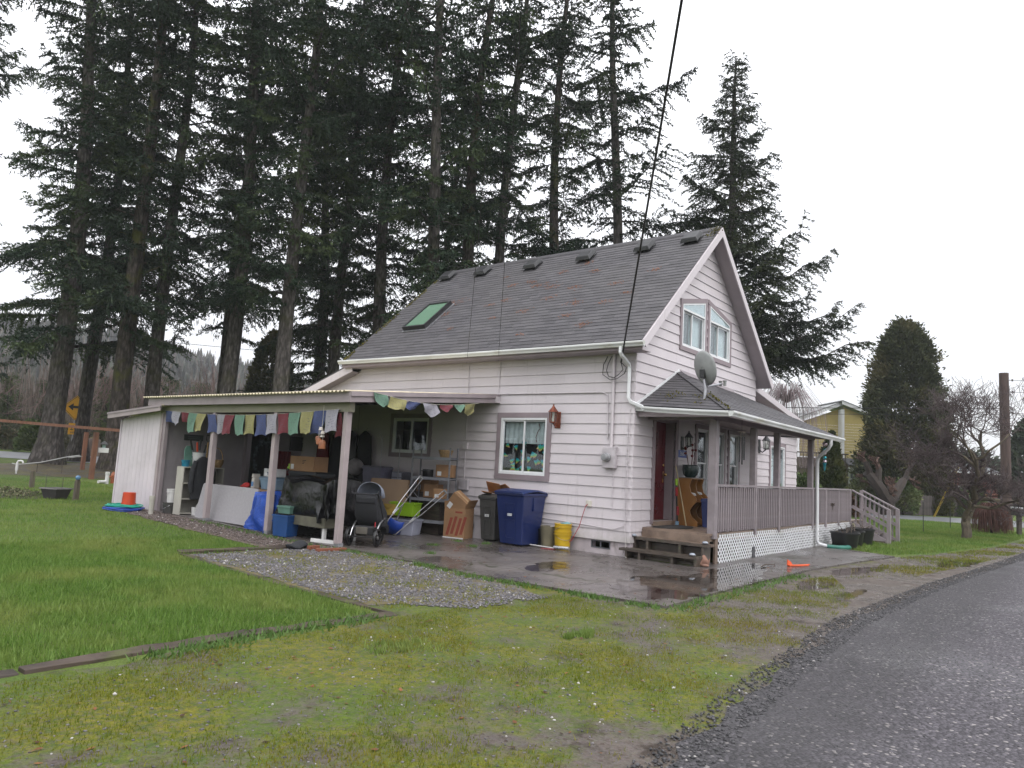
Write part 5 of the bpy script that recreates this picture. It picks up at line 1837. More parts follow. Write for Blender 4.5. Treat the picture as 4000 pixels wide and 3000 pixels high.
s_ = thing('stroller', 'black jogging stroller with grey canopy parked beside carport post', 'stroller', (-3.30, 3.72, ZS), R(-62))
def wheel(par, c, r, wd, ax='X'):
 m = Matrix.Translation(c) @ (Matrix.Rotation(PI / 2, 4, 'Y') if ax == 'X' else Matrix.Identity(4))
 ty = MB().lathe([(r * .78, -wd), (r * .95, -wd), (r, -wd * .4), (r, wd * .4), (r * .95, wd), (r * .78, wd), (r * .76, 0), (r * .78, -wd)], 24, m=m)
 w = ty.build('wheel', BLKP, par, smooth=True)
 MB().lathe([(.001, -wd * .8), (.03, -wd * .8), (.03, wd * .8), (.001, wd * .8)], 10, m=m).build('hub', SILV, w)
 for k in range(5):
  a = 2 * PI * k / 5
  p0 = m @ Vector((.025 * math.cos(a), .025 * math.sin(a), 0))
  p1 = m @ Vector((r * .77 * math.cos(a), r * .77 * math.sin(a), 0))
  MB().bar(p0, p1, .014, .022).build('spoke', BLKP, w)
for sx in (-.27, .27):
 wheel(s_, Vector((sx, -.34, .17)), .17, .026)
 MB().tube([(sx * .95, -.34, .17), (sx * .9, -.30, .30), (sx * .9, -.16, .42), (sx * .86, .10, .50), (sx * .5, .52, .20)], .014, 8).build('lower_frame', SILV, s_, smooth=True)
 MB().tube([(sx * .88, .04, .42), (sx * .88, -.10, .62), (sx * .88, -.32, .92)], .015, 8).build('push_frame', BLKP, s_, smooth=True)
wheel(s_, Vector((0, .56, .15)), .15, .03)
MB().tube([(-.27, -.34, .17), (.27, -.34, .17)], .012, 8).build('axle', BLKP, s_)
MB().tube([(-.24, -.32, .92), (-.25, -.42, .98), (-.20, -.48, .96), (.20, -.48, .96), (.25, -.42, .98), (.24, -.32, .92)], .017, 8).build('push_bar', CHAR, s_, smooth=True)
q = MB()   # reclined seat bucket
prof = [(-.26, .95), (-.30, .78), (-.22, .50), (-.06, .37), (.18, .36), (.34, .30), (.40, .18)]
for y, z in prof:
 for x, dz in ((-.22, .10), (-.19, 0), (.19, 0), (.22, .10)):
  q.v.append((x, y, z + dz * .6))
for i in range(len(prof) - 1):
 for k in range(3):
  a = i * 4 + k
  q.f.append((a, a + 1, a + 5, a + 4))
o = q.build('seat', CHAR, s_, smooth=True)
o.modifiers.new('pad', 'SOLIDIFY').thickness = .03
for sx in (-1, 1):
 MB().plate([(-.27, .95), (-.30, .74), (-.20, .48), (.0, .36), (.30, .34), (.20, .60), (-.05, .80)], (sx * .225, 0, 0), (0, 1, 0), (0, 0, 1), .01).build('side_panel', CHAR, s_)
q = MB()
nA, nB = 8, 10
for i in range(nA + 1):
 a = R(5 + 80 * i / nA)
 for j in range(nB + 1):
  b = PI * j / nB
  y = -.20 + .42 * math.sin(a) * (.35 + .65 * math.sin(b))
  z = .86 + .30 * math.cos(a) * math.sin(b) ** .6 + .02
  q.v.append((-.25 * math.cos(b), y, z))
for i in range(nA):
 for j in range(nB):
  k = i * (nB + 1) + j
  q.f.append((k, k + 1, k + nB + 2, k + nB + 1))
o = q.build('canopy', mat('grey_canopy_fabric', (.20, .22, .27), .75, .12, 6, .3), s_, smooth=True)
o.modifiers.new('cloth', 'SOLIDIFY').thickness = .008
MB().frustum((0, -.16), (.34, .34), (.42, .40), .20, .36).build('basket', mat('black_mesh', (.03, .03, .032), .9), s_, bevel=.02)
MB().bx(-.15, .08, -.365, -.34, .22, .35).build('basket_pocket', mat('khaki_bag', (.10, .09, .075), .85), s_, bevel=.01)
MB().bx(-.20, .20, -.36, -.30, .78, .90).build('headrest_pad', CHAR, s_, bevel=.03)
MB().tube([(.20, -.30, .45), (.205, -.31, .36)], .01, 6).build('strap', mat('red_strap', (.4, .01, .02), .6), s_)

def drape(name, label, loc, rz, w, d, h, mt, nf, amp, seed, hem=.12, wrinkle=.02, table=None):
 rr = random.Random(seed)
 t = thing(name, label, 'tarp', loc, rz)
 N, Mv = 120, 26
 q = MB()
 ph = [rr.uniform(0, 6.3) for _ in range(8)]
 for j in range(Mv + 1):
  s = j / Mv
  for i in range(N):
   a = 2 * PI * i / N
   ca, sa = math.cos(a), math.sin(a)
   e = .27
   bx_, by_ = math.copysign(abs(ca) ** e, ca) * w / 2, math.copysign(abs(sa) ** e, sa) * d / 2
   if s < .35:
    f = s / .35
    z = h + .05 * math.sin(3 * a + ph[0]) * f + .07 * math.cos(bx_ * f * 5 + ph[1]) * math.sin(by_ * f * 6 + ph[2])
    x, y = bx_ * f, by_ * f
   else:
    f = (s - .35) / .65
    fold = amp * f ** .6 * ((1 - 2 * abs(math.sin(nf * .5 * a + ph[3] + .5 * math.sin(4 * f)))) * .75 + (1 - 2 * abs(math.sin(nf * .9 * a + ph[4] + f))) * .45)
    k = 1 + .10 * f + fold / max(w, d)
    x, y = bx_ * k, by_ * k
    x += fold * ca * .6
    y += fold * sa * .6
    low = hem + .12 * math.sin(2 * a + ph[6]) + .07 * math.sin(5 * a + ph[7])
    z = h + .05 * math.sin(3 * a + ph[0]) - (h - max(.02, low)) * f ** .9
   wv = wrinkle * (math.sin(17 * x + 9 * z + ph[1]) * math.sin(13 * y - 11 * z + ph[2]))
   q.v.append((x + wv, y + wv * .7, z + wv * .6))
 for j in range(Mv):
  for i in range(N):
   q.f.append((j * N + i, j * N + (i + 1) % N, (j + 1) * N + (i + 1) % N, (j + 1) * N + i))
 o = q.build('tarp_sheet', mt, t, smooth=True)
 return t
def m_tarp(name, col, rough, sc, bs=.5):
 t = NT(name)
 v = t.coord()
 n = t.noise(v, sc, 5, .6, 1.2)
 n2 = t.noise(t.n('ShaderNodeMapping', {'Vector': v, 'Scale': (1, 1, .4)}).outputs[0], sc * 2.2, 4, .6, 2.0)
 c = t.mix(t.mr(n, .3, .7), mul(col, .75), mul(col, 1.25))
 return t.done(c, rough, t.bump(t.math('ADD', n, n2), bs, .05), spec=.5)
TARPK = m_tarp('black_plastic_sheet', (.006, .006, .007), .20, 4, .35)
TARPB = m_tarp('blue_tarpaulin', (.014, .068, .37), .42, 5)
drape('black_tarp', 'shiny black plastic sheet draped over a heap by the post', (-3.42, 5.0, zc(5.0)), R(0), .98, 1.60, 1.14, TARPK, 13, .11, 3, .34, .012)
tbl = thing('garden_table', 'low weathered table beneath the black plastic sheet', 'table', (-3.50, 4.85, zc(4.85)))
MB().bx(-.42, .42, -.55, .55, .26, .44).build('table_box', mat('olive_paint', (.11, .105, .075), .6, .2), tbl)
for sx in (-1, 1):
 for sy in (-1, 1):
  MB().bx(sx * .36 - .03, sx * .36 + .03, sy * .48 - .03, sy * .48 + .03, 0, .26).build('table_leg', WHITEP, tbl)
drape('blue_tarp', 'bright blue tarpaulin draped beside middle carport post', (-3.72, 6.30, zc(6.3)), R(6), .54, .64, .72, TARPB, 9, .12, 8, .05, .012)
tag(MB().bx(-.02, .02, -.32, .32, 0, .07).build('white_plank', WHITEP, None, loc=(-3.95, 4.22, ZS), rot=(0, R(6), R(14)), bevel=.004), 'short white board lying at foot of the corner post', 'board')
tote('storage_tub', 'blue storage tub beside the middle carport post', (-3.96, 5.46, zc(5.4)), R(-80), .42, .34, .42, mat('tote_blue', (.012, .060, .20), .4, .1))
gs = thing('green_crate', 'small green crate sitting on the blue storage tub', 'crate', (-3.93, 5.46, zc(5.4) + .44), R(-80))
MB().frustum((0, 0), (.30, .22), (.34, .26), 0, .12).build('crate_body', mat('sage_plastic', (.10, .20, .16), .5), gs, bevel=.006)
MB().bx(-.18, .18, -.14, .14, .12, .15).build('crate_rim', _mats['sage_plastic'], gs)

ft = thing('folding_table', 'pale grey folded table panel leaning against a carport post', 'table', (-3.86, 7.92, zc(7.8)), R(-90))
q = MB()
pts = []
for cx, cz, a0 in ((1.05, .06, -90), (1.05, .74, 0), (-1.05, .74, 90), (-1.05, .06, 180)):
 for k in range(5):
  a = R(a0 + k * 22.5)
  pts.append((cx + .06 * math.cos(a), cz + .06 * math.sin(a)))
q.plate(pts, (0, 0, 0), (1, 0, 0), (0, 0, 1), .05)
q.build('table_panel', mat('speckled_grey_laminate', (.32, .305, .32), .6, .08, 20, .2), ft, rot=(R(-11), 0, 0), bevel=.01)
MB().bx(-1.0, 1.0, .005, .03, .10, .14).build('edge_frame', STEEL, ft, rot=(R(-11), 0, 0))

bc = thing('bookcase', 'white open bookcase standing against the shed inner wall', 'bookcase', (-3.52, 9.62, zc(9.6)), 0)
for x in (-.5, .5):
 MB().bx(x - .012, x + .012, -.15, .15, 0, 1.10).build('side_panel', WHPAINT, bc)
for z in (.03, .36, .72, 1.09):
 MB().bx(-.488, .488, -.15, .15, z - .012, z + .012).build('shelf', WHPAINT, bc)
MB().bx(-.488, .488, .15, .156, 0, 1.1).build('back_panel', WHPAINT, bc)
BT = zc(9.6) + 1.105
def pail(name, label, loc, r0, r1, h, mt, cat='bucket', bail=True, group=None, rim=True):
 t = thing(name, label, cat, loc, random.uniform(0, 3), group)
 MB().lathe([(r0, 0), (r0 + (r1 - r0) * .5, h * .5), (r1, h), (r1 * .94, h), (r0 * .92, .01), (.001, .01)], 24).build('pail_body', mt, t, smooth=True)
 if rim:
  MB().lathe([(r1, h - .07), (r1 * 1.06, h - .07), (r1 * 1.06, h - .05), (r1, h - .05)], 24).build('collar', mt, t, smooth=True)
  MB().lathe([(r1 * .94, h - .015), (r1 * 1.05, h - .015), (r1 * 1.05, h + .006), (r1 * .94, h + .006)], 24).build('rim', mt, t, smooth=True)
 if bail:
  MB().tube([(r1 * 1.05 * math.cos(a), r1 * 1.05 * math.sin(a) - .0, h - .05 - .11 * math.sin(a) * (1 if math.sin(a) > 0 else 1)) for a in [PI * i / 12 for i in range(13)]], .004, 5).build('bail', SILV, t)
 return t
pail('tool_bucket', 'white bucket of hand tools on top of the bookcase', (-3.62, 9.60, BT), .125, .145, .33, WHITEP)
for k, (dx, dy, L, c) in enumerate(((-.06, .03, .62, BLKP), (-.03, -.04, .55, ORNG), (.02, .05, .60, BLKP), (.06, .0, .50, BLKP))):
 t = thing('long_tool', ('black gripped tool leaning left in the white tool bucket', 'orange gripped tool in the white tool bucket', 'tall black gripped tool amid the white tool bucket', 'short black gripped tool leaning right in tool bucket')[k], 'tool', (-3.62 + dx, 9.60 + dy, BT + .03), 0, 'tools in the white bucket')
 t.rotation_euler = (R(-4 + 3 * k), R(-14 + 7 * k), 0)
 MB().tube([(0, 0, 0), (0, 0, L * .6)], .012, 7).build('shaft', STEEL, t)
 MB().tube([(0, 0, L * .6), (0, 0, L)], .022, 8).build('grip', c, t, smooth=True)
tag(MB().lathe([(.08, 0), (.10, .14), (.105, .15), (.095, .14), (.07, .01)], 18).build('blue_pot', mat('turquoise_glaze', (.02, .19, .30), .3), None, loc=(-3.94, 9.58, BT), smooth=True), 'turquoise flower pot on left end of the bookcase', 'pot')
tag(MB().plate([(-.11, 0), (.11, 0), (.11, .40), (.06, .48), (-.06, .48), (-.11, .40)], (0, 0, 0), (1, 0, 0), (0, 0, 1), .02).build('green_board', mat('faded_green', (.10, .22, .17), .7), None, loc=(-3.80, 9.72, BT), rot=(R(-6), 0, 0)), 'pale green board standing behind pots on the bookcase', 'board')
bb = thing('handled_basket', 'wicker basket with tall hoop handle on the bookcase', 'basket', (-3.18, 9.60, BT))
MB().lathe([(.13, 0), (.17, .10), (.18, .19), (.165, .19), (.12, .01)], 20).build('basket_body', BASKET, bb, smooth=True)
MB().tube([(.175 * math.cos(a), 0, .17 + .30 * math.sin(a)) for a in [PI * i / 14 for i in range(15)]], .012, 6).build('hoop_handle', BASKET, bb, smooth=True)
shv = thing('spade', 'spade with D handle and wooden shaft behind the bookcase', 'spade', (-3.28, 9.84, zc(9.8)))
MB().tube([(0, 0, .35), (.0, .02, 1.70)], .017, 8).build('shaft', mat('ash_wood', (.42, .25, .08), .5), shv)
MB().tube([(0, .02, 1.68), (-.06, .02, 1.78), (-.055, .02, 1.86), (.055, .02, 1.86), (.06, .02, 1.78), (0, .02, 1.68)], .012, 7).build('d_handle', BLKP, shv, smooth=True)
MB().bx(-.10, .10, -.004, .004, .02, .36).build('blade', STEEL, shv)
jk = thing('jacket', 'black jacket hanging in front of the bookcase', 'jacket', (-3.62, 9.38, zc(9.4)), 0)
q = MB()
prof = [(.03, 1.36, .03), (.10, 1.32, .05), (.19, 1.24, .07), (.23, 1.05, .08), (.24, .80, .09), (.26, .50, .10), (.25, .36, .09)]
for hw2, z, dp in prof:
 for k in range(20):
  a = 2 * PI * k / 20
  rr_ = 1 + .10 * math.sin(5 * a + z * 6)
  q.v.append((hw2 * math.cos(a) * rr_, dp * math.sin(a) * rr_, z))
for i in range(len(prof) - 1):
 for k in range(20):
  q.f.append((i * 20 + k, i * 20 + (k + 1) % 20, (i + 1) * 20 + (k + 1) % 20, (i + 1) * 20 + k))
q.build('jacket_body', CHAR, jk, smooth=True)
for s in (-1, 1):
 MB().tube([(s * .17, 0, 1.24), (s * .25, -.02, 1.0), (s * .27, -.03, .72), (s * .25, -.04, .52)], [.06, .065, .06, .05], 10).build('sleeve', CHAR, jk, smooth=True)
MB().tube([(0, 0, 1.36), (0, .0, 1.42), (.03, .0, 1.45), (.03, 0, 1.48)], .004, 5).build('hanger_hook', mat('blue_hanger', (.03, .12, .3), .4), jk)
pl_ = thing('wall_plaque', 'dark wooden plaque on the shed inner wall', 'plaque', (-3.25, SY0 - .035, 1.85))
MB().bx(-.25, .25, -.02, 0, 0, .15).build('board', mat('dark_plaque', (.035, .042, .042), .6), pl_, bevel=.004)
for k in range(2):
 MB().bx(-.15, .15, -.0225, -.02, .045 + .045 * k, .065 + .045 * k).build('lettering', mat('faint_letter', (.10, .12, .12), .7), pl_)
pail('white_pail', 'white lidded pail standing on the grey bucket', (-3.95, 10.02, zc(10) + .22), .105, .125, .32, WHITEP)
pail('grey_bucket', 'dark grey bucket beneath the white lidded pail', (-3.97, 10.02, zc(10)), .15, .165, .23, GREYP)
for k, (x, y, r, h) in enumerate(((-3.70, 9.35, .10, .15), (-3.60, 9.44, .055, .24))):
 t = thing('white_container', ('squat white tub on the slab before the bookcase', 'slim white jug on the slab before the bookcase')[k], 'container', (x, y, zc(9.4)))
 MB().lathe([(r, 0), (r, h * .85), (r * .6, h), (.001, h)] if k else [(r * .9, 0), (r, h), (.001, h)], 18).build('container_body', WHITEP, t, smooth=True)
 MB().lathe([(r * (.4 if k else 1.04), h), (r * (.4 if k else 1.04), h + .03), (.001, h + .03)], 18).build('lid', WHITEP, t, smooth=True)

pv = thing('pvc_standpipe', 'short white drain pipe standing before the shed wall', 'pipe', (-4.45, 9.95, zg(9.9)))
MB().lathe([(.055, 0), (.055, .36), (.05, .36), (.05, .02)], 18).build('pipe', WHPAINT, pv, smooth=True)
MB().lathe([(.064, .33), (.064, .42), (.055, .43), (.052, .34)], 18).build('coupling', WHPAINT, pv, smooth=True)
def coil(name, label, c, r0, turns, rr, mt, z0, seed):
 rn = random.Random(seed)
 pts = []
 n = turns * 26
 for i in range(n + 1):
  a = 2 * PI * i / 26
  t = i / n
  r = r0 * (.78 + .26 * rn.random() * .35 + .22 * math.sin(t * 9 + seed))
  pts.append((r * math.cos(a) * 1.0, r * math.sin(a) * 1.25, z0 + .055 * t + .012 * math.sin(a * 2 + t * 20)))
 t = thing(name, label, 'hose', c)
 MB().tube(pts, rr, 6).build('hose_coil', mt, t, smooth=True)
 MB().tube([pts[-1], (pts[-1][0] * 1.05, pts[-1][1] * 1.05 + .03, pts[-1][2])], .014, 8).build('coupling', BRASS, t)
coil('garden_hose', 'bright blue hose coiled at the bottom of the hose pile', (-4.62, 10.95, zg(10.9) + .02), .40, 5, .014, mat('blue_hose', (.02, .07, .42), .4), 0, 1)
coil('garden_hose', 'teal green hose coiled on top of the blue hose', (-4.60, 10.98, zg(10.9) + .07), .36, 7, .014, mat('teal_hose', (.02, .36, .25), .4), .01, 2)
ob = thing('orange_bucket', 'upturned orange bucket with white lettering on the hose coil', 'bucket', (-4.50, 10.98, zg(10.9) + .12), R(-118))
MB().lathe([(.155, 0), (.15, .03), (.14, .30), (.001, .305)], 24).build('pail_body', ORNG, ob, smooth=True)
MB().lathe([(.152, .02), (.162, .02), (.162, .05), (.152, .05)], 24).build('rim', ORNG, ob, smooth=True)
q = MB()
for k in range(4):
 pass
rt = emptypart('lettering', ob)
rt.location = (0, -.151, .15)
rt.rotation_euler = (R(83) , 0, 0)
for a, b in (((-.085, -.085), (.085, -.085)), ((.085, -.085), (.085, .085)), ((.085, .085), (-.085, .085)), ((-.085, .085), (-.085, -.085))):
 MB().bar((a[0], a[1], .0), (b[0], b[1], .0), .008, .002).build('emblem_edge', LBL, rt)
for k, (w, s, dx) in enumerate((('THE', .045, 0), ('HOME', .062, 0), ('DEPOT', .060, 0))):
 o = text('letters', w, s, LBL, rt, (0.02 * (k - 1), .055 - .052 * k, .004), (0, 0, R(40)))

wt_ = thing('work_table', 'plywood work table along the back of the carport', 'table', (-3.0, 7.0, zc(7)), 0)
MB().bx(-.55, .35, -1.0, 1.0, .74, .78).build('table_top', mat('plywood', (.28, .17, .09), .6, .2), wt_)
for sx in (-.5, .3):
 for sy in (-.92, .92):
  MB().bx(sx - .03, sx + .03, sy - .03, sy + .03, 0, .74).build('table_leg', DARKWOOD, wt_)
MB().bx(-.55, .35, -1.0, 1.0, .30, .33).build('lower_shelf', mat('plywood2', (.30, .26, .24), .6, .2), wt_)
TT = zc(7) + .785
fb = thing('flour_bag', 'white paper sack with blue print on the work table', 'bag', (-3.45, 7.42, TT))
q = MB().frustum((0, 0), (.17, .12), (.16, .10), 0, .24)
q.build('sack', mat('white_paper', (.52, .48, .44), .8, .1, 8, .4, 30), fb, bevel=.03, bseg=3)
MB().frustum((0, 0), (.16, .09), (.17, .03), .24, .32).build('sack_top', _mats['white_paper'], fb)
MB().bx(-.087, -.086, -.05, .03, .05, .15).build('print_patch', mat('blue_print', (.10, .22, .42), .6), fb)
tote('storage_tub', 'translucent blue storage tub of odds and ends on the work table', (-3.30, 6.92, TT), R(-90), .62, .36, .24, mat('pale_blue_clear', (.17, .25, .34), .35, .15), mat('lid_blue', (.06, .11, .16), .4))
wbx = carton('white_carton', 'white carton with dark print on the storage tub lid', (-3.28, 6.98, TT + .28), R(-90), .44, .26, .17, mat('white_card2', (.50, .50, .50), .7))
for k in range(4):
 MB().bx(-.10 + k * .07, -.05 + k * .07, -.1315, -.13, .04, .10).build('print_block', mat('navy_print', (.04, .06, .12), .6), wbx)
rb = thing('red_cloth_bundle', 'crumpled red cloth on end of the work table', 'cloth', (-3.42, 7.86, TT))
q = MB().ell((0, 0, .03), (.10, .14, .05), 18, 10)
q.v = [(x * (1 + .2 * math.sin(9 * y * 7)), y, z * (1 + .5 * math.sin(31 * x))) for x, y, z in q.v]
q.build('bundle', mat('red_fabric', (.38, .02, .02), .8), rb, smooth=True)
gb = thing('grocery_bag', 'knotted bag of brown potatoes under the work table', 'bag', (-3.35, 7.05, zc(7) + .33))
q = MB().ell((0, 0, .12), (.15, .28, .13), 22, 12)
q.v = [(x + .02 * math.sin(23 * y + 7 * z), y, z + .02 * math.sin(19 * x + 11 * y)) for x, y, z in q.v]
q.build('bag_body', mat('mesh_bag', (.30, .18, .12), .6, .6, 14, .5, 20), gb, smooth=True)
MB().ell((0, -.12, .20), (.10, .16, .06), 16, 9).build('bag_top', mat('clear_bag', (.5, .48, .48), .3), gb, smooth=True)
bx1 = carton('brown_carton', 'brown carton with paper label on the dark tub by corner post', (-2.6, 6.72, 1.22 + zc(6.7)), R(-88), .82, .40, .33, BOXC, print_=True)
tote('storage_tub', 'dark grey storage tub under the brown labelled carton', (-2.6, 6.6, .80 + zc(6.6)), R(-88), .95, .5, .38, mat('dark_tote', (.035, .04, .045), .5), mat('dark_tote_lid', (.03, .035, .04), .5))
sdt = thing('sideboard', 'dark low sideboard carrying tubs at back of carport', 'sideboard', (-2.55, 6.3, zc(6.3)))
MB().bx(-.30, .30, -1.0, 1.0, .08, .78).build('cabinet', mat('dark_cabinet', (.045, .035, .03), .5), sdt)
for sy in (-.5, .5):
 MB().bx(-.315, -.30, sy - .46, sy + .46, .12, .74).build('cabinet_door', _mats['dark_cabinet'], sdt, bevel=.004)
MB().bx(-.32, .32, -1.03, 1.03, .78, .81).build('cabinet_top', _mats['dark_cabinet'], sdt)
gc = thing('green_toy_truck', 'small bright green toy standing on the dark tub', 'toy', (-2.75, 7.15, 1.20 + zc(7)))
MB().bx(-.05, .05, -.09, .09, .04, .10).build('toy_body', LIME, gc, bevel=.01)
MB().bx(-.04, .04, -.02, .07, .10, .16).build('toy_cab', LIME, gc, bevel=.01)
for sx in (-.05, .05):
 for sy in (-.05, .05):
  MB().lathe([(.001, -.01), (.03, -.01), (.03, .01), (.001, .01)], 12, m=Matrix.Translation((sx, sy, .03)) @ Matrix.Rotation(PI / 2, 4, 'Y')).build('toy_wheel', BLKP, gc)
tbx = thing('tool_box', 'red tool box with grey lid beside the corner post', 'tool box', (-2.5, 5.72, .82 + zc(5.7)), R(-90))
MB().frustum((0, 0), (.44, .22), (.46, .24), 0, .14).build('tool_box_body', mat('dark_red_plastic', (.16, .008, .015), .4), tbx, bevel=.008)
MB().frustum((0, 0), (.46, .24), (.36, .16), .14, .24).build('tool_box_lid', mat('mid_grey_plastic', (.22, .22, .22), .5), tbx, bevel=.01)
for sx in (-.12, .12):
 MB().bx(sx - .03, sx + .03, -.135, -.12, .06, .16).build('latch', YELL, tbx)
blk = thing('hanging_blanket', 'dark blanket with pale blue motif hung across the shed doorway', 'blanket', (-1.25, SY0 - .10, 0))
def m_blanket():
 t = NT('motif_blanket')
 v = t.coord()
 sx = t.n('ShaderNodeSeparateXYZ', {0: v})
 dx = t.math('MULTIPLY', sx.outputs[0], 3.2)
 dz = t.math('MULTIPLY', t.math('SUBTRACT', sx.outputs[2], 1.5), 1.9)
 r = t.math('SQRT', t.math('ADD', t.math('MULTIPLY', dx, dx), t.math('MULTIPLY', dz, dz)))
 rn = t.math('ADD', r, t.math('MULTIPLY', t.noise(v, 7, 5, .65), .8))
 ringm = t.math('MULTIPLY', t.mr(rn, 1.0, 1.22), t.mr(rn, 1.55, 1.28))
 c = t.mix(t.math('MULTIPLY', ringm, t.mr(t.noise(v, 11, 4), .4, .65)), (.010, .011, .014), (.085, .12, .14))
 return t.done(c, .9)
q = folds(Plane((-1.25, SY0 - .10, 0), (1, 0, 0), (0, -1, 0)), -.42, .42, .25, 2.3, 0, .02, 5)
q.v = [(x + 1.25, y - (SY0 - .10), z) for x, y, z in q.v]
q.build('blanket_cloth', m_blanket(), blk, smooth=True)
MB().tube([(-.46, 0, 2.3), (.46, 0, 2.3)], .012, 8).build('rod', DARKWOOD, blk)
pic = thing('framed_picture', 'small dark framed picture on the carport back wall', 'picture', (-.15, SY0 - .04, 1.75))
MB().bx(-.28, .28, -.03, 0, 0, .40).build('picture_frame', BLKP, pic, bevel=.006)
MB().bx(-.24, .24, -.034, -.03, .04, .36).build('picture_panel', mat('dark_picture', (.014, .016, .016), .5), pic)
rc = thing('red_garment', 'dark red cloth hanging beside the blanket', 'cloth', (-1.55, 9.2, 0))
q = folds(Plane((-.66, SY0 - .14, 0), (1, 0, 0), (0, -1, 0)), -.20, .26, .95, 1.72, 0, .03, 4)
q.v = [(x + .66, y - (SY0 - .14) + .02, z) for x, y, z in q.v]
o = q.build('cloth_sheet', REDC, rc, smooth=True)
o.location = (.89, 1.36, 0)
for k, (yy, w, c) in enumerate(((7.75, .30, CHAR), (8.30, .28, BLKP), (8.85, .30, CHAR), (9.45, .26, REDC))):  # dark coat shapes added to blacken the deep end of the carport
 t = thing('added_dark_coat', ('added black coat darkening the wall nearest the lantern', 'added glossy black coat darkening the carport wall', 'added charcoal coat darkening the deep carport wall', 'added dark red coat darkening the deepest carport wall')[k], 'coat', (-.16, yy, 1.0))
 q = MB()
 for hw2, z, dp in ((.03, 1.36, .03), (.11, 1.31, .06), (w * .75, 1.22, .09), (w * .85, .9, .11), (w, .3, .13), (w * .95, .05, .12)):
  for j in range(16):
   a = 2 * PI * j / 16
   q.v.append((dp * math.sin(a) * (1 + .15 * math.sin(4 * a + z * 5)), hw2 * math.cos(a), z))
 for i in range(5):
  for j in range(16):
   q.f.append((i * 16 + j, i * 16 + (j + 1) % 16, i * 16 + 16 + (j + 1) % 16, i * 16 + 16 + j))
 q.build('added_coat_body', c, t, smooth=True)
 MB().tube([(0, 0, 1.36), (.06, 0, 1.44), (.12, 0, 1.42)], .006, 5).build('hook', GREYM, t)
ball = thing('paper_lantern', 'round white paper lantern hanging in the dark carport', 'lantern', (-.75, 7.35, 1.42))
MB().ell((0, 0, 0), (.21, .21, .21), 24, 16).build('globe', mat('lantern_paper', (.30, .28, .28), .9), ball, smooth=True)
MB().lathe([(.05, .205), (.055, .205), (.055, .22), (.05, .22)], 14).build('collar', BLKP, ball)
MB().tube([(0, 0, .21), (0, 0, 1.5)], .003, 4).build('cord', BLK, ball)
tote('storage_tub', 'lavender translucent storage tub at back of carport upper', (-.72, 6.55, .88 + zc(6.5)), R(-85), .62, .42, .50, mat('lavender_clear', (.16, .155, .22), .4, .12), mat('lavender_lid', (.13, .13, .16), .5))
tote('storage_tub', 'dusky storage tub stacked under the lavender tub', (-.70, 6.5, .44 + zc(6.5)), R(-85), .66, .46, .40, mat('dusky_clear', (.085, .09, .13), .4, .12), mat('dusky_lid', (.07, .075, .1), .5))
tote('storage_tub', 'black storage tub at the bottom of back tub stack', (-.70, 6.5, zc(6.5)), R(-85), .68, .48, .41, BLKP, BLKP)
cd = thing('drawer_unit', 'small plastic drawer unit below the dark window', 'drawers', (-.45, 6.0, .90 + zc(6)), R(-85))
MB().bx(-.17, .17, -.16, .16, 0, .42).build('drawer_case', mat('drawer_grey', (.12, .125, .15), .4), cd, bevel=.006)
for z in (.03, .16, .29):
 MB().bx(-.15, .15, -.17, -.16, z, z + .11).build('drawer', CLEARP, cd, bevel=.004)
tag(MB().bx(-.25, .25, -.25, .25, 0, .88).build('plinth_crate', DARKWOOD, None, loc=(-.45, 6.0, zc(6) + .0), bevel=.004), 'dark wooden crate beneath the plastic drawers', 'crate')
cbag = thing('camouflage_bag', 'mottled camouflage bag resting behind the stroller', 'bag', (-2.30, 5.35, .84 + zc(5.3)), R(-60))
def m_camo():
 t = NT('camouflage')
 v = t.coord()
 c = t.mix(t.mr(t.noise(v, 9, 2), .45, .5), (.16, .13, .085), (.045, .06, .03))
 c = t.mix(t.mr(t.noise(v, 7, 2, .5, 1), .55, .58), c, (.26, .21, .15))
 return t.done(c, .9)
q = MB().ell((0, 0, .11), (.36, .17, .12), 24, 12)
q.v = [(x, y + .015 * math.sin(21 * x), z + .015 * math.sin(17 * x + 9 * y)) for x, y, z in q.v]
q.build('bag_body', m_camo(), cbag, smooth=True)
MB().tube([(-.14, -.10, .18), (-.08, -.12, .27), (.08, -.12, .27), (.14, -.10, .18)], .012, 6).build('strap', m_camo(), cbag, smooth=True)
tag(MB().bx(-.30, .30, -.25, .25, 0, .84).build('wooden_crate', DARKWOOD, None, loc=(-2.25, 5.30, zc(5.3)), rot=(0, 0, R(-70)), bevel=.005), 'dark wooden crate under the camouflage bag', 'crate')
fn = thing('poster_board', 'grey board with dark scrawl leaning under the dark window', 'board', (-.40, 5.52, .92 + zc(5.5)), R(-84))
MB().bx(-.20, .20, -.01, .01, 0, .33).build('panel', mat('grey_card', (.30, .29, .31), .7), fn, rot=(R(-14), 0, 0))
for k in range(3):
 MB().bar((-.08 + .03 * k, -.012, .06 + .07 * k), (.02 + .03 * k, -.012, .13 + .06 * k), .012, .003).build('scrawl', INK, fn, rot=(R(-14), 0, 0))
carton('brown_carton', 'brown carton on the ledge left of the shelving', (-.42, 5.12, .92 + zc(5.1)), R(-88), .42, .30, .34)
tag(MB().bx(-.26, .26, -.75, .75, 0, .92).build('storage_bench', DARKWOOD, None, loc=(-.40, 5.22, zc(5.2)), bevel=.004), 'dark wooden bench cabinet below the dark window', 'bench')
plant = thing('hanging_plant_stand', 'thin metal hooks standing before the dark window', 'plant stand', (-.62, 6.25, .0))
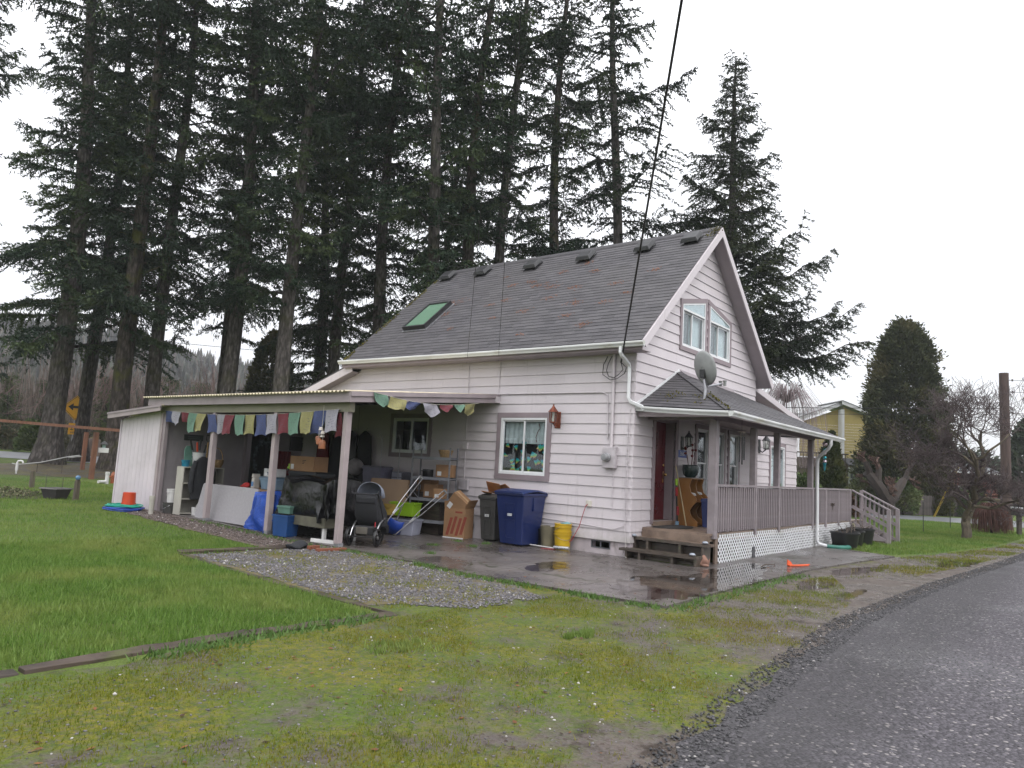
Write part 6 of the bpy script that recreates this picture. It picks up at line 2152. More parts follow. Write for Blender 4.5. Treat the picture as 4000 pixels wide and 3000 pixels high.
for dy in (-.32, .32):
 MB().tube([(0, dy, .9), (0, dy, 2.15), (-.06, dy, 2.25), (-.14, dy, 2.2)], .010, 6).build('hook_pole', GREYM, plant, smooth=True)
MB().bx(-.1, .1, -.4, .4, .88, .92).build('base_bar', BLKP, plant)

pail('brown_waste_bin', 'brown translucent waste bin between blue bin and yellow buckets', (-.16, 1.80, ZS), .145, .18, .43, mat('brown_translucent', (.17, .15, .095), .4), 'bin', False, None, False)
yb = pail('yellow_bucket', 'lower yellow bucket of stack by the wall', (-.20, 1.42, ZS), .15, .175, .36, YELL, 'bucket', True, 'stacked yellow buckets by the wall')
yb2 = pail('yellow_bucket', 'upper yellow bucket of stack by the wall', (-.20, 1.42, ZS + .15), .15, .175, .36, YELL, 'bucket', True, 'stacked yellow buckets by the wall')
MB().bx(-.07, .07, -.179, -.165, .06, .2).build('bucket_label', LBL, yb)
rg = thing('rag', 'pale blue rag over rim of the yellow buckets', 'rag', (-.20, 1.36, ZS + .52))
q = MB().ell((0, 0, 0), (.13, .10, .025), 18, 8)
q.v = [(x, y, z + .015 * math.sin(30 * x) * math.cos(25 * y)) for x, y, z in q.v]
q.build('rag_cloth', mat('pale_blue_cloth', (.20, .36, .38), .9), rg, smooth=True)
ty = thing('spare_tyre', 'black tyre leaning on foundation behind the brown bin', 'tyre', (-.10, 2.0, ZS + .19))
m = Matrix.Rotation(PI / 2 - .12, 4, 'Y')
MB().lathe([(.11, -.06), (.17, -.07), (.19, -.04), (.195, 0), (.19, .04), (.17, .07), (.11, .06), (.11, -.06)], 26, m=m).build('tread', BLKP, ty, smooth=True)
MB().lathe([(.001, -.02), (.11, -.03), (.11, .03), (.001, .02)], 18, m=m).build('rim', GREYM, ty, smooth=True)
pm = thing('caulking_pole', 'white pole and metal tube lying before the yellow buckets', 'pole', (-.42, 1.55, ZS + .03))
MB().tube([(.0, .72, .01), (.0, -.1, .0)], .013, 8).build('pole', WHITEP, pm)
MB().tube([(.0, -.08, .02), (.02, -.42, .03)], .035, 12).build('metal_tube', SILV, pm, smooth=True)
MB().lathe([(.001, -.01), (.022, -.01), (.022, .03), (.001, .03)], 10, m=Matrix.Translation((0, .72, .01)) @ Matrix.Rotation(PI / 2, 4, 'X')).build('pole_cap', WHITEP, pm)
tag(MB().tube([(-.055, .95, .98), (-.10, .97, .93), (-.09, 1.02, .80), (-.10, 1.10, .52), (-.16, 1.22, .25), (-.28, 1.34, .09), (-.42, 1.45, ZS + .012), (-.55, 1.7, ZS + .012)], .008, 6).build('extension_cord', mat('red_cord', (.36, .035, .045), .5), smooth=True), 'red extension cord dropping from wall outlet to the slab', 'cord')
tag(MB().bx(-.11, .11, -.05, .05, 0, .065).build('loose_brick', mat('red_brick', (.19, .065, .035), .85, .25, 20, .5), None, loc=(-4.55, 3.75, .01), rot=(0, 0, R(10)), bevel=.006), 'loose orange brick lying before the corner post', 'brick')
b2 = tag(MB().bx(-.28, .28, -.05, .05, 0, .05).build('broken_tile', _mats['red_brick'], None, loc=(-4.42, 3.42, .01), rot=(0, 0, R(-12)), bevel=.008), 'long orange clay piece in weeds by corner post', 'brick')
q = MB().ell((0, 0, .05), (.22, .14, .07), 18, 8)
q.v = [(x, y, max(0, z + .03 * math.sin(19 * x + 3 * y))) for x, y, z in q.v]
tag(q.build('black_cloth', CHAR, None, loc=(-4.75, 3.95, .01), smooth=True), 'crumpled black cloth at end of timber edging', 'cloth')
# ------------------------------------------------------------------ lamps and porch things
COPPER = mat('copper_patina', (.24, .075, .045), .45, .2, 12, .1, metal=.5)
LGLASS = glass('lantern_glass', (.85, .88, .85), .8, .05)
def wall_lantern(label, pl, u, z, s, mt, out=.16):
 t = thing('wall_lantern', label, 'lamp')
 P = lambda du, dz, d: pl.p(u + du * s, z + dz * s, d * s)
 q = MB(); pl.bx(q, u - .06 * s, u + .06 * s, z - .16 * s, z + .12 * s, .015, .035); q.build('back_plate', mt, t, bevel=.01)
 MB().tube([P(0, -.10, .03), P(0, -.14, .08), P(0, -.10, .13), P(0, -.07, out)], .012 * s, 6).build('arm', mt, t, smooth=True)
 c = pl.p(u, z, out * s)
 MB().lathe([(.055 * s, -.08 * s), (.06 * s, -.07 * s), (.06 * s, -.06 * s)], 6, tuple(c)).build('lantern_base', mt, t)
 MB().lathe([(.052 * s, -.06 * s), (.065 * s, .10 * s)], 6, tuple(c)).build('lantern_glass', LGLASS, t)
 for k in range(6):
  a = 2 * PI * k / 6
  MB().bar(c + Vector((.055 * s * math.cos(a), .055 * s * math.sin(a), -.07 * s)), c + Vector((.068 * s * math.cos(a), .068 * s * math.sin(a), .10 * s)), .008 * s).build('lantern_bar', mt, t)
 MB().lathe([(.095 * s, .10 * s), (.085 * s, .11 * s), (.03 * s, .18 * s), (.012 * s, .21 * s), (.016 * s, .225 * s), (.001, .24 * s)], 12, tuple(c)).build('lantern_cap', mt, t, smooth=True)
 MB().lathe([(.02 * s, -.06 * s), (.025 * s, .0), (.001, .06 * s)], 10, tuple(c)).build('bulb', WHITEP, t, smooth=True)
 return t
wall_lantern('copper roofed wall lantern beside the side wall window', SIDE, 1.80, 2.70, 1.25, COPPER)
wall_lantern('black wall lantern above the house number sign', GAB, 2.16, 2.37, 1.1, BLACKM)
wall_lantern('black carriage lantern on annex wall beyond the porch', REX, 8.35, 2.64, 1.4, BLACKM)
sg = thing('house_number_sign', 'blue house number sign 3667 beside the red door', 'sign', (2.16, -.028, 2.12))
MB().bx(-.22, .22, -.008, 0, -.08, .08).build('sign_plate', mat('sign_blue', (.035, .085, .36), .4, .05), sg)
text('sign_digits', '3667', .135, LBL, sg, (0, -.0095, -.0), (PI / 2, 0, 0))

sd_ = thing('satellite_dish', 'grey satellite dish mounted on the porch roof', 'satellite dish', (.50, -1.22, 3.02))
DISHM = mat('dish_grey', (.33, .34, .34), .6, .15, 3, .1, dirt=(.20, .18, .10), dirt_amt=.6)
MB().bx(-.10, .10, -.10, .10, -.02, .03).build('foot', GREYM, sd_, rot=(R(25), 0, 0))
MB().tube([(0, 0, 0), (.02, -.02, .30), (.03, .02, .50)], .028, 10).build('mast', GREYM, sd_, smooth=True)
DD = (Vector((-.88, .42, -.30))).normalized()   # rear of the dish faces the camera side
DM = DD.to_track_quat('Z', 'Y').to_matrix().to_4x4()
DM.translation = Vector((.03, .02, .72))
q = MB()
NR, NA = 7, 30
for i in range(NR + 1):
 r = i / NR
 for k in range(NA):
  a = 2 * PI * k / NA
  q.v.append(tuple(DM @ Vector((.30 * r * math.cos(a), .34 * r * math.sin(a), -.075 * r * r + .04))))
for i in range(NR):
 for k in range(NA):
  q.f.append((i * NA + k, i * NA + (k + 1) % NA, (i + 1) * NA + (k + 1) % NA, (i + 1) * NA + k))
o = q.build('reflector', DISHM, sd_, smooth=True)
o.modifiers.new('shell', 'SOLIDIFY').thickness = .012
MB().box((0, 0, 0), (.10, .10, .16)).build('clamp', BLACKM, sd_, loc=tuple(DM @ Vector((0, -.10, .06))))
pa = DM @ Vector((0, -.36, .02)); pb = DM @ Vector((.0, -.38, -.36))
MB().tube([DM @ Vector((0, -.2, .05)), pa, pb], .022, 8).build('feed_arm', GREYM, sd_, smooth=True)
for dx in (-.06, .06):
 MB().lathe([(.001, -.05), (.03, -.05), (.03, .02), (.042, .05), (.001, .06)], 14, tuple(DM @ Vector((dx, -.38, -.38)))).build('feed_horn', DISHM, sd_, smooth=True)

cu = thing('cubby_shelf', 'orange pine cubby shelf with curved fronts on the porch', 'shelf', (1.93, -.42, DZ))
side = [(0, 0), (0, 1.0), (-.30, 1.0), (-.30, .97), (-.26, .86), (-.30, .70), (-.42, .60), (-.44, .52), (-.34, .42), (-.28, .32), (-.32, .20), (-.46, .10), (-.46, 0)]
for x in (-.0, .32, .64):
 MB().plate([(a[0], a[1]) for a in side], (x, .36, 0), (0, 1, 0), (0, 0, 1), .02).build('side_board', WOODO, cu)
for z, d in ((.02, .44), (.50, .42), (.985, .30)):
 MB().bx(.02, .66, .36 - d, .36, z, z + .018).build('shelf_board', WOODO, cu)
MB().bx(0, .66, .36, .368, 0, 1.0).build('back_board', WOODO, cu)
MB().bx(-.02, .68, .04, .37, 1.003, 1.02).build('top_board', mat('grey_wood', (.22, .2, .18), .6), cu)
for k, (x, z, c) in enumerate(((.17, .53, ORNG), (.17, .64, WHITEP), (.48, .53, BLKP), (.48, .66, WHITEP))):
 t = thing('shoe', ('orange shoe on the cubby shelf', 'white shoe above the orange one on the cubby shelf', 'black shoe on the cubby shelf', 'white shoe above the black one on the cubby shelf')[k], 'shoe', (1.93 + x, -.26, DZ + z), R(4))
 q = MB()
 for y, w, h in ((-.13, .02, .04), (-.10, .04, .055), (-.02, .042, .065), (.06, .036, .095), (.12, .034, .10), (.13, .02, .09)):
  for j in range(8):
   a = 2 * PI * j / 8
   q.v.append((w * math.cos(a), y, h / 2 + h / 2 * math.sin(a)))
 for i in range(5):
  for j in range(8):
   q.f.append((i * 8 + j, i * 8 + (j + 1) % 8, i * 8 + 8 + (j + 1) % 8, i * 8 + 8 + j))
 q.build('upper', c, t, smooth=True)
 MB().bx(-.04, .04, -.13, .13, 0, .018).build('sole', WHITEP, t, bevel=.006)
pt = thing('porch_planter', 'dark green pot with dried red plant on the cubby shelf', 'planter', (2.14, -.24, DZ + 1.02))
MB().lathe([(.10, 0), (.15, .06), (.175, .16), (.165, .25), (.18, .27), (.155, .26), (.15, .2)], 22).build('pot', mat('dark_green_glaze', (.012, .030, .028), .25), pt, smooth=True)
rr = random.Random(3)
for k in range(7):
 a = rr.uniform(0, 6.28)
 h = rr.uniform(.2, .52)
 p = Vector((math.cos(a) * .05, math.sin(a) * .05, .24))
 e = p + Vector((math.cos(a) * .06 - .03, math.sin(a) * .06, h))
 MB().tube([p, p.lerp(e, .5) + Vector((.02, 0, .02)), e], .005, 5).build('stem', mat('dry_stem', (.12, .04, .03), .8), pt)
 MB().ell(tuple(e), (.035, .03, .03), 8, 6).build('flower_head', mat('dried_red', (.13, .012, .015), .8), pt)
tote('storage_tub', 'blue storage tub on porch between shelf and railing', (2.18, -.78, DZ), R(0), .50, .38, .56, mat('porch_tote', (.028, .045, .16), .45, .1), mat('porch_tote_lid', (.03, .045, .14), .45))
sl_ = thing('snow_brush', 'red and black snow brush leaning beside the red door', 'brush', (1.72, -.16, DZ))
MB().tube([(.02, 0, .02), (-.04, .03, .98)], .018, 8).build('brush_handle', BLKP, sl_)
MB().tube([(.01, -.01, .22), (.0, -.005, .40)], .028, 8).build('red_grip', mat('red_plastic', (.32, .01, .015), .4), sl_)
MB().tube([(-.02, .015, .62), (-.03, .02, .80)], .028, 8).build('red_grip', _mats['red_plastic'], sl_)
MB().bx(-.035, .035, -.03, .02, .0, .09).build('scraper', mat('pale_blue_plastic', (.25, .4, .55), .4), sl_)
MB().tube([(-.03, .02, .84), (-.035, .025, .98)], .03, 8).build('lime_tip', LIME, sl_)
tag(MB().tube([(1.62, -.42, DZ + .0), (1.80, -.06, DZ + 1.25)], .011, 7).build('broom_stick', mat('pale_bamboo', (.42, .34, .20), .6), smooth=True), 'long thin bamboo stick leaning across the cubby shelf', 'stick')
dm = thing('door_mat', 'dark half round door mat before the red door', 'mat', (1.15, -.36, DZ + .004), R(0))
MB().plate([(.58 * math.cos(a), .34 * math.sin(a)) for a in [PI + PI * i / 16 for i in range(17)]] + [(.58, .18), (-.58, .18)], (0, 0, 0), (1, 0, 0), (0, 1, 0), .014).build('mat_pile', mat('dark_mat', (.035, .033, .032), .95, .3, 30, .8, 120), dm)
MB().plate([(.54 * math.cos(a), .30 * math.sin(a)) for a in [PI + PI * i / 16 for i in range(17)]] + [(.54, .15), (-.54, .15)], (0, 0, .0142), (1, 0, 0), (0, 1, 0), .003).build('mat_inset', mat('dark_mat2', (.05, .047, .045), .95, .3, 30, .8, 120), dm)
wc = thing('metal_wind_chime', 'black tubular wind chime hanging under the porch roof', 'wind chime', (1.45, -1.62, 2.28))
MB().tube([(0, 0, .62), (0, 0, .3)], .003, 4).build('cord', BLK, wc)
MB().lathe([(.001, .30), (.07, .30), (.07, .28), (.001, .28)], 16).build('top_disc', mat('chime_disc', (.30, .25, .2), .5), wc)
for k, L in enumerate((.42, .50, .36, .55, .46)):
 a = 2 * PI * k / 5
 MB().tube([(.05 * math.cos(a), .05 * math.sin(a), .20), (.05 * math.cos(a), .05 * math.sin(a), .20 - L)], .014, 8).build('chime_tube', BLKP, wc, smooth=True)
 MB().tube([(.05 * math.cos(a), .05 * math.sin(a), .28), (.05 * math.cos(a), .05 * math.sin(a), .20)], .002, 4).build('cord', BLK, wc)
sp = thing('ball_wind_spinner', 'teal and silver ball wind spinner at the porch gutter end', 'wind spinner', (6.9, -1.72, 2.05))
TEAL = mat('iridescent_teal', (.05, .36, .42), .18, .2, 10, .0, metal=.8)
PINKM = mat('iridescent_pink', (.55, .45, .50), .18, .2, 10, .0, metal=.8)
MB().tube([(0, 0, .82), (0, 0, 0)], .003, 4).build('cord', BLK, sp)
for k, (z, r) in enumerate(((.60, .065), (.46, .042), (.36, .04), (.25, .045), (.15, .05))):
 MB().ell((0, 0, z), (r, r, r), 16, 10).build('ball', TEAL if k % 2 else PINKM, sp, smooth=True)
MB().lathe([(.05, .12), (.035, .05), (.02, -.03), (.003, -.1)], 12).build('tail', TEAL, sp, smooth=True)
for k, (x, y, z) in enumerate(((.12, -.02, .425), (.22, -1.44, .425), (-.10, -1.34, .22))):
 t = thing('solar_light', ('round solar light on left end of upper porch step', 'round solar light on right end of upper porch step', 'round solar light on the lower porch step')[k], 'lamp', (x, y, z), 0)
 MB().lathe([(.05, 0), (.06, .01), (.06, .022), (.055, .026)], 18).build('base', mat('solar_base', (.12, .12, .13), .4), t, smooth=True)
 MB().lathe([(.055, .026), (.045, .042), (.03, .05), (.001, .054)], 18).build('dome', mat('pale_dome', (.36, .40, .46), .2), t, smooth=True)
pf = thing('broken_flowerpot', 'broken clay flowerpot piece beside the lower porch step', 'flowerpot', (.02, -1.52, ZS))
q = MB()
for i in range(9):
 a = R(-60 + 20 * i)
 q.v += [(.07 * math.cos(a), .07 * math.sin(a), .0), (.10 * math.cos(a), .10 * math.sin(a), .16 + .05 * math.sin(3 * a))]
q.f = [(2 * i, 2 * i + 2, 2 * i + 3, 2 * i + 1) for i in range(8)]
o = q.build('pot_shard', mat('pale_terracotta', (.27, .15, .11), .8), pf, smooth=True)
o.modifiers.new('wall', 'SOLIDIFY').thickness = .012
MB().ell((.02, .0, .03), (.05, .08, .03), 12, 8).build('pot_foot', _mats['pale_terracotta'], pf, smooth=True)
dr = thing('dragonfly_ornament', 'small rusty dragonfly ornament on the outside of porch railing', 'ornament', (8.62, PY - .075, 1.08))
for a in (8, 172, -6, 186):
 MB().plate([(.0, -.01), (.10, -.022), (.20, -.012), (.21, .005), (.10, .018), (0, .01)], (0, 0, .01), (math.cos(R(a)), 0, math.sin(R(a))), (-math.sin(R(a)), 0, math.cos(R(a))), .004).build('wing', mat('rusty_iron', (.06, .04, .032), .7), dr)
MB().tube([(0, 0, .05), (0, 0, -.14)], [.016, .006], 8).build('body', _mats['rusty_iron'], dr)
ot = thing('orange_toy', 'orange plastic toy lying on the wet patio', 'toy', (2.05, -2.52, ZS), R(-25))
MB().bx(-.22, .30, -.035, .035, 0, .03).build('toy_body', mat('toy_orange', (.72, .10, .02), .4, .06), ot, bevel=.012)
MB().plate([(-.24, 0), (-.10, .0), (-.14, .06), (-.21, .10)], (0, .02, .02), (1, 0, 0), (0, .2, 1), .02).build('toy_fin', _mats['toy_orange'], ot)
MB().bx(.10, .42, -.012, .012, .01, .028).build('toy_stick', _mats['toy_orange'], ot, rot=(0, 0, R(8)))
rr = random.Random(9)
for k, (x, y, r, h) in enumerate(((7.95, -1.95, .36, .42), (9.0, -1.86, .33, .42), (10.05, -1.86, .36, .44))):
 t = thing('black_nursery_pot', ('black nursery pot of bare twigs nearest the downspout', 'middle black nursery pot of bare twigs by the lattice', 'black nursery pot nearest the side stair')[k], 'pot', (x, y, 0))
 MB().lathe([(r * .80, 0), (r * .97, h * .9), (r * 1.04, h * .9), (r * 1.04, h), (r * .95, h), (r * .90, h * .8), (.001, h * .78)], 24).build('pot_body', BLKP, t, smooth=True)
 MB().lathe([(r * .90, h * .82), (.001, h * .84)], 20).build('soil', DARKWOOD, t)
 for j in range(9 if k < 2 else 4):
  a = rr.uniform(0, 6.28)
  L = rr.uniform(.25, .55)
  p = Vector((rr.uniform(-.15, .15), rr.uniform(-.15, .15), h * .8))
  e = p + Vector((math.cos(a) * L * .8, math.sin(a) * L * .5, L * rr.uniform(.3, .8)))
  md_ = p.lerp(e, .5) + Vector((0, 0, .05))
  MB().tube([p, md_, e, e + Vector((math.cos(a + .6) * .12, math.sin(a + .6) * .12, .05))], [.010, .008, .005, .003], 5).build('twig', mat('bare_twig', (.085, .065, .05), .8, .3), t)
tag(MB().tube([(-.45, 0, .02), (-.1, .05, .03), (.25, -.02, .02), (.5, .06, .02)], [.012, .014, .01, .005], 6).build('fallen_twig', _mats['bare_twig'], None, loc=(1.45, -2.2, ZS)), 'dark fallen twig on patio near the lattice skirt', 'twig')
wp = thing('window_box_pot', 'white pot with orange flower seen through stair rails', 'pot', (10.75, -.9, DZ))
MB().lathe([(.10, 0), (.13, .18), (.14, .2), (.12, .19)], 16).build('pot_body', WHITEP, wp, smooth=True)
MB().ell((0, 0, .24), (.13, .13, .07), 12, 8).build('foliage', mat('pot_greens', (.12, .13, .04), .8, .4, 12, .5), wp)
tag(MB().bx(-.28, .28, -.2, .2, 0, .36).build('red_cooler', mat('cooler_red', (.34, .03, .035), .45), None, loc=(11.6, -.6, DZ), bevel=.02), 'red cooler box on deck beyond the stair rail', 'cooler')

# ------------------------------------------------------------------ landscape timbers
TIMB = mat('mossy_old_timber', (.052, .036, .027), .6, .35, 4, .7, 30, rnd=.15, dirt=(.09, .10, .03), dirt_amt=.7)
def timber(label, a, b, w=.14, h=.10, z=-.03):
 a, b = Vector((*a, 0)), Vector((*b, 0))
 L = (b - a).length
 n = 8
 rr = random.Random(hash(label) % 999 if False else int(L * 1000))
 q = MB()
 for i in range(n + 1):
  x = L * i / n
  j = lambda s: rr.uniform(-s, s)
  q.v += [(x, -w / 2 + j(.008), -.02), (x, w / 2 + j(.008), -.02), (x, w / 2 + j(.014), h + j(.010)), (x, -w / 2 + j(.02), h - abs(j(.022)))]
 for i in range(n):
  k = i * 4
  for m_ in range(4):
   q.f.append((k + m_, k + (m_ + 1) % 4, k + 4 + (m_ + 1) % 4, k + 4 + m_))
 q.f += [(0, 3, 2, 1), (n * 4, n * 4 + 1, n * 4 + 2, n * 4 + 3)]
 d = b - a
 return tag(q.build('landscape_timber', TIMB, None, loc=(a.x, a.y, zg(a.y) + z), rot=(0, 0, math.atan2(d.y, d.x)), bevel=.006), label, 'timber', 'old timbers edging the lawn')
timber('lawn edging timber at the driveway corner', (-8.75, -.98), (-7.12, -1.10), .13, .055)
timber('lawn edging timber in the middle of the driveway side', (-10.6, -1.0), (-8.78, -.98), .13, .065)
timber('lawn edging timber running out of the left frame edge', (-13.2, -1.06), (-10.63, -1.0), .13, .06)
timber('half buried timber between lawn tip and gravel', (-7.12, -1.0), (-7.0, 1.6), .12, .05)
timber('half buried timber between lawn and upper gravel', (-7.0, 1.63), (-6.72, 4.2), .12, .05)
timber('short timber from the lawn to the corner post', (-6.74, 4.24), (-4.75, 4.05), .13, .085)
# ------------------------------------------------------------------ foliage
def m_leaf(name, a, b, c=None, rough=.7, patch=.45):
 t = NT(name)
 k = t.n('ShaderNodeAttribute', attribute_name='tint').outputs['Fac']
 col = t.mix(k, a, b)
 if c is not None:
  col = t.mix(t.mr(t.noise(t.pos(), patch, 3), .48, .66, 0, .85), col, c)
 r = t.n('ShaderNodeObjectInfo').outputs['Random']
 col = t.n('ShaderNodeHueSaturation', {'Color': col, 'Value': t.mr(r, 0, 1, .8, 1.2, smooth=False)}).outputs[0]
 return t.done(col, rough, spec=.25)
NEEDLE = m_leaf('fir_needles', (.012, .026, .016), (.042, .070, .040), (.080, .110, .042))
NEEDLE2 = m_leaf('near_fir_needles', (.016, .028, .016), (.050, .070, .040), (.075, .092, .040))
CEDAR = m_leaf('cedar_sprays', (.024, .036, .016), (.082, .092, .032), (.125, .110, .040), patch=.5)
def m_bark(name, lo, hi, moss):
 t = NT(name)
 v = t.n('ShaderNodeMapping', {'Vector': t.coord(), 'Scale': (1, 1, .28)}).outputs[0]
 n = t.noise(v, 9, 5, .65, .4)
 w = t.voro(v, 11, 'Distance')
 c = t.mix(t.mr(n, .3, .7), lo, hi)
 c = t.mix(t.mr(w, .3, .7, 0, .6), c, mul(lo, .45))
 if moss:
  c = t.mix(t.mr(t.noise(t.coord(), .8, 4), .5, .66, 0, moss), c, (.075, .080, .016))
 return t.done(c, .85, t.bump(t.math('ADD', n, w), .9, .06), spec=.2)
BARK = m_bark('fir_bark', (.055, .048, .044), (.150, .134, .126), .30)
BARKM = m_bark('mossy_bark', (.045, .038, .032), (.12, .10, .09), .95)
BARKD = m_bark('dark_bark', (.018, .014, .012), (.055, .045, .038), .3)

def kite_mesh(P, D, Sd, Ln, Wd):
 """kites: base point, direction, side, length, width"""
 a = P
 b = P + D * (Ln * .45)[:, None] + Sd * Wd[:, None]
 c = P + D * Ln[:, None]
 d = P + D * (Ln * .45)[:, None] - Sd * Wd[:, None]
 v = np.stack([a, b, c, d], 1).reshape(-1, 3)
 f = np.arange(len(P) * 4).reshape(-1, 4)
 return v, f

def unit(v):
 return v / (np.linalg.norm(v, axis=-1, keepdims=True) + 1e-9)

def conifer(seed, H, hb, Rm, nb, tr, top_r=.06, power=.8, droop=.5, dens=1.0, card=1.0, cone=False, gaps=.0, low=None):
 """trunk, limbs and needle sprays of one tall fir; returns three mesh tuples"""
 g = np.random.default_rng(seed)
 zz = np.linspace(0, H, 26)
 sway = np.stack([.55 * np.sin(zz * .17 + seed) * (zz / H), .55 * np.cos(zz * .15 + 2 * seed) * (zz / H), zz], -1)
 rad = tr * (1 - zz / H) ** .8 + .03
 rad[0] *= 1.75; rad[1] *= 1.12
 n = 14
 tv, tf = [], []
 ang = np.linspace(0, 2 * PI, n, endpoint=False)
 for i in range(len(zz)):
  rr = rad[i] * (1 + .07 * np.sin(3 * ang + seed) + .05 * np.sin(5 * ang + i * .4))
  tv.append(np.stack([sway[i, 0] + rr * np.cos(ang), sway[i, 1] + rr * np.sin(ang), np.full(n, zz[i])], -1))
 tv = np.concatenate(tv)
 for i in range(len(zz) - 1):
  for k in range(n):
   tf.append((i * n + k, i * n + (k + 1) % n, (i + 1) * n + (k + 1) % n, (i + 1) * n + k))
 LV, LF = [], []
 P, D, S, L, Wd, TI = [], [], [], [], [], []
 off = 0
 for i in range(nb):
  t = (i + g.uniform(0, .8)) / nb
  h = hb + (H - hb) * t ** .95
  if cone:
   prof = (1 - t) ** power
  else:
   prof = (1 - t) ** power * (.86 + .22 * math.sin(t * 9 + seed))
  ln = max(.5, Rm * prof * (g.uniform(.35, 1.2) if not cone else g.uniform(.55, 1.12)))
  if not cone and i % 3 == 2:
   ln = g.uniform(.8, 2.0)
  az = i * 2.399 + g.uniform(-.5, .5)
  if low and i < len(low):
   h, ln, az = low[i]
  base = np.array([np.interp(h, zz, sway[:, 0]), np.interp(h, zz, sway[:, 1]), h])
  dr = np.array([math.cos(az), math.sin(az), 0.0])
  up = g.uniform(-.1, .45) + .35 * t
  dn = droop * g.uniform(.2, 1.4) * (1 - .55 * t)
  ss = np.linspace(0, 1, 8)
  wob = g.normal(0, .04, (8, 3)) * ln * ss[:, None]
  path = base + dr * (ln * ss)[:, None] + np.stack([0 * ss, 0 * ss, ln * (up * ss - dn * ss ** 2 + .22 * ss ** 4)], -1) + wob
  r0 = .016 + .012 * ln
  sd = np.array([-dr[1], dr[0], 0])
  for j in range(8):
   rr = r0 * (1 - .85 * ss[j])
   LV += [path[j] + sd * rr, path[j] - sd * rr * .5 + np.array([0, 0, rr * .87]), path[j] - sd * rr * .5 - np.array([0, 0, rr * .87])]
  for j in range(7):
   for k in range(3):
    LF.append((off + j * 3 + k, off + j * 3 + (k + 1) % 3, off + j * 3 + 3 + (k + 1) % 3, off + j * 3 + 3 + k))
  off += 24
  m = max(5, int(ln / .13 * dens))
  s = np.linspace(.10 if ln > 2 else .03, 1, m) + g.uniform(-.02, .02, m)
  s = np.clip(s, .04, 1)
  bp = np.stack([np.interp(s, ss, path[:, q]) for q in range(3)], -1)
  tone = g.uniform(.05, .65)
  fat = g.choice([.25, .8, 1.0, 1.25, 1.45], p=[.12, .2, .3, .23, .15]) if not cone else g.uniform(.8, 1.2)
  for sg_ in (-1, 1):
   bl = (.28 + .36 * ln * (1 - s) ** .8 * np.minimum(1, s * 3.5)) * g.uniform(.6, 1.25, m) * fat
   if gaps:
    bl = np.where(g.uniform(0, 1, m) < gaps, .0, bl)
   fw = g.uniform(.45, .9, m)
   bd = unit(dr[None] * fw[:, None] + sg_ * sd[None] * .8 + np.stack([0 * s, 0 * s, g.uniform(-.35, .1, m)], -1))
   for q in range(m):
    if bl[q] < .05:
     continue
    kk = max(4, int(bl[q] / .018))
    u = (np.arange(kk) + g.uniform(.2, 1, kk)) / kk
    pp = bp[q] + bd[q] * (bl[q] * u)[:, None]
    pp[:, 2] -= .30 * bl[q] * u ** 2
    dd = unit(bd[q][None] + g.normal(0, .6, (kk, 3)) + np.array([0, 0, -.12]))
    si = unit(np.cross(dd, g.normal(0, 1, (kk, 3)) * .6 + np.array([0, 0, 1.0])))
    P.append(pp); D.append(dd); S.append(si)
    L.append(g.uniform(.065, .14, kk) * card)
    Wd.append(g.uniform(.014, .027, kk) * card)
    TI.append(np.clip(g.normal(tone + .25 * u, .16), 0, 1))
  if not cone and ln > 1.2 and g.uniform() < .7:      # hanging drapes under the limb
   kk = int(ln * 16)
   u = g.uniform(.25, 1, kk)
   pp = np.stack([np.interp(u, ss, path[:, q]) for q in range(3)], -1) + g.normal(0, .10, (kk, 3))
   pp[:, 2] -= g.uniform(.05, .55, kk)
   dd = unit(np.array([0, 0, -1.0]) + g.normal(0, .25, (kk, 3)))
   si = unit(np.cross(dd, g.normal(0, 1, (kk, 3))))
   P.append(pp); D.append(dd); S.append(si)
   L.append(g.uniform(.12, .26, kk) * card); Wd.append(g.uniform(.010, .020, kk) * card); TI.append(g.uniform(0, .5, kk))
 P, D, S, L, Wd, TI = (np.concatenate(x) for x in (P, D, S, L, Wd, TI))
 cv, cf = kite_mesh(P, D, S, L, Wd)
 return (tv, np.array(tf)), (np.array(LV), np.array(LF)), (cv, cf, TI)

def tree_from(name, label, data, loc, rz, scale, bark, leaf, cat='tree', group=None, cache=None):
 t = thing(name, label, cat, loc, rz, group)
 t.scale = scale
 t.rotation_euler = (R(random.uniform(-1.3, 1.3)), R(random.uniform(-1.3, 1.3)), rz)
 if cache is not None and 'tr' in cache:
  for nm, me in (('trunk', cache['tr']), ('limbs', cache['li']), ('crown', cache['cr'])):
   o = bpy.data.objects.new(nm, me)
   COL.objects.link(o)
   o.parent = t
  return t
 (tv, tf), (lv, lf), (cv, cf, ti) = data
 a = np_mesh('trunk', tv, tf, bark, t, smooth=True)
 b = np_mesh('limbs', lv, lf, bark, t)
 c = np_mesh('crown', cv, cf, leaf, t, tint=ti)
 if cache is not None:
  cache.update(tr=a.data, li=b.data, cr=c.data)
 return t

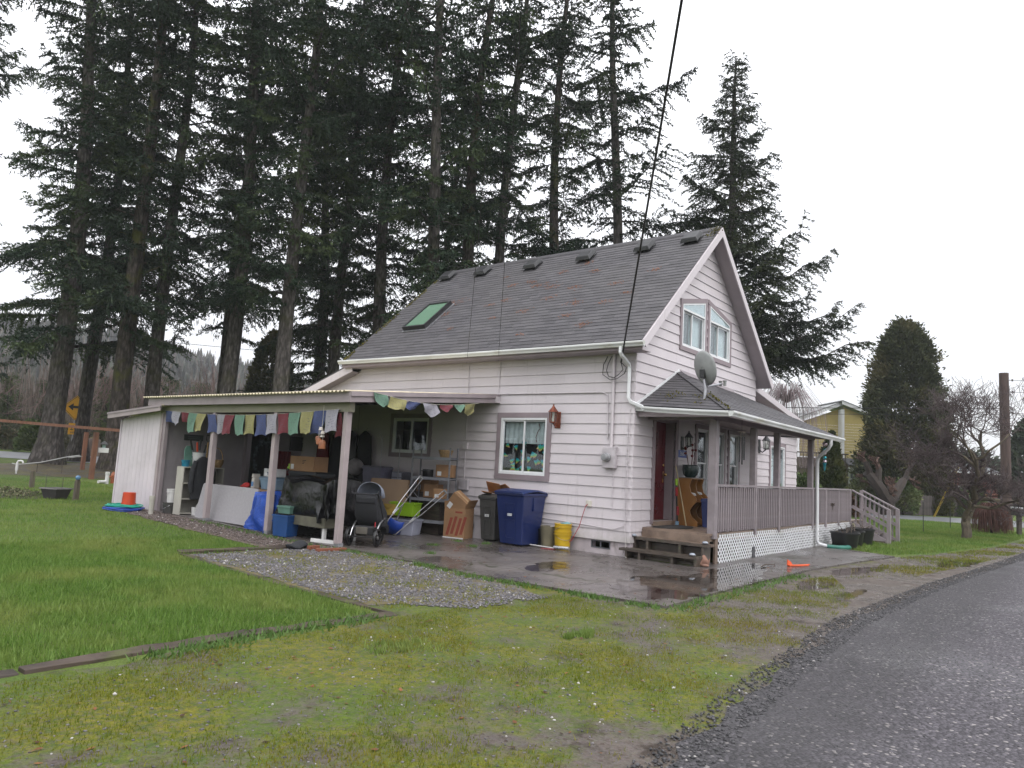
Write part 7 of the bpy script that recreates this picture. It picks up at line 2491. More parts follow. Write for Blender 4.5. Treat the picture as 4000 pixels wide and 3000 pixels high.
V1 = conifer(1, 31, 5.2, 5.3, 132, .43, power=.45, droop=.55, dens=.8, card=1.5, gaps=.14)
V2 = conifer(2, 32, 6.5, 4.8, 118, .36, power=.5, droop=.50, dens=.80, card=1.5, gaps=.2)
V3 = conifer(3, 30, 7.4, 5.3, 126, .34, power=.5, droop=.60, dens=.80, card=1.5, gaps=.14)
V4 = conifer(4, 31, 7.5, 4.6, 104, .28, power=.55, droop=.40, dens=.80, card=1.5, gaps=.24)
GRP = 'row of tall firs behind the house'
rows = [  # x, y, variant, scale, rotation, label
 (.25, 29.5, 0, (1.0, 1.0, 1.0), 40, 'massive grey fir trunk at the left with wide root flare'),
 (1.87, 26.7, 1, (1.05, 1.05, 1.0), 130, 'mossy fir rising just left of the shed roof'),
 (3.46, 27.1, 3, (1.1, 1.1, 1.0), 10, 'slim mossy fir rising behind the shed roof'),
 (4.98, 23.5, 2, (1.0, 1.0, 1.05), 200, 'fir rising behind the middle of carport roof'),
 (5.42, 19.8, 2, (.95, .95, 1.0), 75, 'thick fir rising left of the lean-to roof'),
 (10.3, 19.3, 2, (1.0, 1.0, .95), 300, 'dense fir behind the rear end of the roof ridge'),
 (8.9, 14.7, 3, (1.1, 1.1, 1.0), 160, 'bare trunked fir above the left end of the ridge'),
 (11.85, 15.5, 1, (.95, .95, .95), 20, 'fir second from the left end of the ridge'),
 (13.6, 14.8, 3, (1.05, 1.05, 1.0), 250, 'fir above the middle left of the roof ridge'),
 (16.8, 13.7, 1, (.92, .92, .98), 310, 'slim fir above the middle of the roof ridge'),
 (19.1, 11.8, 3, (1.15, 1.15, 1.06), 100, 'fir behind the service cable above the ridge'),
]
VARS = (V1, V2, V3, V4)
caches = [dict() for _ in VARS]
for (x, y, v, sc, rz, lb) in rows:
 tree_from('fir_tree', lb, VARS[v], (x, y, zg(y) - .1), R(rz), sc, BARKM if v == 1 else BARK, NEEDLE, group=GRP, cache=caches[v])
for k, (x, y, v, s, rz) in enumerate(((-6.5, 36.0, 2, .95, 50), (-2.0, 41, 0, .9, 170), (8.5, 30, 3, .95, 260), (12.5, 27, 0, .85, 350), (17, 22, 2, .85, 15), (2.6, 32.5, 2, .95, 145), (11.0, 23.5, 2, .95, 65))):
 tree_from('fir_tree', ('fir whose branches reach in from the left frame edge', 'fir half hidden behind the massive grey trunk', 'dark fir in the gap behind carport roof', 'dark fir in the gap behind the lean-to', 'dark fir in the gap behind the ridge', 'back row fir between massive trunk and mossy firs', 'back row fir left of the roof ridge end')[k], VARS[v], (x, y, zg(y)), R(rz), (s, s, s), BARK, NEEDLE, group='firs in the second row', cache=caches[v])
_dirx = math.atan2(-1.0, .75)
V5 = conifer(5, 23.0, 6.0, 5.6, 120, .36, power=.92, droop=.24, dens=1.0, card=1.35, cone=True, gaps=.14,
    low=[(7.4, 6.6, R(-52)), (7.9, 5.9, R(-46)), (7.6, 5.2, R(-62)), (7.0, 5.0, R(-30)), (8.6, 5.2, R(-54)), (7.2, 6.0, R(-55))])
tree_from('fir_tree', 'free standing pointed fir right of the gable', V5, (21.2, 6.5, .0), 0, (1, 1, 1), BARK, NEEDLE2)

def shrub(name, label, loc, size, n, leaf, seed, card=(.10, .05), shape='ell', cat='shrub', group=None, stem=True, up=.3, rim=.55, clump=0):
 """leafy mass: cards spread through an uneven volume round a short stem"""
 g = np.random.default_rng(seed)
 t = thing(name, label, cat, loc, 0, group)
 w, d, h = size
 th = g.uniform(0, 2 * PI, n)
 if shape == 'ell':
  ph = np.arccos(g.uniform(-.55, 1, n))
  r = g.uniform(rim, 1, n) ** .5 * (1 + .16 * np.sin(3 * th + seed) * np.sin(4 * ph) + .10 * np.sin(7 * th + 2) * np.cos(6 * ph + seed))
  x = np.sin(ph) * np.cos(th) * r * w / 2; y = np.sin(ph) * np.sin(th) * r * d / 2; z = (np.cos(ph) * r * .62 + .38) * h
 else:                          # upright flame shape
  u = g.uniform(0, 1, n) ** 1.15
  prof = np.interp(u, shape[0], shape[1])
  r = prof * g.uniform(rim, 1, n) ** .5 * (1 + .10 * np.sin(5 * th + 9 * u + seed) + .10 * np.sin(3 * th - 14 * u) + .07 * np.sin(11 * th + 33 * u))
  x = r * np.cos(th) * w / 2; y = r * np.sin(th) * d / 2; z = u * h
 if clump:
  kc = max(8, n // clump)
  P0 = np.stack([x, y, z], -1)
  P = P0[g.integers(0, kc, n)] + g.normal(0, 1, (n, 3)) * np.array([.05 * w, .05 * d, .016 * h if shape != 'ell' else .06 * h])
  x, y, z = P.T
 P = np.stack([x, y, np.maximum(z, .02)], -1)
 out = unit(np.stack([x / w, y / d, 0 * x + up * .5], -1))
 D = unit(out + g.normal(0, .5, (n, 3)) + np.array([0, 0, up]))
 S = unit(np.cross(D, g.normal(0, 1, (n, 3))))
 v, f = kite_mesh(P, D, S, g.uniform(.6, 1.3, n) * card[0], g.uniform(.6, 1.3, n) * card[1])
 np_mesh('foliage', v, f, leaf, t, tint=np.clip(g.normal(.5, .25, n), 0, 1))
 if stem:
  MB().tube([(0, 0, -.1), (.02, .02, h * .45), (.0, .03, h * .75)], [.05 + .012 * h, .03 + .006 * h, .015], 8).build('stem', BARKD, t, smooth=True)
 return t

CYP = ([0, .06, .2, .4, .6, .75, .88, .96, 1.0], [.62, .80, .96, 1.0, .90, .74, .52, .28, .10])
cy = shrub('cypress_tree', 'broad dense dark cypress behind the wooden fence', (42.8, 2.75, -.1), (4.9, 4.9, 12.9), 100000, CEDAR, 3, (.26, .06), CYP, 'tree', None, True, .30, .45, 130)
THU = ([0, .1, .3, .6, .85, 1.0], [.75, .95, 1.0, .85, .5, .08])
LEAFY = m_leaf('thuja_sprays', (.022, .038, .012), (.065, .080, .022), (.09, .09, .025))
shrub('thuja_shrub', 'narrow pointed thuja behind the porch corner', (25.4, 2.95, 0), (1.15, 1.15, 4.1), 9000, LEAFY, 4, (.20, .06), THU, 'shrub', None, True, .6, .3)
shrub('thuja_shrub', 'rounded thuja standing before the dense cypress', (41.4, .75, 0), (1.9, 1.9, 3.75), 9000, LEAFY, 5, (.20, .06), THU, 'shrub', None, True, .6, .3)
RHOD = m_leaf('rhododendron_leaf', (.040, .075, .022), (.125, .165, .060), (.16, .17, .07))
REDL = m_leaf('bronze_leaf', (.055, .028, .018), (.12, .07, .04))
for k, (x, y, s, m_, lb) in enumerate(((36.2, 3.9, (2.2, 1.8, 2.2), RHOD, 'rounded green rhododendron below the yellow house'), (38.2, 2.1, (2.2, 1.8, 2.0), RHOD, 'green rhododendron behind the gnarled trunk'), (24.6, 4.1, (1.7, 1.6, 2.0), RHOD, 'green shrub behind the annex corner'), (25.6, 4.2, (1.9, 1.4, 1.5), REDL, 'bronze leaved shrub left of the pointed thuja'), (27.6, 3.0, (1.5, 1.4, 1.2), REDL, 'bronze leaved shrub right of the pointed thuja'), (43.6, -.9, (3.2, 1.8, 2.0), RHOD, 'low green shrub behind the curly tree'))):
 shrub('shrub', lb, (x, y, 0), s, 4200, m_, 20 + k, (.15, .05), group='shrubs along the right hand fence')

def bare_tree(name, label, loc, seed, mt, trunk, depth, wig, spread, shrink, r0, cat='tree', twig_mt=None, taper=.72, nch=(2, 3), grav=0.0, group=None, rz=0.0, minr=.004):
 rr = random.Random(seed)
 t = thing(name, label, cat, loc, rz, group)
 A, B = MB(), MB()
 def grow(p, d, L, r, lev):
  n = 5 if lev < 2 else 4
  pts, rs = [p], [r]
  for i in range(n):
   d = (d + Vector((rr.gauss(0, wig), rr.gauss(0, wig), rr.gauss(0, wig * .8) + grav * (lev > 1)))).normalized()
   p = p + d * (L / n)
   pts.append(p)
   rs.append(max(minr, r * (1 - (1 - taper) * (i + 1) / n)))
  (A if lev < 2 else B).tube(pts, rs, 7 if lev < 2 else (4 if lev < 4 else 3), cap=False)
  if lev >= depth:
   return
  for k in range(rr.randint(*nch) + (1 if lev >= 2 else 0)):
   q = pts[-1] if k < 2 else pts[rr.randint(2, n - 1)]
   nd = (d + Vector((rr.gauss(0, spread), rr.gauss(0, spread), rr.gauss(.08, spread * .7)))).normalized()
   grow(q, nd, L * shrink * rr.uniform(.75, 1.15), rs[-1] * rr.uniform(.62, .85), lev + 1)
 for (p, d, L, r) in trunk:
  grow(Vector(p), Vector(d).normalized(), L, r, 0)
 A.build('trunk', mt, t, smooth=True)
 B.build('twigs', twig_mt or mt, t)['kind'] = 'stuff'
 return t
LICH = mat('lichen_bark', (.105, .085, .060), .85, .35, 6, .5, 30, dirt=(.16, .155, .06), dirt_amt=.6)
TWIGP = mat('curly_twig', (.075, .055, .055), .85, .2)
bare_tree('curly_willow', 'bare curly branched tree on lawn before the utility pole', (17.55, -3.58, -.05), 4, LICH, [((0, 0, 0), (.10, -.22, 1), 1.5, .17), ((.12, -.28, 1.45), (.10, -.45, 1), 1.7, .11), ((.12, -.28, 1.45), (-.25, .35, 1.1), 1.6, .085), ((.10, -.2, 1.2), (.2, -.85, .30), 1.2, .06), ((.08, -.15, 1.0), (-.2, .75, .55), 1.1, .05)], 5, .30, .60, .78, .17, twig_mt=TWIGP, nch=(3, 4), taper=.7, minr=.006, grav=.10)
GN = mat('pruned_dark_bark', (.040, .030, .025), .9, .35, 5, .6, 30)
RTW = mat('russet_twig', (.105, .060, .045), .9, .2)
bare_tree('pollarded_tree', 'gnarled dark pruned tree with russet shoots by the fence', (35.3, 2.3, -.1), 7, GN, [((0, 0, 0), (0, .05, 1), 1.1, .46), ((0, .0, .9), (-.4, .5, 1.0), 1.9, .40), ((0, 0, .9), (.6, -.9, .8), 2.0, .32)], 4, .20, .50, .56, .4, twig_mt=RTW, nch=(3, 4), minr=.008)
def weeping(name, label, loc, r, h, n, mt, seed):
 g = random.Random(seed)
 t = thing(name, label, 'shrub', loc)
 MB().tube([(0, 0, 0), (.03, 0, h * .5), (0, .02, h * .85)], [.05, .045, .03], 8).build('stem', BARKD, t)
 q = MB()
 for i in range(n):
  a = g.uniform(0, 6.28)
  R_ = r * g.uniform(.3, 1)
  top = h * g.uniform(.85, 1.0)
  q.tube([(0, 0, h * .75), (R_ * .45 * math.cos(a), R_ * .45 * math.sin(a), top), (R_ * .85 * math.cos(a), R_ * .85 * math.sin(a), top * .72), (R_ * math.cos(a + .1), R_ * math.sin(a + .1), g.uniform(.02, .25))], [.012, .01, .008, .006], 3, cap=False)
 q.build('weeping_twigs', mt, t)
weeping('weeping_maple', 'low weeping russet shrub beside the utility pole', (22.9, -3.85, 0), .78, 1.25, 420, mat('weeping_russet', (.095, .042, .032), .9, .25), 3)
weeping('weeping_birch', 'pale pink drooping birch twigs beyond the gable corner', (30.0, 6.6, 2.4), 2.6, 5.0, 240, mat('birch_twig', (.28, .22, .23), .9, .15), 5)

# ------------------------------------------------------------------ right-hand street furniture and houses
POLEW = mat('creosoted_pole', (.085, .058, .050), .8, .3, 2, .6, 25, stretch=(6, 6, .5))
up = thing('utility_pole', 'brown wooden utility pole at the right edge', 'utility pole', (28.55, -3.96, 0))
MB().tube([(0, 0, -.2), (-.05, 0, 3.5), (-.10, .0, 7.3)], [.23, .215, .20], 18).build('pole', POLEW, up, smooth=True)
for z, dy in ((6.95, -.23), (6.4, -.23), (5.4, -.22)):
 MB().tube([(-.08, -.16, z), (-.08, dy - .08, z)], .018, 8).build('insulator_bolt', GREYM, up)
 MB().lathe([(.03, -.05), (.045, -.03), (.03, 0), (.045, .03), (.03, .05)], 12, (-.08, dy - .1, z)).build('insulator', mat('brown_ceramic', (.05, .035, .03), .3), up, smooth=True)
def line(label, a, b, r=.012, sag=.3):
 return tag(MB().tube(drop_pts(Vector(a), Vector(b), sag, 24), r, 5).build('power_line', BLK), label, 'cable')
line('power line from behind the annex to the pole, upper', (22.0, 60.0, 7.4), (28.47, -4.05, 5.62), .018, .5)
line('power line from behind the annex to the pole, lower', (22.0, 60.0, 7.0), (28.47, -4.05, 5.35), .012, .6)
line('power line leaving the pole top to the right', (28.47, -4.2, 6.95), (45, -40, 8.6), .010, .5)
line('power line leaving the pole to the right, second', (28.47, -4.2, 6.4), (45, -40, 7.2), .010, .5)
line('power line leaving the pole to the right, lowest', (28.47, -4.2, 5.4), (45, -40, 6.0), .012, .5)
line('thin power line across the left hillside', (9.9, 59.9, 10.7), (34, 29.9, 9.3), .02, .1)
gw = thing('guy_wire', 'guy wire with yellow guard leaning beside the pole', 'guy wire', (0, 0, 0))
MB().tube([(33.7, -.22, .08), (29.35, -1.97, 2.87), (28.5, -3.75, 6.7)], .008, 5).build('wire', GREYM, gw)
MB().tube([(33.54, -.29, .2), (29.35, -1.97, 2.87)], .05, 10).build('yellow_guard', mat('guard_yellow', (.62, .42, .02), .45, .05), gw, smooth=True)
mbx = thing('mailbox', 'dark mailbox with pale lid on a wooden post at right edge', 'mailbox', (23.75, -4.72, 0), R(35))
MB().bx(-.07, .07, -.07, .07, 0, .78).build('post', DARKWOOD, mbx)
MB().bx(-.26, .26, -.15, .15, .78, 1.04).build('box_body', mat('mail_dark', (.05, .05, .055), .5), mbx, bevel=.02)
MB().bx(-.29, .29, -.17, .17, 1.04, 1.12).build('box_lid', mat('mail_lid', (.42, .43, .44), .5), mbx, bevel=.02)
stk = thing('fence_stake', 'thin dark stake standing in the right lawn', 'stake', (19.3, -1.98, 0))
MB().tube([(0, 0, 0), (0, .0, 1.15)], .015, 6).build('rod', BLKP, stk)
MB().tube([(0, 0, .9), (.03, 0, .92), (.05, 0, .88)], .006, 5).build('hook', BLKP, stk)
stk2 = dup(stk)
stk2.location = (24.5, -2.2, 0)
stk2['label'] = 'thin dark stake standing behind the curly tree'

FW = mat('grey_fence_board', (.085, .072, .068), .85, .3, 3, .4, 30, rnd=.3)
fence = thing('picket_fence', 'weathered grey board fence across the right background', 'fence')
fa, fb_ = Vector((36.6, 3.1, 0)), Vector((46.4, -2.6, 0))
n = 92
pk = MB().plate([(-.055, 0), (.055, 0), (.055, 1.22), (.03, 1.28), (-.03, 1.28), (-.055, 1.22)], (0, 0, 0), (1, 0, 0), (0, 0, 1), .02)
pk0 = None
fd = (fb_ - fa)
frz = math.atan2(fd.y, fd.x)
for i in range(n):
 p = fa + fd * ((i + .5) / n)
 if random.random() < .04:
  continue
 if pk0 is None:
  pk0 = o = pk.build('fence_board', FW, fence)
 else:
  o = bpy.data.objects.new('fence_board', pk0.data)
  COL.objects.link(o)
  o.parent = fence
 o.location = (p.x, p.y, random.uniform(-.04, .04))
 o.rotation_euler = (0, R(random.uniform(-1.2, 1.2)), frz)
 o.scale = (1.25, 1, random.uniform(.95, 1.03))
for z in (.35, 1.0):
 MB().bar(fa + Vector((.05, .05, z)), fb_ + Vector((.05, .05, z)), .04, .09).build('fence_rail', FW, fence)
hr = thing('red_gate_rail', 'low red brown rail behind the picket fence', 'fence')
MB().bar((37.6, 3.2, 1.45), (47.6, -2.4, 1.5), .05, .12).build('rail', mat('red_stain', (.20, .075, .045), .7), hr)
for k in range(5):
 p = Vector((37.6, 3.2, 0)).lerp(Vector((47.6, -2.4, 0)), k / 4)
 MB().bx(p.x - .06, p.x + .06, p.y - .06, p.y + .06, 0, 1.7).build('post', _mats['red_stain'], hr)

def simple_window(pl, parent, u0, u1, z0, z1, t=.12):
 w = MB(); pl.frame(w, u0 - t, u1 + t, z0 - t, z1 + t, t, 0, .05)
 w = w.build('window', WHITE, parent)
 f = MB(); pl.bx(f, u0, u1, (z0 + z1) / 2 - .03, (z0 + z1) / 2 + .03, .01, .03); f.build('sash_bar', WHITE, w)
 f = MB(); pl.bx(f, (u0 + u1) / 2 - .012, (u0 + u1) / 2 + .012, (z0 + z1) / 2 + .03, z1, .01, .026); f.build('muntin', WHITE, w)
 g = MB(); pl.bx(g, u0, u1, z0, z1, .004, .010); g.build('pane', mat('far_glass', (.16, .18, .20), .1, .1), w)
 return w
YEL = mat('yellow_siding', (.50, .40, .14), .7, .05, 2, .05)
yh = thing('yellow_house', 'two storey yellow house with white trim beyond the porch', 'house', (1.86, 1.02, -.24))
yh.scale = (1.146, 1.146, 1.146)
YW = Plane((36.9, 8.0, 0), Vector((.62, -.785, 0)).normalized(), Vector((-.785, -.62, 0)).normalized())
def yboards(u0, u1, z0, z1, d, slope=None):
 z = z0
 while z < z1 - .02:
  q = MB(); YW.bx(q, u0, u1, z, min(z + .17, z1), d - .02, d + .012); q.build('siding_board', YEL, yh)
  z += .18
UC = 2.95   # corner between the set-back and the front part
yboards(0.3, UC, 3.4, 5.65, -.6)
yboards(UC, 5.9, 3.3, 5.7, .0)
q = MB(); YW.pl(q, [(.3, 5.65), (UC, 5.65), (UC, 6.68)], -.62, -.59); q.build('gable_panel', YEL, yh)
q = MB(); YW.pl(q, [(UC, 5.7), (5.9, 5.7), (4.4, 6.2), (UC, 6.75)], -.02, .012); q.build('gable_panel', YEL, yh)
q = MB(); YW.bx(q, UC - .10, UC + .04, 3.3, 6.6, -.6, .05); q.build('corner_board', WHITE, yh)
for (ua, za, ub, zb3, dd) in ((-.1, 5.62, UC + .1, 6.92, -.3), (UC - .2, 6.92, 6.2, 5.72, .3)):
 q = MB(); YW.pl(q, [(ua, za), (ub, zb3), (ub, zb3 + .22), (ua, za + .22)], dd - .06, dd); q.build('rake_board', WHITE, yh)
 q = MB(); YW.pl(q, [(ua, za + .22), (ub, zb3 + .22), (ub, zb3 + .27), (ua, za + .27)], dd - 4.0, dd + .02); q.build('roof', mat('pale_far_roof', (.30, .31, .31), .8), yh)
simple_window(YW, yh, 4.75, 5.35, 4.25, 5.35)
q = MB(); YW.bx(q, -.5, 5.9, 0, 3.35, -1.5, -1.4); q.build('ground_floor_wall', mat('tan_wall', (.16, .13, .09), .8, .1), yh)
simple_window(YW, yh, 3.4, 4.3, 1.6, 2.5).location = (0, 0, 0)
q = MB(); YW.pl(q, [(UC, 3.30), (6.2, 3.30), (6.2, 2.78), (UC, 2.78)], .0, .05)
q = MB()
P4 = [YW.p(UC - .1, 3.32, .0), YW.p(6.2, 3.32, .0), YW.p(6.2, 2.85, 1.0), YW.p(UC - .1, 2.85, 1.0)]
slab4('porch_roof', P4, .08, mat('far_dark_roof', (.075, .075, .08), .8), yh)
q = MB(); YW.bx(q, UC - .15, 6.3, 2.62, 2.76, .95, 1.06); q.build('porch_gutter', WHITE, yh)
q = MB(); YW.bx(q, -.6, UC - .1, 2.55, 2.70, .0, 1.0); q.build('balcony_floor', DARKWOOD, yh)
for k in range(16):
 q = MB(); YW.bx(q, -.5 + k * .21, -.46 + k * .21, 2.7, 3.55, .9, .95); q.build('balcony_baluster', DARKWOOD, yh)
q = MB(); YW.bx(q, -.6, UC - .1, 3.55, 3.63, .88, .97); q.build('balcony_rail', DARKWOOD, yh)
for u_ in (-.4, 1.2, 2.7):
 q = MB(); YW.bx(q, u_, u_ + .12, 0, 2.55, .85, .97); q.build('balcony_post', DARKWOOD, yh)
def small_house(label, o, eu, w, h, rise_, mt, rmt):
 e = Vector(eu).normalized()
 pl = Plane(o, e, Vector((e.y, -e.x, 0)))
 t = thing('distant_house', label, 'house')
 q = MB(); pl.bx(q, 0, w, 0, h, -6, 0); q.build('wall', mt, t)
 q = MB()
 q.v = [tuple(pl.p(-.4, h, .4)), tuple(pl.p(w + .4, h, .4)), tuple(pl.p(w + .4, h + rise_, -3)), tuple(pl.p(-.4, h + rise_, -3)), tuple(pl.p(-.4, h, -6.4)), tuple(pl.p(w + .4, h, -6.4))]
 q.f = [(0, 1, 2, 3), (3, 2, 5, 4), (0, 3, 4), (1, 5, 2)]
 q.build('roof', rmt, t)
 q = MB(); pl.bx(q, -.42, w + .42, h - .12, h + .02, .36, .44); q.build('gutter', WHITE, t)
 simple_window(pl, t, w * .15, w * .30, 1.1, 2.0)
 simple_window(pl, t, w * .55, w * .75, 1.1, 2.0)
 q = MB(); pl.bx(q, w * .38, w * .47, 0, 2.05, 0, .03); q.build('door', DARKWOOD, t)
small_house('low red brown house behind the cypress', (60, 9, 0), (.62, -.785, 0), 12, 3.4, .9, mat('barn_red', (.12, .035, .03), .8), mat('grey_far_roof', (.17, .18, .19), .8))
small_house('pale low house far behind the utility pole', (72, 0.0, 0), (.62, -.785, 0), 15, 3.0, 1.3, mat('pale_wall', (.35, .33, .32), .8), _mats['grey_far_roof'])
DIST = m_leaf('distant_conifer', (.030, .045, .030), (.060, .075, .045))
for k, (x, y, h, w, lb) in enumerate(((58, -3.8, 8.0, 4.0, 'rounded dark tree behind the utility pole'), (72, 3.0, 5.5, 9.0, 'low distant tree mass left of the pole'), (78, -9.0, 6.0, 9.0, 'low distant tree mass right of the pole'))):
 shrub('distant_tree', lb, (x, y, 0), (w, w, h), 6000, DIST, 60 + k, (.5, .16), 'ell' if k else THU, 'tree', 'distant trees on the right')
tag(shrub('distant_tree', 'dark tree top showing beside annex roof edge', (33, 9.2, 0), (3.4, 3.4, 6.6), 5000, CEDAR, 70, (.3, .1), THU, 'tree'), 'dark tree top showing beside annex roof edge', 'tree')
# ------------------------------------------------------------------ left background: street, hedge trees, hill
YC = m_leaf('young_fir', (.030, .055, .022), (.085, .115, .040), (.10, .12, .04))
YV = conifer(21, 6.0, .3, 1.7, 46, .10, power=.8, droop=.2, dens=1.0, card=1.2, cone=True)
yc_cache = {}
for k, (x, y, s, lb) in enumerate(((6.9, 56.6, .9, 'young fir at far left beyond the street'), (8.6, 54.6, .86, 'young fir second from the left beyond the street'), (4.8, 50.0, .6, 'small young fir near the street at left'), (11.4, 50.5, .95, 'young fir right of the road sign'), (16.6, 52.0, 1.05, 'young fir top showing above shed roof left'), (18.4, 50.6, 1.0, 'young fir top showing above the carport roof'), (13.3, 49.6, .7, 'young fir between two mossy trunks'), (9.7, 46.0, .72, 'young fir directly behind the road sign'))):
 tree_from('young_fir', lb, YV, (x, y, zg(y)), R(40 * k), (s * 1.15, s * 1.15, s), BARK, YC, group='young firs beyond the left street', cache=yc_cache)
shrub('rhododendron', 'rounded rhododendron across the street left of big trunk', (4.6, 43.9, zg(44)), (2.0, 1.6, 1.9), 2600, RHOD, 81, (.22, .07))
shrub('fir_bough', 'drooping cedar foliage left of the thick fir trunk', (13.0, 32.4, 3.0), (2.6, 2.2, 6.0), 5200, CEDAR, 82, (.34, .10), THU, 'tree')
for k, (x, y) in enumerate(((8.4, 47.5), (10.5, 47.8), (12.5, 45.0), (15.5, 44.0), (19, 41.0), (5.6, 52), (2.5, 54.0))):
 bare_tree('alder', ('bare reddish alder behind the road sign', 'bare reddish alder right of the road sign', 'bare reddish alder between the mossy trunks', 'bare reddish alder behind the shed roof', 'bare reddish alder behind the carport roof', 'bare alder left of the big trunk', 'bare alder at the far left')[k], (x, y, zg(y)), 30 + k, mat('alder_bark', (.13, .10, .09), .9), [((0, 0, 0), (random.uniform(-.2, .2), random.uniform(-.2, .2), 1), 2.2, .09), ((.1, .1, 0), (.25, -.15, 1), 2.0, .07), ((-.1, 0, 0), (-.3, .1, 1), 2.0, .07)], 4, .10, .30, .80, .1, twig_mt=mat('alder_twig', (.19, .125, .115), .9), group='bare alders beyond the left street', nch=(2, 3), minr=.010)
def m_thicket():
 t = NT('reddish_thicket')
 k = t.n('ShaderNodeAttribute', attribute_name='tint').outputs['Fac']
 c = t.mix(k, (.080, .062, .052), (.21, .170, .150))
 return t.done(c, .95, spec=.1)
THICK = m_thicket()
n = 15000
xy = scatter([(-14, 64), (28, 38), (60, 44), (70, 75), (20, 90), (-14, 92)], n)
hh = RNG.uniform(2.0, 6.0, n)
an = RNG.uniform(0, 2 * PI, n)
P = np.stack([xy[:, 0], xy[:, 1], zgv(xy[:, 1]) + RNG.uniform(0, 3.0, n)], -1)
D = unit(np.stack([RNG.normal(0, .16, n), RNG.normal(0, .16, n), np.ones(n)], -1))
S = np.stack([np.cos(an), np.sin(an), 0 * an], -1)
v, f = kite_mesh(P, D, S, hh, RNG.uniform(.015, .045, n))
tag(np_mesh('alder_thicket', v, f, THICK, tint=RNG.uniform(0, 1, n), kind='stuff'), 'mass of bare reddish twigs beyond the left street', 'thicket')
n = 26000
xy2 = scatter([(-8, 60), (3.5, 46), (14, 42), (26, 34), (30, 36), (16, 47), (6, 56), (-4, 70)], n)
P = np.stack([xy2[:, 0], xy2[:, 1], zgv(xy2[:, 1]) + RNG.uniform(0, 1, n) ** 1.6 * 1.9], -1)
D = unit(RNG.normal(0, .7, (n, 3)) + np.array([0, 0, .6]))
S = unit(np.cross(D, RNG.normal(0, 1, (n, 3))))
v, f = kite_mesh(P, D, S, RNG.uniform(.15, .5, n), RNG.uniform(.015, .07, n))
tag(np_mesh('roadside_scrub', v, f, m_leaf('scrub', (.030, .036, .018), (.12, .10, .055)), tint=RNG.uniform(0, 1, n), kind='stuff'), 'low green and brown scrub along the far street side', 'scrub')

hv, hf = [], []
NX, NY = 70, 26
def hill_z(x, y):
 a = math.atan2(x - CAM.x, y - CAM.y)            # bearing from the drive
 d = math.hypot(x - CAM.x, y - CAM.y)
 prof = np.interp(a, [-.5, .05, .28, .40, .50, .60, .80], [30, 31, 31, 30, 28, 22, 5])
 prof += 1.6 * math.sin(a * 21) + .9 * math.sin(a * 47 + 1)
 return 1.0 + prof * 1.55 * np.interp(d, [165, 235, 400, 520], [0, .22, 1.0, 1.05])
for j in range(NY):
 d = 165 + (520 - 165) * j / (NY - 1)
 for i in range(NX):
  a = -.5 + 1.35 * i / (NX - 1)
  x, y = CAM.x + d * math.sin(a), CAM.y + d * math.cos(a)
  hv.append((x, y, hill_z(x, y) - .3))
for j in range(NY - 1):
 for i in range(NX - 1):
  hf.append((j * NX + i, j * NX + i + 1, (j + 1) * NX + i + 1, (j + 1) * NX + i))
hill = np_mesh('hill', hv, hf, mat('hill_ground', (.055, .055, .040), .95, .3, .05, 0), smooth=True)
hill['kind'] = 'structure'
n = 8000
a = RNG.uniform(-.25, .80, n)
d = RNG.uniform(170, 425, n)
X, Y = CAM.x + d * np.sin(a), CAM.y + d * np.cos(a)
Z = np.array([hill_z(x, y) for x, y in zip(X, Y)])
hh = RNG.uniform(5, 12, n)
rad = hh * RNG.uniform(.12, .20, n)
th = np.linspace(0, 2 * PI, 6, endpoint=False)
tiers = ((.12, .9), (.45, .62), (.38, .78), (.72, .36), (.66, .48), (1.0, .02))
vs = []
for (zf, rf_) in tiers:
 rr_ = rad[:, None] * rf_ * RNG.uniform(.7, 1.3, (n, 6))
 vs.append(np.stack([X[:, None] + rr_ * np.cos(th), Y[:, None] + rr_ * np.sin(th), (Z + hh * zf)[:, None] + 0 * rr_], -1))
v = np.stack(vs, 1).reshape(-1, 3)
fs = []
for t_ in range(5):
 for k in range(6):
  fs.append((t_ * 6 + k, t_ * 6 + (k + 1) % 6, t_ * 6 + 6 + (k + 1) % 6, t_ * 6 + 6 + k))
fs = np.array(fs)
f = (fs[None] + (np.arange(n) * 36)[:, None, None]).reshape(-1, 4)
tag(np_mesh('hillside_forest', v, f, m_leaf('hill_forest', (.030, .042, .026), (.11, .085, .070), (.035, .052, .030), patch=.03), tint=np.repeat(RNG.uniform(0, 1, n), 30), kind='stuff'), 'misty wooded hillside beyond the left street', 'forest')

# ------------------------------------------------------------------ left garden
CEDARW = mat('red_cedar_post', (.165, .072, .042), .7, .25, 3, .4, 30, rnd=.1, stretch=(5, 5, .6))
pg = thing('garden_arbor', 'red cedar beam on posts along the left garden', 'arbor')
def beam(a, b):
 MB().bar(a, b, .09, .10).build('beam', CEDARW, pg)
beam((-5.6, 29.5, 2.36 + .1), (-1.0, 19.3, 2.14))
for (x, y, h) in ((-1.4, 20.8, 2.05), (.29, 25.9, 2.1), (-3.25, 24.75, 2.15)):
 MB().bx(x - .07, x + .07, y - .07, y + .07, zg(y) - .05, h).build('post', CEDARW, pg)
sgn = thing('road_sign', 'yellow diamond turn sign with black arrow half behind trunk', 'sign', (2.25, 32.4, zg(32.4)), R(-14))
SY = mat('sign_yellow', (.80, .40, .02), .4, .05, 3, .0)
MB().bar((0, .04, 0), (0, .04, 3.2), .06).build('post', GREYM, sgn)
D0 = .62
rd = lambda p: p
MB().plate([(0, -D0), (D0, 0), (0, D0), (-D0, 0)], (0, 0, 2.62), (1, 0, 0), (0, 0, 1), .01).build('diamond', SY, sgn)
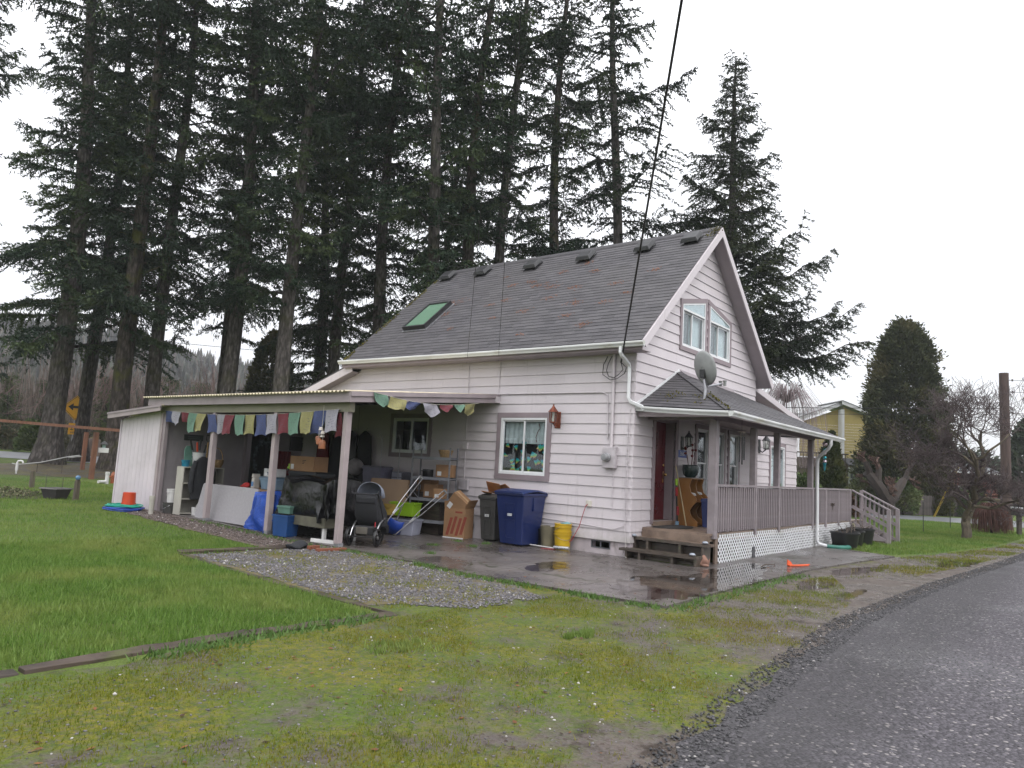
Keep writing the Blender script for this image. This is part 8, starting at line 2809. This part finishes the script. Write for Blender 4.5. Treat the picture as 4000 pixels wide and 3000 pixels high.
ar_ = [(.10, -.34), (.20, -.34), (.20, .10), (-.12, .10), (-.12, .22), (-.34, .04), (-.12, -.14), (-.12, -.02), (.10, -.02)]
MB().plate(ar_, (0, -.012, 2.62), (1, 0, 0), (0, 0, 1), .004).build('arrow', INK, sgn)
for a_, b_ in (((0, -D0), (D0, 0)), ((D0, 0), (0, D0)), ((0, D0), (-D0, 0)), ((-D0, 0), (0, -D0))):
 MB().bar((a_[0] * .92, -.013, 2.62 + a_[1] * .92), (b_[0] * .92, -.013, 2.62 + b_[1] * .92), .02, .002, up=(0, 1, 0)).build('border', INK, sgn)
MB().bx(-.23, .23, -.005, .005, 1.30, 1.86).build('speed_plaque', SY, sgn)
text('plaque_digits', '20', .34, INK, sgn, (0, -.010, 1.62), (PI / 2, 0, 0))
text('plaque_unit', 'MPH', .13, INK, sgn, (0, -.010, 1.39), (PI / 2, 0, 0))
PVC = WHITEP
def cane(label, loc, h, hook):
 t = thing('vent_pipe', label, 'pipe', loc)
 if hook:
  MB().tube([(0, 0, 0), (0, 0, h), (.02, -.02, h + .05), (.07, -.06, h + .06), (.12, -.10, h + .05), (.14, -.12, h - .01)], .032, 12).build('pipe', PVC, t, smooth=True)
  MB().lathe([(.045, .0), (.045, h * .6), (.036, h * .62)], 14, (0, 0, h * .3)).build('sleeve', PVC, t, smooth=True)
 else:
  MB().tube([(0, 0, 0), (0, 0, h)], .06, 12).build('pipe', PVC, t, smooth=True)
  MB().tube([(0, 0, .08), (-.10, -.02, .07), (-.30, -.08, .07)], .055, 12).build('outlet', PVC, t, smooth=True)
  MB().lathe([(.07, h - .05), (.07, h + .03), (.06, h + .04)], 14).build('cap', PVC, t, smooth=True)
 return t
cane('white hooked vent pipe in the left garden', (-3.12, 22.7, zg(22.7)), .40, True)
cane('white drain pipe standing left of the shed', (-1.67, 18.9, zg(18.9)), .36, False)
oh = thing('fire_hydrant', 'small orange hydrant behind the white drain pipe', 'hydrant', (-1.35, 19.2, zg(19.2)))
oh.scale = (.6, .6, .62)
HYD = mat('hydrant_orange', (.27, .075, .025), .5)
MB().lathe([(.12, 0), (.12, .40), (.14, .42), (.12, .46), (.09, .56), (.03, .62), (.001, .64)], 16).build('hydrant_body', HYD, oh, smooth=True)
MB().tube([(-.2, 0, .35), (.2, 0, .35)], .05, 10).build('hydrant_nozzle', HYD, oh, smooth=True)
OLDP = mat('old_fence_post', (.115, .095, .070), .85, .35, 3, .5, 30, stretch=(5, 5, .5), rnd=.15)
for k, (x, y, h) in enumerate(((-4.70, 13.47, .50), (-4.5, 17.1, .48), (-7.45, 15.2, .5))):
 t = thing('garden_post', ('old garden post topped with blue glass ball', 'old garden post at back of the vegetable bed', 'old garden post at the left frame edge')[k], 'post', (x, y, zg(y)), R(20))
 MB().frustum((0, 0), (.12, .10), (.11, .09), -.05, h).build('post_body', OLDP, t, bevel=.012)
 MB().frustum((0, 0), (.11, .09), (.07, .06), h, h + .02).build('post_cap', OLDP, t)
bl = thing('gazing_ball', 'pale blue glass ball on an old garden post', 'ornament', (-4.70, 13.47, zg(13.47) + .52))
MB().ell((0, 0, .06), (.062, .062, .062), 20, 14).build('ball', mat('blue_glass_ball', (.10, .22, .36), .12, .3, 9, .0), bl, smooth=True)
MB().lathe([(.05, 0), (.04, .02), (.03, .03)], 12).build('stand', BLKP, bl)
nt = thing('garden_netting', 'fine green garden net between the old posts', 'net', (0, 0, 0))
t_ = NT('net_mesh')
tr_n = t_.n('ShaderNodeBsdfTransparent')
df = t_.n('ShaderNodeBsdfDiffuse', {'Color': (.16, .19, .12)})
mx = t_.n('ShaderNodeMixShader', {0: .22, 1: tr_n.outputs[0], 2: df.outputs[0]})
t_.t.links.new(mx.outputs[0], t_.out.inputs['Surface'])
MB().poly([(-4.70, 13.5, zg(13.5) + .02), (-4.5, 17.1, zg(17.1) + .02), (-4.5, 17.1, zg(17.1) + .46), (-4.70, 13.5, zg(13.5) + .48)]).build('net_sheet', t_.m, nt)
MB().poly([(-4.5, 17.12, zg(17.1) + .02), (-8.6, 18.2, zg(18.2) + .02), (-8.6, 18.2, zg(18.2) + .45), (-4.5, 17.12, zg(17.1) + .46)]).build('net_sheet', t_.m, nt)
for (x, y) in ((-4.62, 14.6), (-4.56, 15.9)):
 MB().tube([(x, y, zg(y)), (x, y, zg(y) + .5)], .008, 5).build('net_stake', DARKWOOD, nt)
tb2 = thing('planter_tub', 'square dark planter tub beside the garden post', 'planter', (-5.0, 13.95, zg(14)), R(25))
q = MB().frustum((0, 0), (.36, .36), (.50, .50), 0, .27)
q.build('tub_body', mat('dark_resin', (.045, .040, .042), .6, .2), tb2, bevel=.01)
MB().bx(-.27, .27, -.27, -.23, .25, .28).bx(-.27, .27, .23, .27, .25, .28).bx(-.27, -.23, -.23, .23, .25, .28).bx(.23, .27, -.23, .23, .25, .28).build('tub_rim', mat('pale_rim', (.20, .19, .19), .6, .2), tb2)
MB().bx(-.23, .23, -.23, .23, .262, .268).build('soil', DARKWOOD, tb2)
gbd = thing('vegetable_bed', 'weedy vegetable bed at the left edge of lawn', 'garden bed', (0, 0, 0))
n = 2600
xy = scatter([(-9, 15.6), (-5.6, 13.9), (-5.0, 14.8), (-5.2, 16.4), (-9, 17.4)], n)
P = np.stack([xy[:, 0], xy[:, 1], zgv(xy[:, 1]) + RNG.uniform(0, .10, n)], -1)
D = unit(RNG.normal(0, .8, (n, 3)) + np.array([0, 0, .5]))
S = unit(np.cross(D, RNG.normal(0, 1, (n, 3))))
v, f = kite_mesh(P, D, S, RNG.uniform(.04, .11, n), RNG.uniform(.010, .028, n))
np_mesh('bed_plants', v, f, m_leaf('bed_leaf', (.05, .06, .03), (.16, .15, .085)), gbd, tint=RNG.uniform(0, 1, n))
sheet('bed_soil', jag([(-9.2, 15.5), (-5.5, 13.8), (-4.9, 14.8), (-5.1, 16.5), (-9.2, 17.6)], .3, .08, 31), .012, _mats.get('wet_soil') or mat('wet_soil', (.045, .035, .028), .8, .3, 8, .6), parent=gbd)
dk = thing('duck_ornament', 'yellow duck ornament on a stake in the vegetable bed', 'ornament', (-6.95, 16.2, zg(16.2)))
dk.scale = (.55, .55, .55)
MB().tube([(0, 0, 0), (0, 0, .42)], .012, 6).build('stake', DARKWOOD, dk)
MB().ell((0, 0, .52), (.20, .12, .12), 18, 12).build('body', mat('ochre_paint', (.30, .17, .03), .5), dk, smooth=True)
MB().ell((-.17, 0, .66), (.08, .07, .08), 14, 10).build('head', mat('cream_paint', (.48, .38, .22), .5), dk, smooth=True)
MB().lathe([(.03, 0), (.001, .09)], 8, m=Matrix.Translation((-.24, 0, .66)) @ Matrix.Rotation(-PI / 2, 4, 'Y')).build('beak', ORNG, dk)
frm = thing('pond_hoop', 'pale curved pipe frame lying before the big trunk', 'hoop', (-1.9, 23.5, zg(23.5)), R(-30))
MB().tube([(-1.1, 0, .30), (-.9, -.05, .26), (-.2, .0, .38), (.6, .1, .62), (1.0, .15, .70), (1.05, .35, .66), (.6, .45, .60)], .02, 7).build('hoop_pipe', mat('pale_pipe', (.34, .34, .33), .5), frm, smooth=True)
MB().tube([(-.3, .1, .34), (.3, .3, .42), (.9, .42, .52)], .014, 6).build('dark_rod', BLKP, frm)
for x in (-.3, .5):
 MB().tube([(x, .02, .0), (x, .02, .42 + .12 * x)], .015, 6).build('support', DARKWOOD, frm)
stn = thing('tree_stump', 'broad pale cut stump across the street', 'stump', (6.9, 41.6, zg(41.6)))
MB().lathe([(.62, -.1), (.50, .2), (.45, 1.0), (.43, 1.05), (.001, 1.08)], 18).build('stump_body', mat('stump_bark', (.165, .125, .105), .9, .25, 2, .5, 12), stn, smooth=True)
MB().ell((.1, .05, 1.1), (.25, .2, .10), 14, 8).build('moss_cap', mat('stump_moss', (.13, .11, .05), .9), stn, smooth=True)
bh = thing('bird_house', 'white bird feeder hanging on the cedar post', 'bird feeder', (-1.05, 20.9, zg(20.9) + .95), R(-20))
MB().bx(-.16, .16, -.12, .12, 0, .17).build('feeder_tray', WHITEP, bh, bevel=.01)
MB().bx(-.05, .05, -.05, .05, .17, .30).build('feeder_neck', mat('feeder_green', (.22, .32, .28), .4), bh)
MB().frustum((0, 0), (.26, .22), (.05, .05), .30, .42).build('feeder_roof', BLKP, bh)

# ------------------------------------------------------------------ needle litter and moss on the roofs
LIT = m_leaf('fallen_fir_twig', (.22, .070, .022), (.36, .13, .05))
def on_roof(x, y, off=.035):
 return np.array([x, y, EAVE.z + SL * (x - EAVE.x)]) + np.array(ez) * off
spots = [(1.9, 3.9, .20), (1.75, 3.3, .16), (2.1, 4.3, .14), (1.6, 2.6, .15), (1.3, 3.1, .16), (1.0, 2.2, .18), (1.55, 1.4, .13), (.55, 2.1, .12), (.9, 3.6, .14), (1.45, 4.6, .12), (2.35, 3.5, .12), (2.2, 2.4, .12), (.2, 1.35, .14), (1.62, 6.45, .26), (1.15, 6.42, .16), (.75, 4.4, .10), (.5, 5.6, .09), (1.9, .65, .12), (2.05, 4.9, .12), (1.15, .9, .10), (2.5, 5.5, .08), (.05, 3.0, .09), (1.3, 5.0, .12), (.9, 1.3, .12), (2.6, 2.9, .1)]
PP, DD, SS, LL, WW = [], [], [], [], []
for (x, y, r) in spots:
 k = int(34 * r / .15)
 gx = RNG.normal(0, r * .28, k); gy = RNG.normal(0, r * .7, k)
 for a, b in zip(gx, gy):
  PP.append(on_roof(x + a, y + b, .038 + RNG.uniform(0, .012)))
  t = RNG.uniform(0, 2 * PI)
  DD.append(np.array(ex) * math.cos(t) + np.array(ey) * math.sin(t))
  SS.append(-np.array(ex) * math.sin(t) + np.array(ey) * math.cos(t))
n = len(PP)
v, f = kite_mesh(np.array(PP), np.array(DD), np.array(SS), RNG.uniform(.03, .09, n), RNG.uniform(.004, .010, n))
tag(np_mesh('needle_litter', v, f, LIT, tint=RNG.uniform(0, 1, n), kind='stuff'), 'orange fallen fir twigs scattered over the grey roof', 'litter')
MOSSL = m_leaf('roof_moss_tuft', (.075, .075, .012), (.20, .17, .025))
PP = []
for k in range(900):
 s = RNG.uniform(0, 1) ** 1.2
 y = Y1R - .03 - abs(RNG.normal(0, .05)) - (.06 if RNG.uniform() < .3 else 0)
 if math.sin(s * 40) + math.sin(s * 17 + 1) > -.5:
  PP.append(on_roof(EAVE.x + s * 3.3, y, .035))
for (x, y, k) in ((3.25, 8.45, 60), (3.25, -.25, 90), (3.1, -.2, 50)):
 for _ in range(k):
  PP.append(on_roof(x + RNG.normal(0, .06) - .05, y + RNG.normal(0, .09), .035))
for _ in range(260):            # porch roof end
 p = A.lerp(B, RNG.uniform(.05, .95)).lerp(T1, RNG.uniform(.1, .4))
 q_ = p + Vector((0, 0, .03))
 if math.sin(p.y * 9) + math.sin(p.x * 13) > .1:
  PP.append(np.array(q_))
for _ in range(130):
 PP.append(np.array(B.lerp(T1, RNG.uniform(.0, .35)) + Vector((0, 0, .045))) + RNG.normal(0, .012, 3))
n = len(PP)
D = unit(RNG.normal(0, .6, (n, 3)) + np.array(ez) * 1.0)
S = unit(np.cross(D, RNG.normal(0, 1, (n, 3))))
v, f = kite_mesh(np.array(PP), D, S, RNG.uniform(.015, .04, n), RNG.uniform(.010, .022, n))
tag(np_mesh('roof_moss', v, f, MOSSL, tint=RNG.uniform(0, 1, n), kind='stuff'), 'yellow green moss along roof edges and porch hip', 'moss')
n = 420
xy = np.vstack([scatter([(-4.0, 3), (-4.1, -2.6), (4, -2.9), (6, -2.8), (1.5, -1.6), (-.4, -1.2), (-.5, 3)], 190), scatter(mossy, 230)])
P = np.stack([xy[:, 0], xy[:, 1], np.where((xy[:, 0] > -4.1) & (xy[:, 1] > -2.9), ZS + .006, .014)], -1)
t = RNG.uniform(0, 2 * PI, n)
D = np.stack([np.cos(t), np.sin(t), RNG.normal(0, .12, n)], -1)
S = np.stack([-np.sin(t), np.cos(t), RNG.normal(0, .12, n)], -1)
v, f = kite_mesh(P, D, S, RNG.uniform(.02, .07, n), RNG.uniform(.004, .02, n))
tag(np_mesh('leaf_litter', v, f, m_leaf('dead_leaf', (.035, .022, .015), (.24, .10, .04)), tint=RNG.uniform(0, 1, n), kind='stuff'), 'scattered dead leaves and bits on slab and driveway', 'litter')
for k, (x, y) in enumerate(((-1.2, 3.35), (-.95, 2.8), (-1.6, 2.6), (-2.2, 3.1), (-3.2, 2.2))):
 pts = np.array([[x, y]]) + RNG.normal(0, .05, (70, 2))
 tag(blades('weed_tuft', pts, .02, .06, .009, BL_WEED, ZS, 1.2), 'green weed tuft growing in a crack of the slab', 'weed', 'weed tufts on the slab')
for k, (x, y, r) in enumerate(((-7.95, -2.15, .20), (-6.35, -2.95, .12))):
 pts = np.vstack([np.array([[x + RNG.normal(0, r), y + RNG.normal(0, r * .5)]]) + RNG.normal(0, r * RNG.uniform(.15, .4), (70, 2)) for _ in range(8)])
 tag(blades('grass_tussock', pts, .03, .075, .005, BL_LAWN, .004, .9), ('broad grass tussock near the timber corner', 'small grass tussock in the middle of driveway', '')[k], 'grass')

# ------------------------------------------------------------------ misty air
hz = MB().bx(-330, 500, -160, 545, -1.0, 150).build('haze', None)
hz['kind'] = 'stuff'
tag(hz, 'thin grey mist filling the rainy air', 'mist')
hm = bpy.data.materials.new('haze_air')
hm.use_nodes = True
nt_ = hm.node_tree
for x in list(nt_.nodes):
 nt_.nodes.remove(x)
ho = nt_.nodes.new('ShaderNodeOutputMaterial')
hvp = nt_.nodes.new('ShaderNodeVolumePrincipled')
hvp.inputs['Color'].default_value = (.93, .95, 1.0, 1)
hvp.inputs['Density'].default_value = .0005
nt_.links.new(hvp.outputs[0], ho.inputs['Volume'])
hz.data.materials.append(hm)
